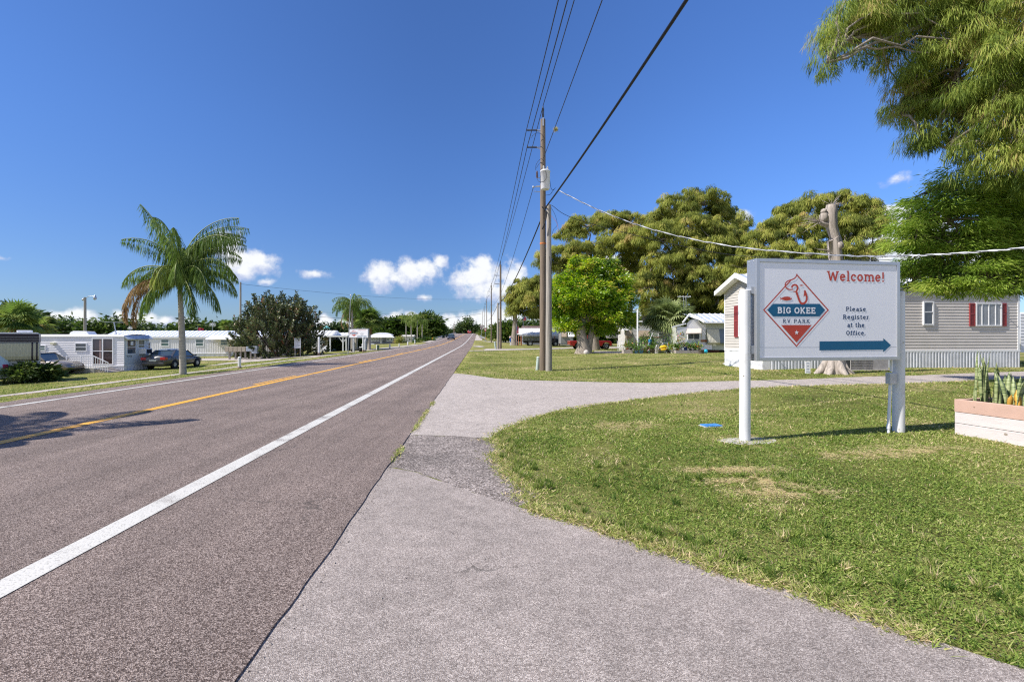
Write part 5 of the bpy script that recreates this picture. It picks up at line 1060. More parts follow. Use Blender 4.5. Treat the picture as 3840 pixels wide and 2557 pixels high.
def sabal(name, label, base, h, r, R_=1.5, nf=34, group=None, leaf=palm_m, seg=22, skirt=True, vm=.5, flatten=1.0):
    o = thing(name, label, 'palm', base, 0, group); m = MB(); m.tube([(0,0,-.1),(.05,0,h*.5),(0,0,h)], [r*1.2,r,r*1.1], 14, jag=.1); m.build('trunk', trunk_grey, o)
    Lv = Leaves(); st = MB()
    for i in range(nf):
        az = random.uniform(0, 6.283); el = math.asin(random.uniform(-.45, 1)); d = Vector((math.cos(az)*math.cos(el), math.sin(az)*math.cos(el), math.sin(el)*flatten)); pl_ = R_ * random.uniform(.45, .65); c = Vector((0,0,h)) + d * pl_; st.tube([(0,0,h), c], [.025,.012], 4)
        side = d.cross(Vector((0,0,1))); side = side.normalized() if side.length > .1 else Vector((1,0,0)); upv = side.cross(d).normalized(); P = []; D = []; Wd = []
        for k in range(seg):
            a = (k / (seg - 1) - .5) * R(230); q = (d * math.cos(a) + side * math.sin(a)) + upv * .12 + Vector((0,0,-.22 - .2 * abs(a))); q = q.normalized() * R_ * .62 * random.uniform(.85, 1.1); P.append(c); D.append(q); Wd.append(upv.cross(q).normalized() * R_ * .06 + Vector((random.gauss(0,.01),random.gauss(0,.01),random.gauss(0,.02))))
        Lv.add(np.array(P), np.array(D), np.array(Wd), random.gauss(vm, .18) + rng.normal(0, .06, seg))
    st.build('leaf_stalks', trunk_green, o); Lv.build('fronds', leaf, o, droop=.25)
    if skirt:
        Ld = Leaves(); n = 420; a = rng.uniform(0, 6.28, n); z = h - rng.uniform(0, .9, n) * R_ * .8; P = np.stack([np.cos(a)*r, np.sin(a)*r, z], -1); D = np.stack([np.cos(a)*.35, np.sin(a)*.35, -np.ones(n)*.9], -1) * rng.uniform(.25,.6,n)[:,None] * R_ * .7; Ld.add(P, D, perp(unit(D)) * .05, rng.uniform(.4, 1, n)); Ld.build('dead_skirt', brown_m, o, label='tan skirt of dead leaves')
    return o
# centre palms beyond the second sign
b = hit(1262, 1311); sc1 = b.y
def G3(px, Y): X = (px - CX) / F * Y; return Vector((X, Y, gzf(X, Y)))
def ff(n, L, v=.45): return [(360 * i / n + random.uniform(-8, 8), random.uniform(-5, 80), L * random.uniform(.85, 1.1), random.uniform(70, 110), 1.2, random.gauss(v, .08)) for i in range(n)]
queen_palm('queen_palm', 'full crowned palm beside the far welcome sign, dead frond trailing down its trunk', G3(1320, 62), 5.6, .16, ff(26, 3.2), .75, .06, dead_fr=[(200,-20,3.5,80,.9,.4),(260,-30,3.2,70,.9,.6)], n=30, group='queen palms')
sabal('cabbage_palm', 'shaggy cabbage palm right of the far welcome sign', G3(1384, 66), 4.3, .2, 2.3, 46, 'cabbage palms', vm=.42)
sabal('cabbage_palm', 'cabbage palm behind the far welcome sign, left of the shaggy one', G3(1335, 68), 5.2, .2, 2.2, 38, 'cabbage palms', vm=.5)
sabal('cabbage_palm', 'grey green fan palm between the white caravan and the gabled caravan', G3(2508, 41.5), 3.0, .3, 2.3, 64, 'cabbage palms', leaf=leafmat('grey green fan fronds', [(0,(.09,.12,.05)),(.5,(.24,.3,.11)),(1,(.45,.48,.24))], trans=.35, rough=.5), vm=.55)
sabal('cabbage_palm', 'small fan palm right behind the grey green one', G3(2548, 42.6), 2.4, .26, 1.9, 40, 'cabbage palms', vm=.55)
for i, (px, Y, h, ln_) in enumerate(((1523,128,6.4,.0),(1543,118,5.2,-.03),(1565,124,5.8,.0),(1583,132,4.8,.01))):
    queen_palm('queen_palm', ['tallest slim palm at the left of the far row of four', 'second slim palm from the left in the far row, leaning a little', 'third slim palm from the left in the far row of four', 'lowest slim palm at the right of the far row of four'][i], G3(px, Y), h, .15, ff(15, 2.7, .6), .8, .1, n=16, lean=ln_, group='queen palms', swell=False)
# broadleaf clump behind them
def bush(name, label, c, blobs, leaf, cr, n, L, Wd, dens, group=None, vm=.45, hang=.2, cat='tree', trunk=True, up=.1):
    o = thing(name, label, cat, c, 0, group)
    if trunk: m = MB(); m.tube([(0,0,-.2),(.1,0,1.5)], [.22,.16], 8); m.build('trunk', bark_dark, o)
    C, O = clumps_on(blobs, dens, .4); Lv = Leaves(); foliage(Lv, C, O, cr, n, L, Wd, hang=hang, spread=1.0, vmean=vm, vclump=.24, up=up); Lv.build('crown', leaf, o); return o
def bushpx(name, label, bpx, Y, bl, leaf, cr, n, L, Wd, dens, **k):
    b = G3(bpx, Y); return bush(name, label, b, pxblobs(bl, b), leaf, cr, n, L, Wd, dens, **k)
bushpx('broadleaf_tree', 'tall rounded green tree behind the far row of slim palms', 1600, 150, [(1600,1215,45,35,150),(1570,1225,40,40,150),(1630,1235,30,40,149),(1600,1255,50,30,148)], mid_leaf, 1.3, 60, 1.0, .45, .35, group='far roadside trees')
bushpx('broadleaf_tree', 'spreading green tree behind the grey house with the white roof', 1470, 150, [(1450,1235,45,30,150),(1500,1225,50,35,150),(1420,1250,40,25,150),(1540,1240,40,35,150),(1480,1262,70,25,148),(1550,1270,40,20,147)], mid_leaf, 1.3, 60, 1.0, .45, .35, vm=.38, group='far roadside trees')
bushpx('broadleaf_tree', 'low dark trees at the right end of the far palm row near the guardrail', 1650, 165, [(1645,1245,30,25,165),(1615,1262,30,18,160)], mid_leaf, 1.2, 60, .9, .4, .35, vm=.35, group='far roadside trees')
bushpx('shrub', 'yellow green shrub in front of the far grey house wall', 1500, 120, [(1500,1279,14,12,120)], palm_m, .6, 60, .6, .12, 1.5, vm=.8, cat='shrub', trunk=False)
bushpx('shrub', 'dark shrub against the far grey house wall', 1443, 126, [(1443,1278,10,9,126)], dark_leaf, .4, 40, .4, .15, 1.5, cat='shrub', trunk=False)
bushpx('shrub', 'scrub growing behind the right hand guardrail at the hill foot', 1820, 150, [(1812,1250,14,12,150),(1830,1254,18,12,148),(1850,1258,20,12,145),(1870,1260,20,12,142)], mid_leaf, .9, 40, .8, .3, .6, vm=.7, cat='shrub', trunk=False)
bushpx('broadleaf_tree', 'rounded green tree right behind the second pair of poles', 1895, 108, [(1895,1240,30,30,108),(1870,1250,22,22,107),(1912,1255,25,22,106)], mid_leaf, 1.0, 70, .8, .3, .7, group='far roadside trees', vm=.5)
bushpx('shrub', 'green scrub mound in front of the left guardrail start', 1610, 118, [(1600,1277,30,10,118),(1565,1283,20,8,116)], mid_leaf, .7, 40, .6, .2, .6, cat='shrub', trunk=False, vm=.5)
# hedge by the dark trailer
def hedge(lab, bl, vm, leaf, L=.16, Wd=.09):
    b = G3(bl[0][0], bl[0][4]); return bush('hedge', lab, b, pxblobs(bl, b), leaf, .3, 70, L, Wd, 7, group='hedge bushes', vm=vm, cat='shrub', trunk=False)
hedge('dense leafy hedge under the covered window of the dark trailer', [(50,1392,38,24,24.6),(95,1390,32,26,24.6),(75,1410,48,20,24.3),(35,1408,18,20,24.4)], .65, dark_leaf)
hedge('darker big leaved shrub in front of the gold sedan', [(160,1398,30,20,25.2),(185,1408,24,14,25.2),(140,1405,24,20,25.1)], .5, dark_leaf, .3, .14)
# far tree lines: one mass each
def treeline(name, lab, pts, leaf, hgt, n, cr=1.8, vm=.38):
    C = []; O = []
    for i in range(n):
        q = random.random() * (len(pts) - 1); j = int(q); p = Vector(pts[j]).lerp(Vector(pts[j + 1]), q - j); X, Y = p.x + random.uniform(-2, 2), p.y + random.uniform(-6, 6)
        h = hgt * p.z * (.72 + .28 * math.sin(X * .21) * math.sin(X * .083 + 2) + .14 * math.sin(X * .9)); C.append((X, Y, gzf(X, Y) + h * random.random() ** .6)); a = random.uniform(0, 6.28); O.append((math.cos(a)*.7, math.sin(a)*.7, .4))
    Lv = Leaves(); foliage(Lv, np.array(C), np.array(O), cr, 26, 1.1, .6, hang=.15, spread=1, vmean=vm, vclump=.24); o = Lv.build(name, leaf); tag(o, lab, 'wood', kind='stuff')
treeline('treeline', 'dark green wood running along the horizon behind the mobile homes', [(-210,150,1.2),(-160,148,1.0),(-130,145,1.0),(-100,150,1.05),(-80,155,1.0),(-62,160,.9),(-55,170,.8)], dark_leaf, 7.6, 2100)
treeline('treeline', 'distant wood beyond the bridge crest', [(-60,330,.9),(-46,340,.85),(-40,350,1.0),(-34,350,1.7),(-29,350,1.5),(-24,350,.9),(-20,350,.5)], dark_leaf, 9, 700, 2.6)
treeline('treeline', 'wood closing the view behind the white canopy and caravans on the right', [(0,130,.75),(12,128,.8),(30,120,.9),(60,110,1.0),(100,100,1.1)], dark_leaf, 7.0, 1500)
sabal('cabbage_palm', 'palm with brown leaves at the far left edge over the dark trailer', G3(55, 62), 4.6, .2, 3.0, 44, 'cabbage palms', vm=.55)
sabal('cabbage_palm', 'ragged palm left of the lamp pole, behind the dark trailer roof', G3(100, 66), 3.6, .2, 2.8, 40, 'cabbage palms', vm=.7)
bushpx('broadleaf_tree', 'dark tree at the far left edge behind the palms', 30, 75, [(10,1190,50,45,75),(70,1200,60,40,76),(115,1215,35,30,76)], dark_leaf, 1.2, 60, .8, .35, .7, vm=.35)
sabal('cabbage_palm', 'small round headed palm above the mobile home roof left of the dark bush', G3(850, 120), 5.0, .25, 2.0, 26, 'cabbage palms')
# ------------------------------------------------------------------ building kit
RR = math.atan(SL)
def lap(mb, x0, x1, z0, z1, y=0.0, pitch=.12, depth=.018):
    """overlapping horizontal siding with a real step under every board"""
    prof = []; z = z0
    while z < z1 - .001:
        zz = min(z1, z + pitch); prof += [(y - depth, z), (y - .002, zz)]; z = zz
    vs = []
    for (yy, zz) in prof: vs += [(x0, yy, zz), (x1, yy, zz)]
    mb.add(vs, [(2*i, 2*i+1, 2*i+3, 2*i+2) for i in range(len(prof) - 1)]); return mb
def ribs(mb, x0, x1, z0, z1, y=0.0, pitch=.1, depth=.02):
    """vertical corrugation"""
    n = max(2, int((x1 - x0) / pitch)); w = (x1 - x0) / n; P = []
    for i in range(n):
        x = x0 + i * w; P += [(x, y), (x + w * .3, y), (x + w * .42, y - depth), (x + w * .88, y - depth)]
    P.append((x1, y)); vs = []
    for (x, yy) in P: vs += [(x, yy, z0), (x, yy, z1)]
    mb.add(vs, [(2*i, 2*i+2, 2*i+3, 2*i+1) for i in range(len(P) - 1)]); return mb
def Mside(x, y0=0.0):
    """turns a front-facing panel (local x,z) into a right-hand side panel: panel x runs back along y, facing +x"""
    return Matrix.Translation((x, y0, 0)) @ Matrix.Rotation(R(90), 4, 'Z')
def Mleft(x, y1): return Matrix.Translation((x, y1, 0)) @ Matrix.Rotation(R(-90), 4, 'Z')
def xf(mb, M): mb.v = [tuple(M @ Vector(v)) for v in mb.v]; return mb
def window(parent, x0, x1, z0, z1, y=0.0, fr=.05, M=None, frame=None, pane=None, rails=(.5,), bars=(), label=None, deep=.035, blinds=False):
    m = MB()
    m.box(x0, x0+fr, y-deep, y+.02, z0, z1); m.box(x1-fr, x1, y-deep, y+.02, z0, z1); m.box(x0+fr, x1-fr, y-deep+.001, y+.019, z0, z0+fr); m.box(x0+fr, x1-fr, y-deep+.001, y+.019, z1-fr, z1)
    for r in rails: zz = z0 + (z1 - z0) * r; m.box(x0+fr, x1-fr, y-deep+.004, y+.018, zz-fr*.35, zz+fr*.35)
    for b in bars: xx = x0 + (x1 - x0) * b; m.box(xx-fr*.35, xx+fr*.35, y-deep+.006, y+.017, z0+fr, z1-fr)
    p = MB().box(x0+fr, x1-fr, y-deep*.5, y+.01, z0+fr, z1-fr)
    bl = None
    if blinds:
        bl = MB(); z = z0 + fr + .01
        while z < z1 - fr: bl.box(x0+fr+.002, x1-fr-.002, y-deep*.5-.004, y-deep*.5-.001, z, z+.022); z += .04
    if M is not None:
        xf(m, M); xf(p, M)
        if bl: xf(bl, M)
    o = m.build('window', frame or white_clean, parent, label=label); p.build('pane', pane or glass, o)
    if bl: bl.build('blind', mat('white blind slats', (.5,.52,.55), .5), o)
    return o
def door(parent, x0, x1, z0, z1, y=0.0, M=None, m_=None, pane=True, label=None):
    m = MB().box(x0, x1, y-.03, y+.02, z0, z1)
    if M is not None: xf(m, M)
    o = m.build('door', m_ or white_clean, parent, label=label)
    if pane:
        p = MB().box(x0+.12, x1-.12, y-.04, y-.02, z0+(z1-z0)*.55, z1-.15)
        if M is not None: xf(p, M)
        p.build('pane', glass, o)
    h = MB().ball((x1-.08, y-.055, z0+(z1-z0)*.47), .03)
    if M is not None: xf(h, M)
    h.build('handle', chrome, o); return o
def seamroof(mb, x0, x1, ya, za, yb, zb_, pitch=.4, rib=.05, th=.03):
    mb.add([(x0,ya,za),(x1,ya,za),(x1,yb,zb_),(x0,yb,zb_),(x0,ya,za-th),(x1,ya,za-th),(x1,yb,zb_-th),(x0,yb,zb_-th)], [(0,1,2,3),(7,6,5,4),(0,4,5,1),(1,5,6,2),(2,6,7,3),(3,7,4,0)])
    if pitch > 50: return mb
    n = int((x1-x0)/pitch)
    for i in range(n + 1):
        x = x0 + .03 + (x1-x0-.06) * i / n; mb.bar((x, ya, za + rib*.4), (x, yb, zb_ + rib*.4), rib, rib)
    return mb

# ------------------------------------------------------------------ grey mobile home on the right
Zc = 17.5; cx0 = (2860 - CX) / F * Zc; hf = Frame(cx0, Zc, RR, .28)
grey_side = mat('grey vinyl siding', (.62,.57,.53), .5, var=.05, scale=2, dirt=.12, dirtcol=(.3,.27,.24)); end_side = mat('cream vinyl siding', (.5,.47,.43), .5, var=.04, scale=2)
red_sh = mat('red louvred shutter', (.28,.045,.05), .5, var=.08); fascia_m = mat('dark grey fascia', (.2,.21,.22), .5)
house = hf.thing('mobile_home', 'grey sided mobile home with red shutters standing behind the welcome sign', 'mobile home', 'mobile homes')
HL = hf.f(3822, 1370)[0]; DEP = 2.7; zs0, zs1 = -.12, .62; ze = hf.f(3391, 1085)[1]
m = MB(); lap(m, 0, HL, zs1 + .06, ze, 0, .115); m.build('front_wall', grey_side, house, recalc=False)
m = MB(); lap(m, 0, DEP, zs1 + .06, ze + .02, 0, .115); xf(m, Mleft(0, DEP)); m.box(.004, HL - .004, DEP, DEP + .01, zs1, ze); m.build('end_wall', end_side, house, recalc=False)
m = MB(); lap(m, 0, DEP, zs1 + .06, ze, 0, .115); xf(m, Mside(HL, 0)); m.build('end_wall', grey_side, house, recalc=False)
xa = hf.f(2865, 1379)[0]
m = MB(); ribs(m, .3, HL, zs0, zs1, -.01, .13, .025); m.build('skirting', grey_rib, house, recalc=False)
m = MB(); m.box(0, .3, -.02, .0, zs0, zs1); m2_ = MB(); ribs(m2_, 0, DEP, zs0, zs1, 0, .4, .01); xf(m2_, Mleft(-.01, DEP)); m.add(m2_.v, m2_.f); m.build('skirting', white_paint, house, recalc=False, label='smooth white end skirting')
m = MB(); m.box(-.02, HL + .01, -.035, -.0, zs1, zs1 + .075); m.box(-.035, -.0, 0, DEP, zs1, zs1 + .075); m.build('skirt_trim', white_clean, house)
m = MB()
for x in (.0, HL - .07): m.box(x - .02, x + .06, -.03, -.0, zs1 + .075, ze)
m.box(-.025, .0, DEP - .06, DEP, zs1 + .075, ze); m.build('corner_trim', white_clean, house)
RZ = ze + .72
m = MB(); m.box(-.3, HL + .25, -.1, -.06, ze - .02, ze + .12); m.box(-.25, HL + .2, -.06, 0, ze - .02, ze + .0); m.build('fascia', fascia_m, house)
m = MB(); seamroof(m, -.3, HL + .25, -.08, ze + .13, DEP / 2, RZ, .45, .04); seamroof(m, -.3, HL + .25, DEP + .3, ze + .13, DEP / 2, RZ, .45, .04); m.build('roof', metal_roof, house)
m = MB()
for ya, yb_ in ((-.1, DEP / 2), (DEP + .3, DEP / 2)): m.add([(-.33, ya, ze - .02), (-.33, yb_, RZ - .15), (-.33, yb_, RZ + .05), (-.33, ya, ze + .16), (-.02, ya, ze - .02), (-.02, yb_, RZ - .15)], [(0,1,2,3), (0,4,5,1)])
m.build('gable_trim', white_clean, house)
m = MB(); lap(m, 0, 1, 0, 1); m = MB(); k = 8
for i in range(k):
    z0_, z1_ = ze + .02 + (RZ - .17 - ze) * i / k, ze + .02 + (RZ - .17 - ze) * (i + 1) / k; h0, h1_ = DEP / 2 * (1 - i / k) + .1, DEP / 2 * (1 - (i + 1) / k) + .1
    m.add([(-.02, DEP/2 - h0, z0_), (-.02, DEP/2 + h0, z0_), (-.004, DEP/2 + h1_, z1_), (-.004, DEP/2 - h1_, z1_)], [(0,1,2,3)])
m.build('gable', end_side, house)
def hw(px0, py0, px1, py1): return hf.rect(px0, py0, px1, py1)
x0, x1, z0, z1 = hw(3458, 1130, 3498, 1219); window(house, x0, x1, z0, z1, -.01, .05, rails=(.55,), deep=.05, label='narrow window')
x0, x1, z0, z1 = hw(3655, 1136, 3752, 1223); window(house, x0, x1, z0, z1, -.01, .045, rails=(), bars=(.24, .5, .76), deep=.05, blinds=True)
def shutter(x0, x1, z0, z1, M=None):
    m = MB(); m.box(x0, x0 + .035, -.045, -.0, z0, z1); m.box(x1 - .035, x1, -.045, -.0, z0, z1)
    for zz in (z0, (z0 + z1) / 2, z1 - .05): m.box(x0 + .035, x1 - .035, -.044, -.001, zz, zz + .05)
    z = z0 + .06
    while z < z1 - .06: m.box(x0 + .035, x1 - .035, -.036, -.018, z, z + .022); z += .034
    m.box(x0 + .03, x1 - .03, -.02, -.002, z0 + .02, z1 - .02)
    if M is not None: xf(m, M)
    m.build('shutter', red_sh, house, bevel=0)
x0, x1, z0, z1 = hw(3633, 1137, 3654, 1223); shutter(x0, x1, z0, z1)
x0, x1, z0, z1 = hw(3753, 1137, 3771, 1223); shutter(x0, x1, z0, z1)
def endrect(pa, pb):
    a = hf.sx(*pa, x=0.0); b_ = hf.sx(*pb, x=0.0); return DEP - max(a[0], b_[0]), DEP - min(a[0], b_[0]), min(a[1], b_[1]), max(a[1], b_[1])
x0, x1, z0, z1 = endrect((2757, 1148), (2766, 1264)); shutter(x0, x1 + .1, z0, z1, Mleft(-.012, DEP))
x0, x1, z0, z1 = endrect((2768, 1106), (2790, 1262)); window(house, x0 + .12, x1 + .1, z0, z1, -.01, .04, M=Mleft(-.012, DEP), rails=(.5,), bars=(.5,), deep=.05)
acp = hit(3190, 1383); ac = thing('air_conditioner', 'boxy outdoor air conditioning unit on a slab below the grey mobile home', 'air conditioner', Vector(((3190 - CX) / F * 16.5, 16.5, .28)), RR)
m = MB(); m.box(-.05, 1.5, -.08, .75, -.1, .03); m.build('slab', concrete, ac); m = MB(); m.box(.03, 1.4, .02, .66, .03, .38); m.build('core', black_metal, ac)
m = MB(); m.box(0, 1.44, 0, .7, .38, .42); m.box(.86, 1.44, -.004, .7, .03, .38)
for i in range(20): m.box(0.005 + i * .043, .022 + i * .043, -.002, .02, .03, .38)
for i in range(6): m.box(0, .86, -.006, .0, .06 + i * .06, .072 + i * .06)
m.build('housing', mat('beige grey steel', (.4,.38,.37), .5, dirt=.2), ac)
sg = hit(3029, 1401); sg_ = thing('notice_board', 'narrow white notice on the grass left of the dead trunk base', 'sign', sg, R(-8)); m = MB(); m.box(-.08, .08, -.012, .012, -.05, .42); m.build('board', white_paint, sg_)
m = MB()
for i, w_ in enumerate((.05,.06,.04,.055,.05,.045,.06)): m.box(-w_, w_, -.0145, -.0125, .36 - i * .05, .372 - i * .05)
m.build('lettering', navy_vinyl, sg_)
m = MB(); m.box(0, .5, 0, .3, -.1, .06); o = m.build('paving_slab', concrete); b = hit(2722, 1367); o.location = b; tag(o, 'small concrete step slab at the end corner of the grey mobile home', 'slab')
# white trailer just past its right end
tf = Frame((3826 - CX) / F * 20.5, 20.5, RR, .25); t2 = tf.thing('travel_trailer', 'white trailer seen only at the right picture edge past the grey home', 'trailer', 'travel trailers')
m = MB(); lap(m, 0, 4, .55, 2.3, 0, .14, .015); m.add([(0,0,.55),(0,2,.55),(0,2,2.3),(0,0,2.3),(0,0,2.3),(4,0,2.3),(4,2,2.45),(0,2,2.45)], [(0,1,2,3),(4,5,6,7)]); m.build('body', white_panel, t2, recalc=False)
m = MB(); m.lathe([(.3,-.1),(.33,0),(.3,.1)], (1.2,.1,.32), 18, axis='y'); m.build('wheel', dark, t2); window(t2, .5, 1.3, 1.3, 1.9, -.01)

# ------------------------------------------------------------------ white caravan with number, left
wf = Frame(-27.98 - 10, 33.1 - .73, RR, -1.0); WL = 10.0
# origin sits at the far left; shift so the right front corner is where it is seen
corner = W(466, 1392, 33.1); d_ = Vector((math.cos(RR), math.sin(RR))); wf = Frame(corner.x - d_.x * WL, corner.y - d_.y * WL, RR, -1.0)
wt = wf.thing('park_trailer', 'long white ribbed trailer with glass sliding door and house number, left of the grey sedan', 'trailer', 'travel trailers')
zr_ = wf.f(400, 1259)[1]; zfl = wf.f(400, 1369)[1]; WD = 2.45
m = MB(); lap(m, 0, WL, zfl, zr_ - .02, 0, .16, .022); m.build('front_wall', white_panel, wt, recalc=False)
m = MB(); m.box(0, WL - .002, .004, WD, zfl, zr_ - .02); m.build('core_box', white_panel, wt)
m = MB(); n = 12; vs = []
for i in range(n + 1):
    a = math.pi * i / n; vs += [(-.06, WD/2 - math.cos(a) * (WD/2 + .06), zr_ - .04 + .14 * math.sin(a)), (WL + .05, WD/2 - math.cos(a) * (WD/2 + .06), zr_ - .04 + .14 * math.sin(a))]
m.add(vs, [(2*i, 2*i+1, 2*i+3, 2*i+2) for i in range(n)], True); m.box(-.06, WL + .05, -.065, -.025, zr_ - .09, zr_ - .02); m.build('roof', white_paint, wt)
m = MB(); ribs(m, 0, WL, -.02, zfl - .09, .0, .14, .03); m3_ = MB(); ribs(m3_, 0, WD, -.02, zfl - .09, 0, .14, .03); xf(m3_, Mside(WL)); m.add(m3_.v, m3_.f); m.build('skirting', white_rib, wt, recalc=False)
m = MB(); m.box(-.01, WL + .01, -.05, .01, zfl - .09, zfl); m.box(WL, WL + .03, 0, WD, zfl - .09, zfl); m.build('floor_trim', white_paint, wt)
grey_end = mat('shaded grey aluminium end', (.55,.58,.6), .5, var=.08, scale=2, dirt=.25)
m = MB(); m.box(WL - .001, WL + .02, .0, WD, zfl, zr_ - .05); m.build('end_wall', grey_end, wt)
# visor over the end windows
m = MB(); zv0, zv1 = wf.sx(500, 1272, WL)[1], wf.sx(500, 1257, WL)[1]; m.prism([(WL, zv1), (WL + .32, zv0 + .02), (WL + .3, zv0), (WL, zv0 + .1)], -.05, WD + .05, axis='y'); m.build('visor', mat('pale blue visor', (.42,.48,.56), .5), wt)
def wr(a, b, c, d, y=0.0): return wf.rect(a, b, c, d, y)
x0, x1, z0, z1 = wr(283, 1286, 327, 1317); window(wt, x0, x1, z0, z1, -.02, .05, rails=(.5,))
x0, x1, z0, z1 = wr(143, 1294, 173, 1315); window(wt, x0, x1, z0, z1, -.02, .05, rails=(.45,), pane=glass_green)
x0, x1, z0, z1 = wr(346, 1267, 427, 1367)
m = MB(); m.box(x0, x0+.07, -.06, .02, z0, z1); m.box(x1-.07, x1, -.06, .02, z0, z1); m.box((x0+x1)/2-.04, (x0+x1)/2+.04, -.059, .02, z0, z1-.07); m.box(x0+.07, x1-.07, -.06, .02, z1-.07, z1); m.box(x0+.07, x1-.07, -.06, .02, z0, z0+.05); m.box(x0+.07, x1-.07, -.05, -.03, z0+.95, z0+1.0); sd_o = m.build('sliding_door', white_clean, wt)
m = MB(); m.box(x0+.07, x1-.07, -.03, -.022, z0+.05, z1-.07); m.build('pane', glassmat('dark brown door glass', (.05,.03,.028)), sd_o); m = MB(); m.box(x0+.5, x0+.62, -.036, -.0305, z0+.05, z1-.07); m.box(x1-.75, x1-.65, -.036, -.0305, z0+.05, z1-.07); m.build('curtain', mat('mauve curtain', (.28,.2,.19), .8), sd_o)
x0, x1, z0, z1 = wr(196, 1284, 213, 1291); m = MB(); m.box(x0, x1, -.2, -.02, z0, z1); m.build('porch_light', mat('cream plastic', (.6,.58,.42), .5), wt, bevel=.02)
# end face: windows, air conditioner, number
def er(pa, pb): a = wf.sx(*pa, x=WL); b_ = wf.sx(*pb, x=WL); return min(a[0], b_[0]), max(a[0], b_[0]), min(a[1], b_[1]), max(a[1], b_[1])
MS = Mside(WL + .02)
y0, y1, z0, z1 = er((473, 1274), (508, 1327)); window(wt, y0, y1, z0, z1, -.0, .05, M=MS, rails=(.48,)); m = MB(); m.box(y0+.35, y1-.3, -.045, -.036, z0+(z1-z0)*.62, z1-.12); xf(m, MS); m.build('taped_notice', white_clean, wt)
y0, y1, z0, z1 = er((515, 1274), (541, 1305)); window(wt, y0, y1, z0, z1, -.0, .05, M=MS, rails=(.4,), pane=glass_green)
y0, y1, z0, z1 = er((552, 1283), (562, 1312)); window(wt, y0, y1, z0, z1, -.0, .05, M=MS)
y0, y1, z0, z1 = er((520, 1307), (548, 1326)); acm = MB(); acm.box(y0, y1 - .1, -.5, 0, z0, z1); xf(acm, MS); acu = acm.build('window_air_conditioner', white_paint, wt, bevel=.02)
m = MB(); m.box(y0 + .06, y1 - .16, -.506, -.5, z0 + .05, z1 - .05); xf(m, MS); m.build('grille', black_metal, acu)
y0, y1, z0, z1 = er((474, 1333), (494, 1339)); m = MB(); text_mb(m, "9760", y0, y1, z0, z1 - z0, -.004, t=.17, track=.1); xf(m, MS); m.build('house_number', black_metal, wt, recalc=False)
y0, y1, z0, z1 = er((513, 1263), (540, 1268)); m = MB(); text_mb(m, "Hy-Line", y0, y1, z0, z1 - z0, 0, t=.15); xf(m, Matrix.Translation((.315, 0, 0)) @ MS); m.build('visor_lettering', navy_vinyl, wt, recalc=False)
x0, x1, z0, z1 = wr(275, 1234, 350, 1251, 1.2); zb0 = zr_ + .02
m = MB(); m.prism([(x0, zb0), (x0 + .05, zb0 + .22), (x0 + .25, zb0 + .33), (x1 - .2, zb0 + .3), (x1, zb0 + .05)], .85, 1.6, axis='y'); m.build('roof_air_conditioner', white_clean, wt, bevel=.03)
m = MB(); x, z = wf.f(437, 1248, 1.5); m.cyl((x, 1.5, zr_), (x - .18, 1.5, zr_ + 1.0), .035); m.bar((x - .85, 1.5, zr_ + 1.03), (x + .5, 1.5, zr_ + 1.0), .03); m.bar((x - .3, 1.3, zr_ + 1.02), (x - .3, 1.7, zr_ + 1.02), .02); m.box(x-.25, x+.3, 1.3, 1.7, zr_ + .04, zr_ + .13); m.build('aerial', galv, wt)
# steps and railing (a thing of their own in front of the door)
x0, x1, z0, z1 = wr(345, 1360, 415, 1394, -.8); stp = wf.thing('porch_steps', 'concrete porch steps with white metal railing before the sliding glass door', 'steps')
m = MB(); m.box(x0 - 1.1, x0 + .7, -1.5, -.06, -.05, zfl - .12); m.build('porch_block', concrete, stp, bevel=.01); m = MB()
for k in range(3): m.box(x0 + .7 + k * .32, x0 + 1.02 + k * .32, -1.45, -.1, -.05, (zfl - .12) * (3 - k) / 4)
m.build('treads', wood_plank, stp, bevel=.01); m = MB(); zt_ = zfl - .12; rl = .85
m.bar((x0 - 1.1, -1.47, zt_ + rl), (x0 + .6, -1.47, zt_ + rl), .045); m.bar((x0 + .6, -1.47, zt_ + rl), (x0 + 1.6, -1.47, rl * .8), .045); m.bar((x0 - 1.1, -1.47, zt_ + .1), (x0 + .6, -1.47, zt_ + .1), .03)
for k in range(12): xx = x0 - 1.1 + k * .155; m.bar((xx, -1.47, zt_), (xx, -1.47, zt_ + rl), .028 if k % 6 else .06)
for k in range(6): xx = x0 + .75 + k * .16; t = k / 6; m.bar((xx, -1.47, zt_ * (1 - t) * .9), (xx, -1.47, zt_ + rl - .12 - (zt_ + rl - rl * .8) * t), .028)
m.build('railing', white_clean, stp)
# lamp pole behind it
b = G3(319, 52); lp = thing('lamp_pole', 'grey pole with curved arm lamp rising behind the white numbered trailer', 'street lamp', b); k = 52 / F; h = EYE + (HY - 1115) * k - b.z
m = MB(); m.tube([(0,0,-.1),(0,0,h)], [.15,.12], 12); m.build('pole_shaft', wood_grey, lp); m = MB(); m.tube([(.1,0,h-.1),(.4,0,h+.12),(.8,0,h+.16),(1.05,0,h+.14)], .03, 8); m.build('arm', galv, lp)
m = MB(); m.lathe([(.05,.25),(.1,.2),(.12,.05),(.17,-.02),(.15,-.22),(.06,-.3)], (1.12,0,h), 14); m.build('lamp_head', galv, lp); m = MB(); m.lathe([(.05,-.1),(.14,-.05),(.14,.05),(.05,.1)], (-.2,0,h-.25), 10, axis='x'); m.build('photocell', galv, lp)

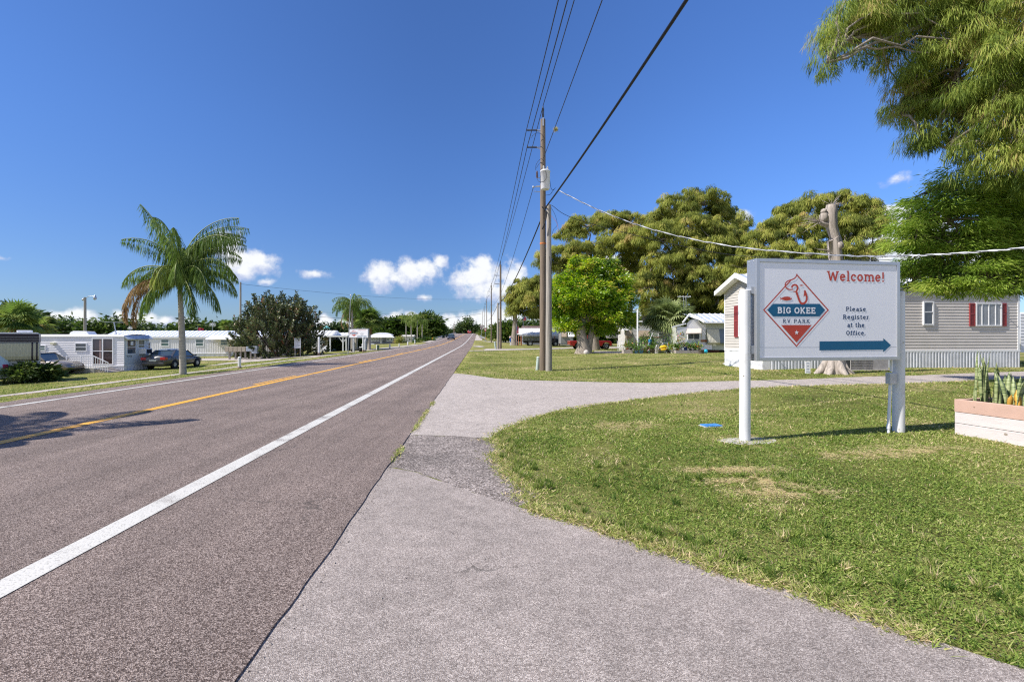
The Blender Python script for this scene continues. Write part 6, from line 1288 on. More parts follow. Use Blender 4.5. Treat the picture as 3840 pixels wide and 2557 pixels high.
# dark trailer with covered window at the far left
dc = W(146, 1350, 25.2); df = Frame(dc.x - 3.4 * math.cos(R(44)), dc.y - 3.4 * math.sin(R(44)), R(44), -1.0); dt = df.thing('travel_trailer', 'dark banded trailer with ribbed beige window cover at the left edge above the hedge', 'trailer', 'travel trailers')
zt_ = df.f(100, 1250)[1]; za_ = df.f(100, 1285)[1]; zb_ = df.f(100, 1352)[1]; dark_pl = mat('dark plum painted panel', (.02,.014,.028), .35, var=.2)
m = MB(); m.box(-.5, 3.38, .0, 2.6, .45, zt_); m.build('body', mat('greyish trailer wall', (.5,.5,.46), .5, dirt=.2), dt, bevel=.03)
m = MB(); m.box(-.5, 3.4, -.03, 2.62, za_, zt_ - .02); m.build('upper_band', dark_pl, dt, bevel=.02); m = MB()
for k in range(3): m.box(-.5, 3.41, -.042, -.03, za_ + .05 + k * .12, za_ + .062 + k * .12)
m.build('band_trim', alu, dt); m = MB(); m.box(-.5, 3.3, .05, 2.5, zt_, zt_ + .05); m.build('roof', white_paint, dt); m = MB(); x, _ = df.f(93, 1248, .8); m.box(x - .3, x + .3, .6, 1.2, zt_ + .05, zt_ + .17); m.build('roof_vent', white_clean, dt, bevel=.04)
beige_cov = mat('ribbed beige fibreglass cover', (.46,.43,.3), .5, var=.15, scale=3, stretch=(14,14,.6))
prof = [(-.035, za_), (-.1, za_ - .05), (-.18, za_ - .5), (-.2, zb_ + .25), (-.15, zb_ + .07), (-.03, zb_)]; n = 66; vs = []
xs_ = [-.5 + (3.42 + .5) * i / n for i in range(n + 1)]
for i, x in enumerate(xs_):
    for (yy, zz) in prof: vs.append((x, yy - (.012 if i % 2 else 0), zz))
m = MB(); m.add(vs, [(i*6+j, (i+1)*6+j, (i+1)*6+j+1, i*6+j+1) for i in range(n) for j in range(5)]); m.build('window_cover', beige_cov, dt)
m = MB()
for xx in (.95, 3.12, 3.3): m.add([(xx, yy - .02, zz) for yy, zz in prof] + [(xx + .06, yy - .02, zz) for yy, zz in prof], [(j, j+1, j+7, j+6) for j in range(5)])
m.build('cover_strap', dark_pl, dt)
# rear of a pale camper van cut by the left edge
vf = Frame((24 - CX) / F * 24.4 - 2.1, 22.5, 0, -.98); vn = vf.thing('camper_van', 'pale blue camper van corner with red tail lamp cut off by the left edge', 'van')
m = MB(); m.prism([(-2, .35), (2.05, .35), (2.3, .5), (2.36, .9), (2.22, 1.35), (1.95, 1.75), (-2, 1.78)], 0, 1.9, axis='y'); m.build('body', mat('pale blue paint', (.5,.6,.62), .3, coat=.5, var=.05), vn, bevel=.09)
m = MB(); m.box(2.2, 2.37, 1.5, 1.75, .78, 1.02); m.build('tail_lamp', mat('red lamp plastic', (.5,.03,.12), .25, coat=.5), vn, bevel=.01); m = MB(); m.box(-2, 2.5, -.03, 1.9, .3, .48); m.build('bumper', white_paint, vn, bevel=.04); m = MB(); m.lathe([(.2,-.1),(.33,-.08),(.33,.1),(.2,.11)], (1.5,.05,.33), 20, axis='y'); m.build('wheel', dark, vn)
b = G3(50, 24.9); bn = thing('water_tank', 'pale blue plastic bin standing behind the leafy hedge', 'bin', G3(97, 25.3)); m = MB(); m.box(-.33, .33, -.25, .25, 0, .93); m.build('body', mat('pale blue plastic', (.4,.52,.66), .5), bn, bevel=.04); m = MB(); m.box(-.36, .36, -.28, .28, .93, 1.0); m.build('lid', mat('blue plastic lid', (.22,.4,.7), .4), bn, bevel=.02)

# ------------------------------------------------------------------ long white mobile home across the road
mf = Frame((568 - CX) / F * 54 - 5.0, 54 - .37, RR, -.88); ML = 21.0; mh = mf.thing('mobile_home', 'long white mobile home with ribbed metal roof across the road behind the mailboxes', 'mobile home', 'mobile homes')
ze_ = mf.f(700, 1264)[1]; zr2 = mf.f(700, 1240, 1.8)[1]
m = MB(); ribs(m, 0, ML, .35, ze_, 0, .2, .02); m.build('front_wall', white_panel, mh, recalc=False); m = MB(); m.box(.0, ML, .01, 3.6, .3, ze_ - .01); m.build('core_box', white_panel, mh)
m = MB(); seamroof(m, -.3, ML + .3, -.1, ze_ + .05, 1.8, zr2, 99); seamroof(m, -.3, ML + .3, 3.95, ze_ + .05, 1.8, zr2, 99); m.build('roof', metal_roof, mh)
m = MB(); m.box(-.3, ML + .3, -.12, -.08, ze_ - .12, ze_ + .06); m.build('fascia', white_clean, mh); m = MB(); ribs(m, 0, ML, -.1, .35, -.02, .14, .03); m.build('skirting', white_rib, mh, recalc=False); m = MB(); m.box(0, ML, -.07, 0, .33, .42); m.build('floor_trim', white_clean, mh)
for q in ((603,1271,636,1299),(733,1271,765,1299),(826,1272,857,1296)):
    x0, x1, z0, z1 = mf.rect(*q); window(mh, x0, x1, z0, z1, -.02, .09, pane=glass_green)
x0, x1, z0, z1 = mf.rect(881, 1270, 904, 1316); door(mh, x0, x1, z0, z1, -.01); x0, x1, z0, z1 = mf.rect(908, 1272, 930, 1297); window(mh, x0, x1, z0, z1, -.02, .09)
x0, x1, z0, z1 = mf.rect(786, 1260, 925, 1273, -.8); m = MB(); m.prism([(0, z1 + .1), (-1.6, z0 + .12), (-1.65, z0), (-1.5, z0 + .02), (0, z0 + .1)], x0, x1, axis='x'); m.build('awning', white_clean, mh)
m = MB(); m.bar((x0 + .2, -1.5, z0), (x0 + 1.8, -.05, .6), .03); m.bar((x1 - .2, -1.5, z0), (x1 - .6, -.05, .6), .03); m.build('awning_brace', galv, mh)
# flag and aerials over its roof
def pole_flag(px, Y, ytop, ybase_px, fx, fy, fw_, fh_, colm, label, cat='flag', kind=0):
    b = G3(px, Y); k = Y / F; o = thing('flag', label, cat, b, 0, 'flags'); h = EYE + (HY - ytop) * k - b.z; m = MB(); m.cyl((0,0,-.1), (0,0,h), .03, n=8); m.build('flagpole', galv, o)
    x0 = (fx - px) * k; z0 = EYE + (HY - fy) * k - b.z; w_ = fw_ * k; hh = fh_ * k; st = 13 if kind == 2 else 1
    def cloth(za, zb2, mt, nm, yy=0, xa=0, xb=1):
        vs = []; n = 10
        for i in range(n + 1):
            t = xa + (xb - xa) * i / n; sag = -hh * .25 * t * t if kind != 2 else 0; dy = .06 * math.sin(t * 9)
            vs += [(x0 + w_ * t, dy + yy, z0 - hh * zb2 + sag), (x0 + w_ * t, dy + yy, z0 - hh * za + sag), (x0 + w_ * t, dy + yy + .008, z0 - hh * zb2 + sag), (x0 + w_ * t, dy + yy + .008, z0 - hh * za + sag)]
        q = MB(); q.add(vs, [(4*i, 4*i+4, 4*i+5, 4*i+1) for i in range(n)] + [(4*i+2, 4*i+3, 4*i+7, 4*i+6) for i in range(n)] + [(4*i+1, 4*i+5, 4*i+7, 4*i+3) for i in range(n)] + [(4*i, 4*i+2, 4*i+6, 4*i+4) for i in range(n)]); return q.build(nm, mt, o)
    if kind == 2:
        c = cloth(0, 1, mat('flag white', (.7,.68,.68), .8), 'cloth')
        q = MB()
        for s in range(0, 13, 2): q.box(x0, x0 + w_, -.08, .09, z0 - hh * (s + 1) / 13, z0 - hh * s / 13)
        q.build('stripes', mat('flag red', (.5,.03,.05), .8), o); q = MB(); q.box(x0 - .005, x0 + w_ * .45, -.09, .1, z0 - hh * .53, z0 + .005); q.build('canton', mat('flag blue', (.02,.03,.14), .8), o)
    else: cloth(0, 1, colm, 'cloth'); cloth(.35, .65, mat('flag blue', (.02,.03,.14), .8), 'band', -.01, .2, .8)
pole_flag(742, 75, 1222, 0, 742, 1229, 20, 11, mat('flag red', (.5,.03,.05), .8), 'small red flag flying above the roof of the long white mobile home')
def aerial(px, Y, ytop, label, w=.6, n=7):
    b = G3(px, Y); k = Y / F; h = EYE + (HY - ytop) * k - b.z; o = thing('aerial', label, 'aerial', b, 0, 'television aerials'); m = MB(); m.cyl((0,0,0), (0,0,h), .03, n=8); m.build('mast', galv, o); m = MB()
    for i in range(n): a = math.pi * i / n; m.bar((-w*math.cos(a), 0, h - .3 - w*math.sin(a)*.6), (w*math.cos(a), .02 * i, h - .3 + w*math.sin(a)*.6), .035)
    m.build('elements', white_clean, o)
aerial(797, 70, 1210, 'spiky white aerial over the roof, right of the red flag', .55); aerial(488, 64, 1222, 'small pale aerial over the roofs left of the palm', .4)
b = G3(902, 74); o = thing('utility_pole', 'plain grey pole rising behind the dark round bush, left road side', 'utility pole', b, 0, 'poles left of the road'); k = 74 / F; h9 = EYE + (HY - 1058) * k - b.z; m = MB(); m.tube([(0,0,-.1),(0,0,h9)], [.17,.13], 12); m.build('pole_shaft', wood_grey, o)
p9 = Vector((b.x, b.y, b.z + h9 - .3)); x3 = W(1805, 1120, 158); x3b = W(1806, 1176, 158)
wire('overhead_wire', 'upper thin wire crossing high over the road from the left pole', [p9, x3], 1.1, .022); wire('overhead_wire', 'lower thicker wire crossing over the road behind the centre palms', [W(1180, 1187, 90), x3b], 1.3, .035); wire('overhead_wire', 'faint wire between the upper and lower ones crossing the road', [W(1190, 1170, 95), W(1806, 1160, 158)], .9, .014)

# mailboxes, notice, posts
mbz = 48.0; c = W(843, 1344, mbz); bf = Frame(c.x, c.y, RR, gzf(c.x, c.y)); mbk = bf.thing('mailbox_bank', 'row of beige and grey cluster mailboxes on short posts across the road', 'mailboxes')
zb1, zb2_ = bf.f(900, 1319)[1], bf.f(900, 1301)[1]; xe = bf.f(922, 1310)[0]; tan = mat('tan metal mailbox', (.42,.36,.28), .5); bg_ = mat('blue grey metal mailbox', (.42,.46,.54), .4)
for i in range(5): x0 = xe * i / 5; m = MB(); m.box(x0, x0 + xe/5 - .02, 0, .4, zb1, zb2_); o = m.build('mailbox', tan, mbk, bevel=.015); m = MB(); m.box(x0 + .05, x0 + xe/5 - .07, -.012, 0, zb1 + .05, zb2_ - .05); m.build('door', tan, o)
x1 = bf.f(944, 1310)[0]; m = MB(); m.box(xe + .02, x1 - .02, 0, .4, zb1 + .04, zb2_ + .04); o = m.build('mailbox', bg_, mbk, bevel=.015); m = MB(); [m.box(xe + .05 + c_ * .18, xe + .2 + c_ * .18, -.012, 0, zb1 + .08 + r_ * .15, zb1 + .2 + r_ * .15) for c_ in range(3) for r_ in range(3)]; m.build('door', bg_, o)
x2 = bf.f(964, 1310)[0]; m = MB(); m.box(x1, x2, -.05, .45, zb1 - .18, zb2_ + .08); m.build('parcel_locker', bg_, mbk, bevel=.02)
for px in (857, 880, 899, 917, 937, 954): x = bf.f(px, 1340)[0]; m = MB(); m.box(x - .07, x + .07, .13, .27, -.08, zb1); m.build('post', wood_grey, mbk)
nb_ = G3(1116, 49.5); nt_ = thing('notice_board', 'white notice board with rows of small text before the dark round bush', 'sign', nb_, RR); k = 49.5 / F; zt_ = EYE + (HY - 1268) * k - nb_.z; m = MB(); m.box(-.33, .33, -.02, .02, zt_ - 37*k, zt_); m.build('board', white_clean, nt_); m = MB(); m.box(-.3, -.24, -.01, .03, -.1, zt_ - .3); m.box(.24, .3, -.01, .03, -.1, zt_ - .3); m.build('post', wood_plank, nt_); m = MB(); [m.box(-.28, -.28 + random.uniform(.35,.55), -.024, -.021, zt_ - .12 - i*.09, zt_ - .09 - i*.09) for i in range(10)]; m.build('lettering', navy_vinyl, nt_)
bol = G3(898, 27.5); k = 27.5 / F; bo = thing('bollard', 'short white marker post in the grass in front of the mailboxes', 'post', bol, 0, 'white marker posts along the left verge'); m = MB(); m.tube([(0,0,-.05),(.0,0,41*k)], [.085,.085], 14); m.lathe([(.085, 41*k), (.06, 41*k+.02), (.01, 41*k+.03)], (0,0,0), 14); m.build('post_body', white_paint, bo); m = MB(); m.lathe([(.12,-.02),(.11,.09),(.085,.1)], (0,0,0), 12); m.build('base_collar', mat('rusty base', (.2,.14,.1), .8), bo)
for (px, Y, hh, wd, lab) in ((1196,50,66,1.3,'tall white post with a round sign dish behind it, right of the dark bush'),(1362.5,54,56,1.2,'tall white post with a pointed cap in front of the far welcome sign'),(1368.5,55,42,1.5,'thick white boxed post just right of the pointed cap post'),(1413.5,60,20,1.1,'white marker post beside the dark green cabinet'),(1462,68,16,1.1,'leaning white marker post left of the far grey house lawn'),(1497,77,12,1.0,'small grey marker post on the far verge by the slim palms path'),(1529,86,14,1.2,'white marker post between the two slim palms trunks'),(1556,95,16,1.2,'farthest white marker post at the slim palm row')):
    b = G3(px, Y); c_ = copy_tree(bo); c_.location = b; c_.scale = (wd, wd, hh * (Y / F) / (41 * k)); c_["label"] = lab
b = G3(1418, 60); o = thing('utility_cabinet', 'dark green utility cabinet on the far left verge beside a white post', 'cabinet', b); m = MB(); m.box(-.12, .12, -.12, .12, -.05, .62); m.build('body', mat('dark green steel', (.06,.1,.07), .5), o, bevel=.02); m = MB(); m.box(-.135, .135, -.135, .135, .62, .68); m.build('lid', mat('dark green steel', (.06,.1,.07), .5), o)
b = G3(1207, 51); o = thing('sign_dish', 'dark round dish on a thin stand behind the tall white post', 'dish', b); k = 51 / F; m = MB(); m.cyl((0,0,0), (0,0,36*k), .025, n=8); m.build('stand', galv, o); m = MB(); zc_ = EYE + (HY - 1286) * k - b.z; m.lathe([(.05,zc_-.1),(.3,zc_-.02),(.42,zc_+.05),(.2,zc_+.12),(.02,zc_+.14)], (0,0,0), 18); m.build('dish', mat('dark green dish', (.1,.12,.09), .5), o)
b = G3(1305, 48); o = thing('flagpole', 'tall thin bare flagpole leaning left of the far welcome sign', 'flagpole', b); k = 48 / F; m = MB(); h = EYE + (HY - 1108) * k - b.z; m.tube([(0,0,-.1),(.28,0,h)], [.045,.028], 10); m.build('shaft', galv, o); m = MB(); m.ball((.28,0,h+.04), .07); m.build('finial', white_clean, o)
# the second welcome sign, its mirror seen far off
s2f = Frame((1307 - CX) / F * 56, 56, R(-16)); q = s2f.f(1307, 1267); q2 = s2f.f(1381, 1232); sgn2 = s2f.thing('welcome_sign', 'small far welcome sign with the same print across the road near the palms', 'sign', 'welcome signs')
SW2 = q2[0]; zb3, zt3 = q[1], q2[1]; m = MB(); m.box(0, SW2, .01, .22, zb3, zt3); [m.box(a, a + .06, -.012, .01, zb3, zt3) for a in (0, SW2 - .06)]; [m.box(.06, SW2 - .06, -.011, .01, a, a + .06) for a in (zb3, zt3 - .06)]; m.build('cabinet', alu, sgn2); m = MB(); m.box(.05, SW2 - .05, -.001, .009, zb3 + .05, zt3 - .05); m.build('face_panel', face_m, sgn2)
u0, u1 = 2847 , 3365
sign_print(sgn2, lambda px, py: ((px - 2847) / 518 * (SW2 - .1) + .05, zt3 - .05 - (py - 984 - (px - 2847) * .02) / (360 - (px - 2847) * .033) * (zt3 - zb3 - .1)), -.004)
for px in (1324, 1369): x = s2f.f(px, 1300)[0]; m = MB(); m.tube([(x,.1,-.1),(x,.1,zb3 + .02)], [.1,.1], 14); m.build('post', steel_post, sgn2)
# far rider's scooter
b = G3(1338, 57); o = thing('mobility_scooter', 'dark scooter with a white seat parked under the far welcome sign', 'scooter', b, R(10)); m = MB(); m.prism([(-.6,.2),(-.5,.35),(.0,.3),(.35,.55),(.5,.5),(.6,.25),(.3,.15)], -.2, .2, axis='y'); m.build('body', black_metal, o, bevel=.04)
for x in (-.45, .5): m = MB(); m.lathe([(.12,-.06),(.24,-.05),(.24,.05),(.12,.06)], (x,-.15,.22), 16, axis='y'); m.build('wheel', dark, o)
m = MB(); m.box(.3, .7, -.22, .22, .5, .62); m.box(.62, .74, -.22, .22, .6, 1.05); m.build('seat', white_clean, o, bevel=.05); m = MB(); m.tube([(-.45,0,.35),(-.35,0,.8),(-.25,0,.95)], .03, 6); m.bar((-.25,-.25,.95), (-.25,.25,.95), .03); m.build('handlebar', black_metal, o)

# carport house beside the signs
kf = Frame((1150 - CX) / F * 68, 68, RR, -.8); kh = kf.thing('carport_house', 'white house with ribbed gable roof and open flat carport behind the far welcome sign', 'house', 'far houses')
def kr(a, b, c, d, y=0.0): return kf.rect(a, b, c, d, y)
x0, x1, z0, z1 = kr(1170, 1260, 1222, 1318); m = MB(); m.box(x0, x1, 0, 5, 0, z1); m.build('wall', white_paint, kh); m = MB(); lap(m, x0, x1, .1, z1, -.01, .2, .02); m.build('siding', white_panel, kh, recalc=False)
xa, xb, za, zb_ = kr(1150, 1241, 1250, 1260, .5); m = MB(); seamroof(m, xa, xb, -.2, za, 2.4, zb_ + .1, 99); seamroof(m, xa, xb, 5, za, 2.4, zb_ + .1, 99); m.build('roof', white_roof, kh)
m = MB(); m.prism([(-.2, za), (2.4, zb_ + .1), (5, za)], xb - .05, xb + .02, axis='x'); m.build('gable', white_clean, kh)
xa2, xb2, za2, zb2 = kr(1252, 1249, 1345, 1260, 2.5); m = MB(); seamroof(m, xa2, xb2, 1.5, za2, 5, zb2 + .1, 99); m.build('rear_roof', white_roof, kh)
xc, xd, zc1, zc2 = kr(1175, 1258, 1303, 1264, -1.5); m = MB(); m.box(xc, xd, -1.6, 4.5, zc1, zc2); m.build('carport_roof', white_clean, kh, bevel=.02)
for px in (1238, 1286, 1298, 1200): x = kf.f(px, 1300, -1.5)[0]; m = MB(); m.box(x - .09, x + .09, -1.55, -1.4, -.1, zc1); m.build('carport_post', white_clean, kh)
x = kf.f(1286, 1300, -1.5)[0]; m = MB(); m.bar((x, -1.48, zc1 - .8), (x - .6, -1.48, zc1), .1); m.bar((x, -1.48, zc1 - .8), (x + .6, -1.48, zc1), .1); m.build('carport_brace', white_clean, kh)
x0, x1, z0, z1 = kr(1215, 1262, 1232, 1300, .1); m = MB(); ribs(m, x0, x1 , z0, z1, -.3, .2, .08); m.build('curtain', mat('beige curtain', (.4,.37,.29), .8), kh, recalc=False)
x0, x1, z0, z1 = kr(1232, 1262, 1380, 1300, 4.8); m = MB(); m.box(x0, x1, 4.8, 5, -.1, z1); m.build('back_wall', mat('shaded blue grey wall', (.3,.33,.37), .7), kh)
def bl_(px, py, rx, ry, Y): return (px, py, rx, ry, Y)
bushpx('shrub', 'dark dense shrubs growing under the open carport', 1265, 69.5, [bl_(1262,1295,18,16,69.5), bl_(1280,1302,14,12,69.5), bl_(1248,1302,12,12,69.5)], dark_leaf, .5, 50, .35, .13, 3, vm=.25, cat='shrub', trunk=False)
bushpx('shrub', 'dark climbing shrub behind the posts of the far welcome sign', 1342, 71, [bl_(1342,1290,10,18,71)], dark_leaf, .4, 50, .35, .13, 3, vm=.3, cat='shrub', trunk=False)
b = G3(1205, 66); o = thing('carport_chair', 'white and dark patio chair beside the white wall by the carport', 'chair', G3(1217, 66)); m = MB(); m.box(-.25,.25,-.25,.25,.38,.43); m.build('seat', white_clean, o); m = MB(); m.box(-.25,.25,.2,.25,.43,.95); m.build('backrest', white_clean, o)
for sx_ in (-.22,.22):
    for sy_ in (-.22,.22): m = MB(); m.cyl((sx_,sy_,0),(sx_,sy_,.38),.02,n=6); m.build('leg', black_metal, o)
# grey house with curved white roof
gf = Frame((1386 - CX) / F * 125, 125, RR); gh = gf.thing('house', 'low grey house with bright white roof and row of windows, far left beyond the signs', 'house', 'far houses')
GL = gf.f(1479, 1264)[0]; zg = gf.f(1430, 1264)[1]; zg2 = gf.f(1430, 1249)[1]; m = MB(); m.box(0, GL - .3, 0, 5, -.2, zg); m.build('wall', mat('blue grey wall', (.2,.21,.25), .7), gh)
m = MB(); m.add([(-.6,-1,zg-.02),(GL+.2,-1,zg-.02),(GL-1.2,1.5,zg+.55),(-.4,1.5,zg+.55)], [(0,1,2,3)]); m.add([(-.6,-1,zg-.14),(GL+.2,-1,zg-.14),(GL+.2,-1,zg-.02),(-.6,-1,zg-.02)], [(0,1,2,3)]); m.build('porch_roof', white_clean, gh)
n = 10; vs = []
for i in range(n + 1): t = i / n; vs += [(t*(GL-1), 1.5, zg + .5 + .75*math.sin(math.pi*t)**.7), (t*(GL-1), 5, zg + .5 + .75*math.sin(math.pi*t)**.7), (t*(GL-1), 1.5, zg + .4)]
m = MB(); m.add(vs, [(3*i,3*i+3,3*i+4,3*i+1) for i in range(n)] + [(3*i,3*i+2,3*i+5,3*i+3) for i in range(n)]); m.build('curved_roof', white_clean, gh)
for a, b_ in ((1391,1400),(1402,1410),(1413,1422),(1450,1461),(1464,1474)): x0, x1, z0, z1 = gf.rect(a, 1266, b_, 1279); window(gh, x0, x1, z0, z1, -.01, .12, deep=.08, pane=glass_green)
x0, x1, z0, z1 = gf.rect(1426, 1266, 1433, 1288); door(gh, x0, x1, z0, z1, -.01)
m = MB(); x0, x1, z0, z1 = gf.rect(1378, 1289, 1404, 1297, -5); m.box(x0, x1, -5.2, -4.5, -.1, z1); m.build('white_low_wall', white_paint, gh)
wf2 = Frame((1508 - CX) / F * 132, 132, RR); wh = wf2.thing('house', 'small white house half hidden behind the far slim palms', 'house', 'far houses'); x0, x1, z0, z1 = wf2.rect(1508, 1262, 1548, 1286); m = MB(); m.box(0, x1, 0, 5, -.2, z1); m.build('wall', white_paint, wh); m = MB(); m.prism([(-.5, z1), (2.5, z1 + .5), (5.5, z1)], -.3, x1 + .3, axis='x'); m.build('roof', concrete, wh)
for a, b_ in ((1517,1527),(1532,1541)): x0, x1, z0, z1 = wf2.rect(a, 1267, b_, 1277); window(wh, x0, x1, z0, z1, -.01, .12, deep=.08)
b = G3(1224, 150); k = 150 / F; gz_ = thing('gazebo', 'raised pavilion with turquoise roof far beyond the white house', 'pavilion', b); h = EYE + (HY - 1232) * k - b.z; m = MB(); m.lathe([(1.35, h), (.6, h + .55), (.35, h + .75), (.02, h + .95)], (0,0,0), 8); m.build('roof', mat('turquoise roof', (.14,.42,.4), .5), gz_)
for a in range(4): m = MB(); x, y = .95*math.cos(a*1.57+.78), .95*math.sin(a*1.57+.78); m.cyl((x,y,0),(x,y,h),.07,n=8); m.build('post', white_paint, gz_)
for px, Y, yt_, lab in ((1219,120,1203,'thin dark pole in front of the turquoise pavilion'), (1701,200,1212,'shorter of two thin poles left of the bridge crest'), (1705.5,205,1204,'taller of two thin poles left of the bridge crest'), (2034-170,140,1212,'thin pale pole between the utility poles at the hill foot'), (1848,120,1218,'slim grey pole right of the third utility pole')):
    b = G3(px, Y); k = Y / F; o = thing('thin_pole', lab, 'pole', b, 0, 'thin far poles'); h = EYE + (HY - yt_) * k - b.z; m = MB(); m.cyl((0,0,-.2),(0,0,h),.11,.08,n=8); m.build('pole_shaft', wood_pole, o)
# ------------------------------------------------------------------ cars
def carpaint(name, col, metal=.5): return mat(name, col, .3, metal=metal, var=.03, coat=.8, spec=.5)
tyre_m = mat('tyre rubber', (.02,.02,.02), .85, var=.2); rim_m = mat('silver wheel cover', (.5,.51,.53), .35, metal=.6); car_glass = glassmat('car glass', (.035,.05,.055), .04); red_lamp = mat('red tail lamp', (.42,.012,.015), .2, coat=.8); lamp_glass = mat('clear headlamp', (.5,.52,.54), .15, metal=.3, coat=.8); plate_m = mat('number plate', (.6,.62,.58), .5)
def loft(stations, n_prof):
    """stations: list of (x, profile [(y,z)...]) for the half body; mirrored"""
    m = MB(); vs = []; fs_ = []
    for (x, pr) in stations:
        full = [(x, -y, z) for y, z in pr] + [(x, y, z) for y, z in reversed(pr)]; vs += full
    k = 2 * n_prof
    for i in range(len(stations) - 1):
        for j in range(k): fs_.append((i*k+j, i*k+(j+1)%k, (i+1)*k+(j+1)%k, (i+1)*k+j))
    fs_ += [tuple(range(k))[::-1], tuple((len(stations)-1)*k + j for j in range(k))]
    m.add(vs, fs_, True); return m
def wheel(parent, x, y, r, w, cover=rim_m, spokes=7):
    s = 1 if y > 0 else -1
    m = MB(); m.lathe([(r*.6, -w/2), (r*.93, -w/2), (r, -w*.35), (r, w*.35), (r*.93, w/2), (r*.6, w/2)], (x, y, r), 28, axis='y'); o = m.build('wheel', tyre_m, parent)
    m = MB(); m.lathe([(.02, s*(w/2-.005)), (r*.2, s*(w/2+.01)), (r*.55, s*(w/2)), (r*.64, s*(w/2-.01)), (r*.66, s*(w/2-.03))], (x, y, r), 28, axis='y'); m.build('rim', cover, o)
    m = MB()
    for i in range(spokes):
        a = 2*math.pi*i/spokes; c = Vector((x + math.cos(a)*r*.43, y + s*(w/2+.006), r + math.sin(a)*r*.43)); m.lathe([(.02, 0), (r*.1, .0), (r*.1, s*.004), (.01, s*.005)], c, 8, axis='y')
    m.build('rim_holes', dark, o)
def sedan(name, label, paint, loc, rotz, L=4.8, Wd=1.8, H=1.47, cat='sedan', group='parked cars', detail=True, suv=0):
    """local +x is the nose"""
    o = thing(name, label, cat, loc, rotz, group); hl = L / 2; hw_ = Wd / 2
    def sec(x, w, zb, zm, zt, crown=.04): return (x, [(w*.55, zb), (w*.9, zb + .03), (w*.985, zb + .16), (w, zm), (w*.985, zt - .14), (w*.93, zt - .03), (w*.8, zt + crown*.3), (w*.4, zt + crown), (0.0, zt + crown*1.1)])
    S = [sec(-hl, hw_*.78, .42, .6, .78), sec(-hl+.06, hw_*.9, .26, .62, .95), sec(-hl+.2, hw_*.96, .24, .64, 1.04), sec(-hl+.75, hw_*.995, .22, .64, 1.03), sec(-hl+1.5, hw_, .2, .62, .98), sec(0, hw_, .2, .6, .95), sec(hl-1.75, hw_, .2, .6, .93), sec(hl-1.0, hw_*.985, .22, .58, .88), sec(hl-.45, hw_*.94, .23, .54, .8), sec(hl-.15, hw_*.86, .25, .5, .7), sec(hl, hw_*.72, .3, .47, .58)]
    loft(S, 9).build('body', paint, o)
    # cabin: painted roof with pillars, glass between
    xr0, xr1, xf0, xf1 = -hl + .72, -hl + 1.45, hl - 2.05 + .0, hl - 1.25
    if suv: xr0, xr1 = -hl + .15, -hl + .45
    wr_, wb = hw_*.74, hw_*.93
    def cab(z, t, g=0.0):
        w = wb + (wr_ - wb) * t - g
        return [(xr0 + (xr1-xr0)*t + g, w), (xf1 + (xf0-xf1)*t - g, w)], w
    zb_, zt = .95, H
    (a0, a1), w0 = cab(zb_, 0); (c0, c1), w1 = cab(zt, .93)
    m = MB(); m.add([(a0[0],-w0,zb_),(a1[0],-w0,zb_-.04),(a1[0],w0,zb_-.04),(a0[0],w0,zb_),(c0[0],-w1,zt-.05),(c1[0],-w1,zt-.07),(c1[0],w1,zt-.07),(c0[0],w1,zt-.05)], [(0,1,5,4),(1,2,6,5),(2,3,7,6),(3,0,4,7),(4,5,6,7),(3,2,1,0)]); m.build('windows', car_glass, o, bevel=.03)
    m = MB(); vs = []; n = 8
    for i in range(n + 1):
        t = i / n; x = c0[0] - .06 + (c1[0] - c0[0] + .12) * t; z = zt - .055 + .07 * math.sin(math.pi * t) ** .7 - .02 * t
        for yy, dz_ in ((-w1-.012, -.03), (-w1*.85, .02), (0, .035), (w1*.85, .02), (w1+.012, -.03)): vs.append((x, yy, z + dz_))
    m.add(vs, [(5*i+j, 5*i+j+1, 5*i+6+j, 5*i+5+j) for i in range(n) for j in range(4)], True)
    for s in (-1, 1):
        m.bar((a1[0]-.02, s*(w0+.004), zb_-.04), (c1[0]+.02, s*(w1+.006), zt-.06), .06, .05); m.bar((a0[0], s*(w0+.004), zb_-.02), (c0[0], s*(w1+.006), zt-.05), .14, .05); xm = (a0[0]+a1[0])/2 - .05; m.bar((xm, s*(w0+.008), zb_), (xm - .04, s*(w1+.01), zt-.05), .08, .03); m.bar((a0[0]+.02, s*(w0+.005), zb_), (a1[0], s*(w0+.005), zb_-.03), .03, .04)
    m.build('roof', paint, o)
    xw = (hl - .95, -hl + 1.05); r = .325
    for x in xw:
        for s in (-1, 1):
            m = MB(); m.lathe([(.02, s*.0), (r*1.16, s*.0), (r*1.16, s*.012), (.02, s*.012)], (x, s*(hw_-.004), r+.01), 26, axis='y'); m.build('wheel_arch', dark, o); wheel(o, x, s*(hw_-.075), r, .19)
    for s in (-1, 1):
        m = MB(); m.add([(hl-.06,s*hw_*.5,.6),(hl-.3,s*hw_*.93,.6),(hl-.42,s*hw_*.955,.72),(hl-.2,s*hw_*.55,.735)], [(0,1,2,3)]); m.v = [(v[0]+.03, v[1]*1.02, v[2]) for v in m.v]; m.add([(v[0]-.1, v[1]*.9, v[2]) for v in m.v[:4]], [(0,1,2,3)]); m.f += [(0,1,5,4),(1,2,6,5),(2,3,7,6),(3,0,4,7)]; m.sm += [False]*4; m.build('headlight', lamp_glass, o)
        m = MB(); m.box(-hl-.012, -hl+.3, s*hw_*.97 if s < 0 else hw_*.56, s*hw_*.56 if s < 0 else hw_*.97, .72, .93); m.build('tail_light', red_lamp, o, bevel=.03)
        m = MB(); m.ball((a1[0]-.12, s*(hw_+.1), .98), (.07,.1,.07)); m.build('mirror', paint, o)
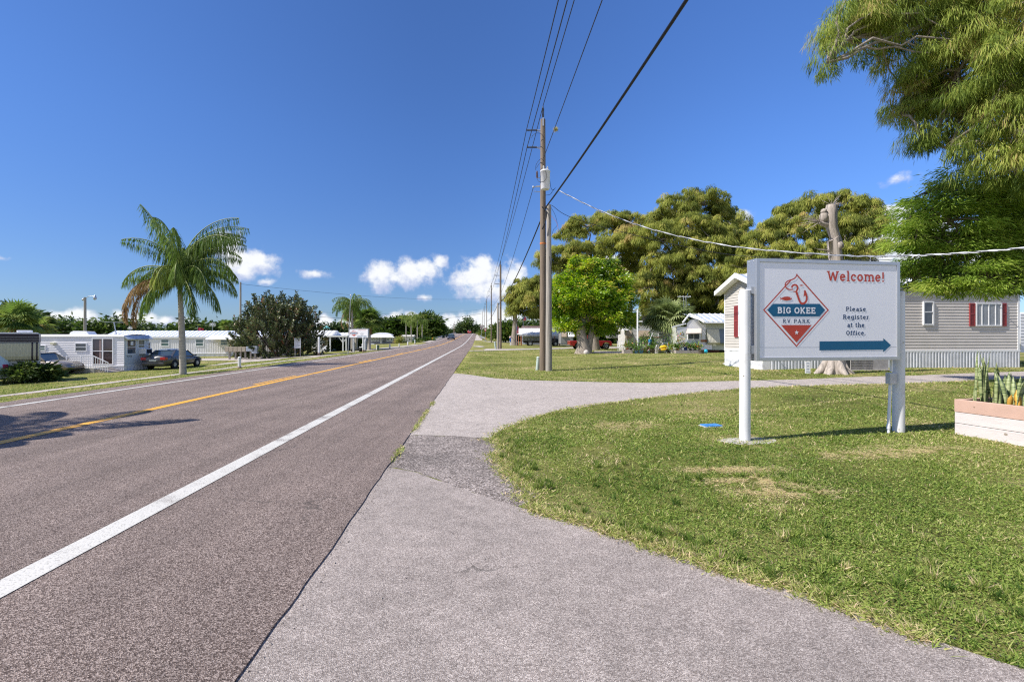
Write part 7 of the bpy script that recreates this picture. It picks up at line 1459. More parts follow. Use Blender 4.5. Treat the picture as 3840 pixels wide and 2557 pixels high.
        m = MB(); m.bar(((a0[0]+a1[0])/2-.05, s*(hw_+.001), .3), ((a0[0]+a1[0])/2-.05, s*(hw_*.985+.001), .9), .012, .008); m.bar((a1[0]-.02, s*(hw_+.001), .35), (a1[0]-.02, s*(hw_*.985+.001), .88), .012, .008); m.bar((a0[0]+.5, s*(hw_+.001), .55), (a0[0]+.4, s*(hw_*.985+.001), .9), .012, .008); m.build('door_gap', dark, o)
    m = MB(); m.box(-hl-.03, -hl+.05, -.25, .25, .62, .76); m.build('number_plate', plate_m, o)
    m = MB(); m.box(hl-.12, hl+.012, -.42, .42, .54, .66); [m.box(hl-.1, hl+.02, -.42, .42, .55 + i*.04, .562 + i*.04) for i in range(3)]; m.build('grille', chrome, o); m = MB(); m.box(hl-.2, hl+.016, -.62, .62, .3, .38); m.build('air_intake', dark, o)
    m = MB(); m.box(-hl-.04, -hl+.2, -hw_*.86, hw_*.86, .3, .56); m.build('rear_bumper', paint, o, bevel=.06); m = MB(); m.bar((-hl+.1,-hw_*.6,1.06), (-hl+.1,hw_*.6,1.06), .03); m.build('boot_trim', paint, o)
    return o
sd = sedan('sedan', 'dark grey sedan parked behind the tall palm, rear with red lamps toward the road', carpaint('dark grey metallic paint', (.07,.068,.07)), (-26.8, 36.4, gzf(-26.8, 36.4) + .0), R(90) + RR)
gs = sedan('sedan', 'gold beige sedan nosing out from behind the hedge, left of the numbered trailer', carpaint('gold beige metallic paint', (.3,.25,.2)), (-31.6, 30.6, -1.0), RR)
oc = G3(1692, 124); on = sedan('oncoming_car', 'dark car with pale headlamps coming toward the camera in the left lane', carpaint('dark blue paint', (.03,.035,.05)), (oc.x, 124, float(roadz(oc.x + SL*124, 124)) + .03), R(-90) + RR, L=4.4, H=1.55, cat='car', group='cars on the road')
rc = G3(1761, 240); sedan('receding_car', 'red car far off cresting the bridge in the right lane', carpaint('bright red paint', (.5,.03,.02), .2), (rc.x, 240, float(roadz(rc.x + SL*240, 240)) + .03), R(90) + RR, L=4.6, H=1.7, cat='car', group='cars on the road', suv=1)
# red pickup
red_p = carpaint('red pickup paint', (.36,.02,.015), .2)
pk0 = W(2134, 1308, 58); pz = gzf(pk0.x + 2.6, 58); pk = thing('pickup_truck', 'red pickup truck parked side on behind the bright green tree', 'pickup', (pk0.x + 2.75, 58.9, pz), RR, 'parked cars')
def SC(pts, a, b): return MB().prism(pts, a, b, axis='y')
SC([(-2.7,.5),(-2.72,1.1),(-.55,1.12),(-.5,1.1),(1.0,1.12),(1.1,1.12),(2.5,1.05),(2.65,.9),(2.68,.5),(2.45,.42),(2.35,.7),(2.1,.88),(1.75,.88),(1.5,.7),(1.4,.42),(-1.1,.42),(-1.2,.7),(-1.45,.88),(-1.8,.88),(-2.05,.7),(-2.15,.42)], -.95, .95).build('body', red_p, pk, bevel=.05)
SC([(-.52,1.1),(-.45,1.78),(.35,1.8),(1.05,1.12)], -.84, .84).build('cab', red_p, pk, bevel=.05)
for s in (-.845, .845):
    a, b_ = (s - .012, s) if s < 0 else (s, s + .012); m = SC([(.02,1.16),(.02,1.68),(.3,1.7),(.82,1.16)], a, b_); m.build('window', car_glass, pk); m = SC([(-.42,1.16),(-.38,1.68),(-.08,1.68),(-.08,1.16)], a, b_); m.build('window', car_glass, pk)
m = MB(); m.box(-.535, -.49, -.7, .7, 1.2, 1.7); m.build('rear_window', car_glass, pk); m = MB(); m.add([(1.03,-.74,1.18),(1.03,.74,1.18),(.4,.7,1.77),(.4,-.7,1.77)], [(0,1,2,3)]); m.build('windscreen', car_glass, pk)
for x in (-1.62, 1.93):
    for y in (-.86, .86): wheel(pk, x, y, .38, .24, chrome, 6)
m = MB(); m.box(-2.85, -2.7, -.9, .9, .42, .62); m.build('bumper', chrome, pk, bevel=.03); m = MB(); m.box(-2.73, -2.6, -.96, -.8, .7, 1.0); m.build('tail_light', red_lamp, pk)
m = MB(); m.box(2.6, 2.78, -.9, .9, .45, .6); m.build('bumper', chrome, pk, bevel=.03)

# ------------------------------------------------------------------ caravans on the right
ff_ = Frame(W(2284, 1320, 64).x, 64, RR); fw5 = ff_.thing('fifth_wheel_trailer', 'tall grey raised nose trailer behind the small white caravan', 'trailer', 'travel trailers')
def fr_(px, py, y=0): return ff_.f(px, py, y)
P = [fr_(2292,1268), fr_(2279,1245), fr_(2283,1228), fr_(2300,1202), fr_(2335,1197), fr_(2470,1197), fr_(2470,1305), fr_(2345,1305), fr_(2340,1268)]
m = MB().prism(P, 0, 2.5, axis='y'); m.build('body', mat('warm grey trailer skin', (.27,.27,.27), .4, var=.06), fw5, bevel=.05)
P = [fr_(2300,1203), fr_(2335,1196.5), fr_(2471,1196.5), fr_(2471,1213), fr_(2300,1215)]; m = MB().prism(P, -.01, 2.51, axis='y'); m.build('upper_band', mat('charcoal trailer band', (.06,.062,.07), .35), fw5)
x0, x1, z0, z1 = ff_.rect(2356, 1221, 2385, 1245); window(fw5, x0, x1, z0, z1, -.01, .05)
gcv = Frame((2344 - CX) / F * 45, 45, RR); cv = gcv.thing('caravan', 'small old white caravan with beige window covers behind the potted plants', 'caravan', 'travel trailers')
def gr_(px, py, y=0): return gcv.f(px, py, y)
P = [gr_(2348,1316), gr_(2343,1295), gr_(2342,1240), gr_(2346,1228), gr_(2356,1221), gr_(2372,1220), gr_(2500,1220), gr_(2512,1240), gr_(2512,1316)]
m = MB().prism(P, 0, 2.2, axis='y'); m.build('body', mat('off white caravan skin', (.55,.53,.5), .45, dirt=.2), cv, bevel=.04); m = MB(); lap(m, gr_(2375,1)[0], gr_(2510,1)[0], gr_(1,1314)[1], gr_(1,1222)[1], -.005, .13, .015); m.build('siding', white_panel, cv, recalc=False)
for a, b_, l in ((2346, 2367, 'front window cover'), (2394, 2435, None)): x0, x1, z0, z1 = gcv.rect(a, 1240, b_, 1268); m = MB(); m.prism([(-.03, z1), (-.2, z0 + .2), (-.17, z0), (-.03, z0)], x0, x1, axis='x'); m.build('window_cover', mat('beige cover', (.5,.4,.3), .5), cv, label=l)
x0, x1, z0, z1 = gcv.rect(2470, 1248, 2505, 1262); window(cv, x0, x1, z0, z1, -.02, .04)
m = MB(); x0, x1, z0, z1 = gcv.rect(2440, 1263, 2510, 1267); m.box(x0, x1, -.026, -.02, z0, z1); m.build('red_stripe', mat('faded red stripe', (.35,.12,.08), .5), cv)
m = MB(); x0, x1, z0, z1 = gcv.rect(2325, 1231, 2350, 1238); m.prism([(0, z1), (-.9, z0), (-.9, z0 - .04), (0, z1 - .04)], x0, x1, axis='x'); m.build('awning', white_clean, cv)
for q in ((2395,1270,2430,1283),): x0, x1, z0, z1 = gcv.rect(*q); m = MB(); m.box(x0, x1, -.03, -.02, z0, z1); m.build('shade_panel', mat('blue grey panel', (.3,.36,.42), .5), cv)
# gabled caravan with metal over-roof
nf = Frame((2538 - CX) / F * 38.5, 38.5, RR); nv = nf.thing('caravan', 'old caravan under a ribbed white gable roof, right of the fan palm', 'caravan', 'travel trailers')
def nr(px, py, y=0): return nf.f(px, py, y)
x0, _ = nr(2538,1300); xm, _ = nr(2632,1300); x1, _ = nr(2760,1300); zt_ = nr(2600,1208)[1]; zb_ = nr(2600,1312)[1]
m = MB(); m.box(x0, xm, 0, .06, zb_, nr(2538,1226)[1]); P = [nr(2577,1226), nr(2577,1212), nr(2590,1200), nr(2605,1196), nr(2620,1203), nr(2632,1218), nr(2632,1226)]; m.prism(P, 0, .06, axis='y'); m.build('end_wall', white_paint, nv)
m = MB(); m.box(xm, x1, .0, 3, nr(2700,1312)[1], nr(2700,1210)[1]); m.box(x0, xm, .06, 3, zb_, nr(2538,1227)[1]); m.build('body', mat('pale sage caravan wall', (.46,.48,.42), .5, var=.05, stretch=(1,1,5)), nv)
zA, zE = nr(2592,1179, 1.0)[1], nr(2640,1207,-.4)[1]
m = MB(); xr0, xr1 = nr(2592,1179)[0], x1
m.add([(xr0-.1,1.6,zA+.1),(xr1,1.6,zA+.1),(xr1,-.6,zE),(xm-.1,-.6,zE)], [(0,1,2,3)]); nn = 8
for i in range(nn + 1): t = i / nn; m.bar((xr0-.1+(xr1-xr0+.1)*t, 1.6, zA+.12), (xm-.1+(xr1-xm+.1)*t, -.6, zE+.02), .08, .05)
m.add([(xr0-.1,1.6,zA+.1),(xr0-1.3,1.6,zE-.12),(xr0-1.3,3.2,zE-.12),(xr0-.1,3.2,zA+.1)], [(0,1,2,3)]); m.build('over_roof', metal_roof, nv)
m = MB(); m.bar((xr0-.12,-.02,zA+.0),(xm-.1,-.62,zE-.03),.14,.14); m.bar((xr0-.12,0,zA),(nr(2560,1210)[0],0,nr(2560,1210)[1]),.14,.1); m.bar((nr(2572,1213)[0],0,nr(2572,1213)[1]),(nr(2520,1227)[0],0,nr(2520,1227)[1]),.1,.1); m.box(xm-.1,xr1,-.64,-.6,zE-.12,zE-.0); m.build('roof_edge', white_clean, nv)
P = [nr(2548,1247), nr(2580,1232), nr(2632,1231), nr(2590,1247)]; a, b_ = nr(2577,1233), nr(2630,1231); m = MB(); m.add([(a[0],-.02,a[1]),(b_[0],-.02,b_[1]),(b_[0]-.5,-1.0,b_[1]-.42),(a[0]-.6,-1.0,a[1]-.4)], [(0,1,2,3)]); m.add([(v[0],v[1],v[2]-.05) for v in m.v[:4]], [(0,1,2,3)]); m.bar(m.v[2], m.v[3], .06); m.bar(m.v[2], (b_[0]-.05,-.05,b_[1]-1.0), .04); m.build('awning', mat('cream awning', (.6,.52,.45), .6), nv)
x0_, x1_, z0, z1 = nf.rect(2578, 1246, 2624, 1274); window(nv, x0_, x1_, z0, z1, -.01, .05, rails=(), bars=(.5,)); x0_, x1_, z0, z1 = nf.rect(2576, 1276, 2620, 1288); m = MB(); m.box(x0_, x1_, -.03, 0, z0, z1); m.build('lower_panel', mat('blue grey panel', (.3,.36,.42), .5), nv)
x0_, x1_, z0, z1 = nf.rect(2550, 1249, 2556, 1257); m = MB(); text_mb(m, "52", x0_, x0_ + .34, z0, .2, -.015, t=.2, track=.2); m.build('number', black_metal, nv, recalc=False)
m = MB(); lap(m, xm + .02, nr(2646,1)[0], nr(2640,1312)[1], nr(2640,1216)[1], -.005, .13, .02); m.build('siding', white_panel, nv, recalc=False)
x0_, x1_, z0, z1 = nf.rect(2648, 1234, 2735, 1290); ncov = 40
for (a, b_, mt_, l) in ((0,.52,mat('ribbed cream cover', (.56,.53,.44), .5),None),(.52,.86,mat('ribbed slate cover', (.14,.18,.24), .5),'slate blue panel'),(.86,1.0,mat('ribbed cream cover', (.56,.53,.44), .5),None)):
    xa_, xb_ = x0_ + (x1_-x0_)*a, x0_ + (x1_-x0_)*b_; n = max(4, int((xb_-xa_)/.06)); pr = [(-.02,z1),(-.12,z1-.05),(-.3,z0+.35),(-.32,z0+.12),(-.25,z0+.02),(-.02,z0)]; vs = []
    for i in range(n + 1): vs += [(xa_ + (xb_-xa_)*i/n, yy - .012*(i%2), zz) for yy, zz in pr]
    m = MB(); m.add(vs, [(i*6+j,(i+1)*6+j,(i+1)*6+j+1,i*6+j+1) for i in range(n) for j in range(5)]); m.build('window_cover', mt_, nv, label=l)
m = MB(); m.box(xm, x1, .2, 2.8, nr(2700,1326)[1], nr(2700,1313)[1]); m.build('chassis', mat('rusty red chassis', (.14,.05,.035), .8), nv); m = MB(); m.lathe([(.2,-.1),(.34,-.09),(.34,.1),(.2,.11)], (xm+1.9,.25,.3), 18, axis='y'); m.build('wheel', dark, nv)
x0_, x1_, z0, z1 = nf.rect(2628, 1274, 2650, 1282); m = MB(); m.box(x0_, x1_, -.04, -.02, z0, z1); m.build('lamp_panel', mat('orange wood panel', (.35,.14,.06), .6), nv)
x0_, x1_, z0, z1 = nf.rect(2628, 1290, 2668, 1310); m = MB(); lap(m, x0_, x1_, z0, z1, -.08, .12, .03); m.build('ribbed_box', white_panel, nv, recalc=False)
b = G3(2572, 40.5); k = 40.5 / F; o = thing('aerial', 'tee shaped television aerial on two poles above the gabled caravan', 'aerial', b, 0, 'television aerials'); h = EYE + (HY - 1113) * k - b.z; m = MB(); m.cyl((-.1,0,.5),(-.2,0,h),.03,n=8); m.cyl((.12,0,.5),(0,0,h),.03,n=8); m.build('mast', galv, o); m = MB(); m.bar((-.75,0,h+.02),(.45,0,h),.035); [m.bar((x,-.35,h+.04),(x,.35,h+.04),.02) for x in (-.6,-.3,0,.3)]; m.build('elements', white_clean, o)
b = G3(2391, 36.5); k = 36.5 / F; o = thing('standpipe', 'tall white pipe pole with short side arms in front of the small caravan', 'pole', b); h = EYE + (HY - 1160) * k - b.z; m = MB(); m.tube([(0,0,0),(0,0,h)], .065, 12); m.cyl((0,0,h-.98),(.38,0,h-.98),.05,n=10); m.cyl((0,0,h-.1),(.25,0,h-.3),.02,n=8); m.build('pipe', white_clean, o)
# wooden planters, pots and clutter
def gpt(px, py): return hit(px, py)
def boxplanter(px0, px1, yb, yt, Y, lab, D_=.5):
    f_ = Frame((px0 - CX) / F * Y, Y, RR); w_ = f_.f(px1, yb)[0]; z0, z1 = 0, f_.f(px0, yt)[1] - 0; o = f_.thing('plank_planter', lab, 'planter', 'plank planters'); m = MB(); n = 4
    for i in range(n): a = z1 * i / n; m.box(0, w_, 0, .03, a + .004, z1*(i+1)/n - .004); m.box(0, w_, D_-.03, D_, a + .004, z1*(i+1)/n - .004); m.box(.0, .03, .03, D_-.03, a + .006, z1*(i+1)/n - .006); m.box(w_-.03, w_, .03, D_-.03, a + .006, z1*(i+1)/n - .006)
    m.build('planks', wood_plank, o); m = MB(); m.box(.03, w_-.03, .03, D_-.03, .02, z1 - .05); m.build('soil', MATS['potting soil'], o); return f_, w_, z1
p1f, p1w, p1h = boxplanter(2339, 2372, 1336, 1311, 36.2, 'square grey plank planter at the left end of the potted plants'); p2f, p2w, p2h = boxplanter(2535, 2636, 1337, 1314, 35.6, 'long grey plank planter full of succulents at the right end of the pots')
flow = leafmat('mixed flowers', [(0,(.03,.07,.015)),(.45,(.1,.2,.035)),(.82,(.26,.38,.07)),(.88,(.5,.08,.04)),(.95,(.6,.4,.06)),(1,(.6,.35,.38))], trans=.25)
def potplant(px, Y, zoff, pot, potcol, pw, ph, plh, plw, lab, vm=.45, up=.6, n=130, leafL=.22, shape='pot', leaf=None):
    b = G3(px, Y); b.z += zoff; o = thing('potted_plant', lab, 'potted plant', b, 0, 'potted plants on the lawn')
    m = MB(); m.lathe([(pw*.7,0),(pw*.98,ph*.85),(pw*1.08,ph*.86),(pw*1.1,ph),(pw*.9,ph),(pw*.88,ph*.9)], (0,0,0), 16); m.build(pot, potcol, o)
    Lv = Leaves(); P = np.tile([0,0,ph*.95],(n,1)) + rng.normal(0, 1, (n,3)) * [plw*.45, plw*.45, plh*.3] + [0,0,plh*.45]; D = unit(unit(rng.normal(size=(n,3))) + [0,0,up]) * leafL * rng.uniform(.6,1.3,(n,1)); Lv.add(P, D, perp(D) * leafL * .3, rng.normal(vm, .22, n)); Lv.build('foliage', leaf or flow, o)
terr = mat('terracotta', (.42,.16,.09), .8, var=.15); bluep = mat('blue plastic pot', (.08,.24,.42), .4); wick = mat('dark wicker', (.1,.085,.07), .8, scale=40, var=.5); cobalt = mat('cobalt glazed pot', (.02,.06,.3), .2, coat=.6); white_pot = mat('white glazed pot', (.6,.6,.56), .3)
PP = [(2352,36.4,p1h-.05,'pot',terr,.14,.16,.55,.4,'reddish flowering plant in the square plank planter',.75),(2366,36.5,p1h-.05,'pot',wick,.13,.15,.45,.45,'wispy green plant spilling from the square plank planter',.4),
 (2386,36.2,0,'pot',bluep,.13,.18,.5,.35,'plant in a small blue pot at the foot of the white pipe',.5),(2404,36.2,0,'pot',bluep,.19,.22,1.0,.6,'tall leafy plant in a turquoise tub right of the white pipe',.5),(2418,37.2,.1,'pot',terr,.14,.25,1.15,.6,'tall green plant with red flowers behind the turquoise tub',.6),
 (2428,36.3,0,'pot',wick,.1,.14,.5,.25,'small yellow and orange flowers in a low pot',.85),(2436,37.6,.2,'pot',wick,.15,.3,1.2,.5,'spiky palm like plant standing above the other pots',.45),(2446,36.2,0,'basket',wick,.22,.3,.35,.35,'dark wicker basket planter with trailing green',.4),
 (2446,37.0,.3,'pot',terr,.17,.25,.7,.5,'bushy green plant in a terracotta pot above the wicker basket',.45),(2460,37.6,.2,'pot',terr,.15,.25,1.0,.6,'broad leafy dark plant behind the white cone stack',.35),(2520,36.2,0,'pot',white_pot,.11,.25,.55,.4,'yellowing plant in a cream pot just left of the long planter',.75),
 (2508,36.8,.0,'pot',wick,.13,.2,.7,.5,'loose green plant between the white chair and cream pot',.55),(2541,36.0,p2h-.04,'pot',terr,.12,.18,.3,.25,'small terracotta potted plant at the left end of the long planter',.45),(2551,36.0,p2h-.04,'pot',white_pot,.16,.34,1.0,.45,'tall pink flowering plant in a white pot on the long planter',.9),
 (2571,36.0,p2h-.04,'pot',cobalt,.14,.28,.35,.35,'cascading plant in a cobalt blue pot on the long planter',.6),(2590,36.0,p2h-.04,'pot',wick,.12,.14,.35,.3,'row of low succulents left of centre on the long planter',.7),(2605,36.0,p2h-.04,'pot',wick,.12,.14,.4,.3,'low spiky succulent in the middle of the long planter',.6),(2621,36.0,p2h-.04,'pot',wick,.12,.14,.38,.3,'low succulent at the right end of the long planter',.75),
 (2505,39.5,.4,'pot',terr,.15,.25,.9,.8,'large tangled plant below the fan palm trunks',.6)]
for q in PP: potplant(*q[:10], vm=q[10] * .85)
b = G3(2461, 36.1); o = thing('cone_stack', 'stack of white ribbed cones standing among the pots', 'cone', b); m = MB(); m.lathe([(.16,0),(.15,.1),(.17,.12),(.13,.28),(.15,.3),(.1,.45),(.12,.47),(.06,.62),(.03,.66)], (0,0,0), 18); m.build('cone_body', mat('off white plastic', (.66,.6,.58), .5), o)
b = G3(2487, 36.3); o = thing('pool_float', 'bright yellow inflatable lying on top of the clutter', 'float', b + Vector((0,0,.42))); m = MB(); m.tube([(-.28,-.02,.0),(-.15,-.1,.06),(.1,-.1,.08),(.3,-.02,.02)], [.06,.1,.1,.06], 12); m.tube([(-.22,-.1,-.14),(0,-.16,-.12),(.28,-.08,-.06)], [.06,.09,.06], 12); m.tube([(-.2,.08,.12),(.1,.08,.16),(.3,.06,.1)], [.05,.08,.05], 12); m.build('tubes', mat('yellow vinyl', (.72,.45,.01), .35, coat=.4), o)
b = G3(2487, 36.5); o = thing('garden_table', 'small dark table stacked with dark pots under the yellow inflatable', 'table', b); m = MB(); m.box(-.3,.3,-.2,.2,.27,.31); m.build('tabletop', black_metal, o)
for x in (-.26,.26):
    for y in (-.16,.16): m = MB(); m.cyl((x,y,0),(x,y,.27),.02,n=6); m.build('leg', black_metal, o)
b = G3(2503, 36.4); o = thing('folding_chair', 'white folding garden chair right of the yellow inflatable', 'chair', b, R(20)); m = MB(); m.box(-.22,.22,-.2,.2,.4,.43); m.build('seat', white_clean, o); m = MB(); m.bar((-.22,.2,.4),(-.22,.3,.85),.03); m.bar((.22,.2,.4),(.22,.3,.85),.03); m.bar((-.22,.3,.82),(.22,.3,.82),.04); m.build('backrest', white_clean, o)
for s in (-.22,.22): m = MB(); m.bar((s,-.2,.4),(s,.2,0),.03); m.build('leg', white_clean, o); m = MB(); m.bar((s,.2,.4),(s,-.2,0),.03); m.build('leg', white_clean, o)
b = G3(2433, 37); o = thing('umbrella', 'closed blue garden umbrella with white pole leaning over the pots', 'umbrella', b); m = MB(); m.tube([(0,0,0),(.1,0,1.1)], [.06,.14], 10); m.build('canopy', mat('bright blue cloth', (.03,.25,.6), .7), o); m = MB(); m.tube([(.1,0,1.1),(.3,0,1.6)], .02, 8); m.build('shaft', white_clean, o)
o = thing('boat_pole', 'long white pole leaning across the clutter below the fan palm', 'pole', W(2460,1275,38)); m = MB(); m.tube([(-.6,0,.3),(0,0,-.15),(.9,0,-.75)], .04, 8); m.build('shaft', white_clean, o)
b = G3(2640, 35.9); o = thing('bucket', 'dark bucket at the right end of the long plank planter', 'bucket', G3(2630, 35.3)); m = MB(); m.lathe([(.18,0),(.22,.26),(.24,.28),(.2,.28),(.18,.05)], (0,0,0), 16); m.build('body', wick, o)
o = thing('beach_ball', 'turquoise blue ball on the grass right of the long plank planter', 'ball', G3(2646, 35.8)); m = MB(); m.ball((0,0,.16), .165, 12, 20); m.build('ball_body', mat('turquoise vinyl', (.01,.4,.55), .3, coat=.5), o)
b = G3(2330, 44); o = thing('garden_chair', 'white tubular lawn chair left of the small caravan', 'chair', b); m = MB(); m.box(-.3,.3,-.25,.25,.38,.42); m.build('seat', white_clean, o); m = MB()
for x in (-.3,-.1,.1,.3): m.bar((x,.25,.4),(x,.4,.95),.035)
m.bar((-.3,.4,.95),(.3,.4,.95),.04); m.build('backrest', white_clean, o)
for x in (-.28,.28): m = MB(); m.bar((x,-.22,.4),(x,-.3,0),.035); m.build('leg', white_clean, o); m = MB(); m.bar((x,.22,.4),(x,.35,0),.035); m.build('leg', white_clean, o)

# ------------------------------------------------------------------ canopy, flatbed truck, flags at the end of the verge
cf = Frame((1948 - CX) / F * 84, 84, RR, -.25); cn = cf.thing('canopy_carport', 'white tarpaulin canopy on orange poles behind the near poles', 'canopy')
CWd = cf.f(2098, 1254)[0]; zE_ = cf.f(2000, 1254)[1]; zR_ = cf.f(2000, 1231, 2.5)[1]
m = MB(); seamroof(m, 0, CWd, -.1, zE_, 2.6, zR_, 1.1, .05); seamroof(m, 0, CWd, 5.3, zE_, 2.6, zR_, 1.1, .05); m.box(0, CWd, -.13, -.1, zE_ - .3, zE_); m.build('tarpaulin', white_clean, cn)
m = MB(); m.prism([(-.1, zE_), (2.6, zR_), (5.3, zE_)], -.03, .02, axis='x'); m.build('gable', white_clean, cn); orange = mat('orange brown paint', (.42,.17,.09), .7)
for px in (1956, 2098, 2080): x = cf.f(px, 1290)[0]; m = MB(); m.box(x-.07, x+.07, -.07, .07, -.1, zE_ - .02); m.build('canopy_post', orange, cn)
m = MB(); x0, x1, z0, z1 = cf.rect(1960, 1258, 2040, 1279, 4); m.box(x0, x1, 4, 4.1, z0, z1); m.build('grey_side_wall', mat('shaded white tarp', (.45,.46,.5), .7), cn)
gf3 = Frame((1962 - CX) / F * 96, 96, RR); hb = gf3.thing('house', 'low house with a brown tiled roof rising behind the white canopy', 'house', 'far houses'); x1 = gf3.f(2135, 1)[0]; z0 = gf3.f(2000, 1232)[1]; z1 = gf3.f(2000, 1224, 3)[1]; m = MB(); m.box(.3, x1 - .3, 0, 6, -.2, z0); m.build('wall', mat('blue grey wall', (.2,.21,.25), .7), hb); m = MB(); m.prism([(-.5, z0), (3, z1 + .1), (6.5, z0)], 0, x1, axis='x'); m.build('roof', mat('brown roof tiles', (.14,.09,.075), .8, var=.25), hb)
b = Vector(((2025 - CX) / F * 82, 82.0, -.22)); fb = thing('flatbed_truck', 'black old flatbed truck parked under the white canopy', 'truck', b, RR); m = MB(); m.box(-3.1, .6, -1, 1, .85, 1.0); m.box(-3.0, 3.2, -.4, .4, .6, .85); m.build('flatbed', black_metal, fb); m = MB().prism([(.8,.6),(.8,2.0),(1.7,2.05),(2.0,1.45),(3.1,1.35),(3.3,.6)], -.85, .85, axis='y'); m.build('cab', mat('black truck paint', (.015,.015,.017), .3, coat=.6), fb, bevel=.06); m = MB(); m.box(1.0,1.6,-.865,-.85,1.45,1.9); m.build('window', car_glass, fb)
for x in (-1.85, 2.7):
    for y in (-.9, .9): wheel(fb, x, y, .45, .26, galv, 5)
m = MB(); [m.box(-3.0 + i*.6, -2.92 + i*.6, -1, -.94, 1.0, 1.4) for i in range(3)]; m.box(.5,.6,-1,1,1,1.9); m.build('headboard', black_metal, fb)
for px, lab in ((1937,'leftmost orange pole of the small frame before the flagpole'),(1945,'middle orange pole of the small frame by the canopy'),(1954,'right orange pole of the small frame by the canopy')):
    b = G3(px, 80); o = thing('orange_pole', lab, 'post', b, 0, 'orange poles'); m = MB(); m.cyl((0,0,0),(0,0,1.75),.07,n=8); m.build('pole_shaft', orange, o)
pole_flag(1937, 79, 1215, 0, 1937, 1224, 8, 27, None, 'striped flag with blue corner hanging on a short pole left of the canopy', kind=2); pole_flag(1962, 90, 1180, 0, 1962, 1189, 11, 13, None, 'second striped flag higher up against the cypress', kind=2)
b = G3(1914, 80); o = thing('garden_totem', 'blue and white round topped post at the left of the pale trunk', 'post', b); m = MB(); m.cyl((0,0,0),(0,0,.8),.07,n=10); m.build('post', white_clean, o); m = MB(); m.cyl((0,0,.6),(0,0,1.3),.11,n=10); m.build('blue_sleeve', mat('bright blue paint', (.02,.12,.45), .5), o); m = MB(); m.lathe([(.02,-.05),(.22,-.04),(.22,.04),(.02,.05)], (0,0,1.4), 18, axis='y'); m.build('disc', mat('pink white disc', (.6,.4,.38), .5), o)
rf_ = Frame((2102 - CX) / F * 78, 78, RR); rv = rf_.thing('travel_trailer', 'grey travel trailer with beige cover between the canopy and the red pickup', 'trailer', 'travel trailers'); x0, x1, z0, z1 = rf_.rect(2099, 1246, 2150, 1296); m = MB(); m.box(0, x1, 0, 2.4, .5, z1); m.build('body', mat('warm grey trailer skin', (.36,.35,.33), .4), rv, bevel=.08); x0, x1, z0, z1 = rf_.rect(2106, 1247, 2124, 1263); m = MB(); m.prism([(0, z1), (-.2, z0), (0, z0)], x0, x1, axis='x'); m.build('window_cover', mat('beige cover', (.55,.48,.4), .5), rv); x0, x1, z0, z1 = rf_.rect(2126, 1246, 2150, 1262); m = MB(); m.prism([(0, z1+.1), (-1.2, z0), (-1.2, z0-.04), (0, z1+.06)], x0, x1, axis='x'); m.build('awning', white_clean, rv); m = MB(); m.lathe([(.2,-.1),(.36,-.08),(.36,.1),(.2,.11)], (1.4,.05,.34), 18, axis='y'); m.build('wheel', dark, rv)

# ------------------------------------------------------------------ guardrails and roadside signs
def guardrail(lab, pts, n):
    o = thing('guardrail', lab, 'guardrail', Vector(pts[0]), 0, 'bridge guardrails'); b = Vector(pts[0]); P = [Vector(p) - b for p in pts]; m = MB()
    for a, c in zip(P[:-1], P[1:]):
        for dz_, w in ((.62,.14),(.76,.14)): m.bar(a + Vector((0,0,dz_)), c + Vector((0,0,dz_)), .06, w)
    m.build('rail', galv, o)
    for i in range(len(P)): m = MB(); m.box(P[i].x-.07, P[i].x+.07, P[i].y, P[i].y+.15, P[i].z-.2, P[i].z+.75); m.build('rail_post', wood_plank, o)
    return o
def rp(r, s): return (r - SL*s, s, float(gz_rs(np.float64(r), np.float64(s))))
guardrail('left guardrail climbing the bridge rise beyond the oncoming car', [rp(-11.6 - .4*(i == 0), 120 + i*8) for i in range(15)], 0)
guardrail('right guardrail curving in at the foot of the bridge', [rp(1.6,116), rp(1.0,124), rp(.6,134)] + [rp(.4, 142 + 8*i) for i in range(11)], 0)
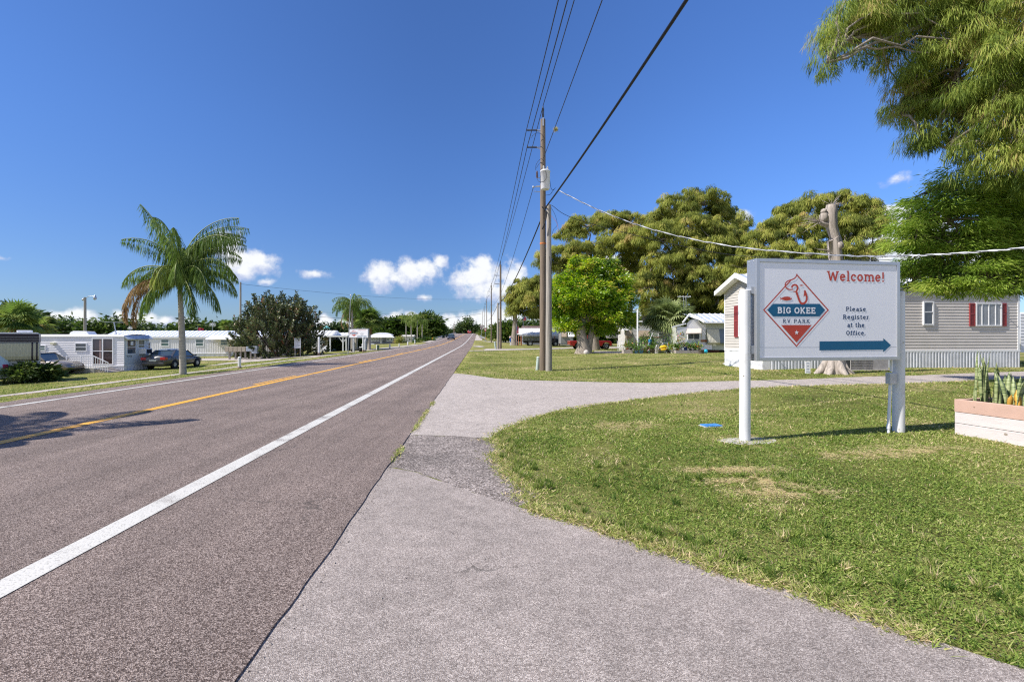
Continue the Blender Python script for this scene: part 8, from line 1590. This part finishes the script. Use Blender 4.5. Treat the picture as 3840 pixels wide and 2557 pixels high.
for r, s, lab in ((-11.9,118,'yellow hazard marker at the start of the left guardrail'),(1.75,114,'yellow hazard marker at the start of the right guardrail')):
    x, y, z = rp(r, s); o = thing('hazard_marker', lab, 'marker', (x, y, z), 0, 'hazard markers'); m = MB(); m.box(-.15,.15,-.01,.01,.3,.95); m.build('panel', mat('yellow reflective sheet', (.75,.38,.03), .5), o); m = MB(); m.box(-.03,.03,.01,.05,-.1,.9); m.build('marker_post', galv, o)
b = Vector(((1806.5 - CX) / F * 135, 135, 0)); b.z = gzf(b.x, 135); k = 135 / F; o = thing('road_sign', 'brown guide sign on a post before the right guardrail', 'sign', b, 0, 'road signs'); m = MB(); zt_ = EYE + (HY - 1219) * k - b.z; m.box(-.5,.5,-.02,.02,zt_-.75,zt_); m.build('panel', mat('brown sign sheet', (.13,.07,.035), .5), o); m = MB(); m.box(-.5,.5,-.02,.02,zt_-1.2,zt_-.8); m.build('lower_panel', mat('brown sign sheet', (.13,.07,.035), .5), o); m = MB(); m.cyl((0,.05,0),(0,.05,zt_),.05,n=8); m.build('post', galv, o); m = MB(); [m.box(-.36+i*.4,-.04+i*.34,-.026,-.021,zt_-.3-.25*j,zt_-.18-.25*j) for i in range(2) for j in range(2)]; m.box(-.38,-.1,-.026,-.021,zt_-1.12,zt_-.88); m.box(.1,.38,-.026,-.021,zt_-1.12,zt_-.88); m.build('white_lettering', face_m, o)
b = Vector(((1820 - CX) / F * 112, 112, 0)); b.z = gzf(b.x, 112); k = 112 / F; o = thing('road_sign', 'small white and red sign on a post nearer than the brown guide sign', 'sign', b, 0, 'road signs'); m = MB(); zt_ = EYE + (HY - 1232) * k - b.z; m.box(-.22,.22,-.02,.02,zt_-.66,zt_); m.build('panel', mat('red sign sheet', (.4,.03,.04), .5), o); m = MB(); m.box(-.18,.18,-.026,-.021,zt_-.42,zt_-.2); m.build('white_band', face_m, o); m = MB(); m.cyl((0,.05,0),(0,.05,zt_),.05,n=8); m.build('post', galv, o)
# tree standing beyond the left picture edge: only its shadow reaches the road
random.seed(41); sb = Vector((-12.7, 5.4, gzf(-12.7, 5.4)))
queen_palm('queen_palm', 'palm just outside the left picture edge whose frond shadow falls on the road', sb, 5.0, .16, [(i * 360 / 13 + random.uniform(0, 20), random.uniform(10, 65), 3.0, 75, 1.2, .45) for i in range(13)] * 2, .7, .04, n=80, group='queen palms')
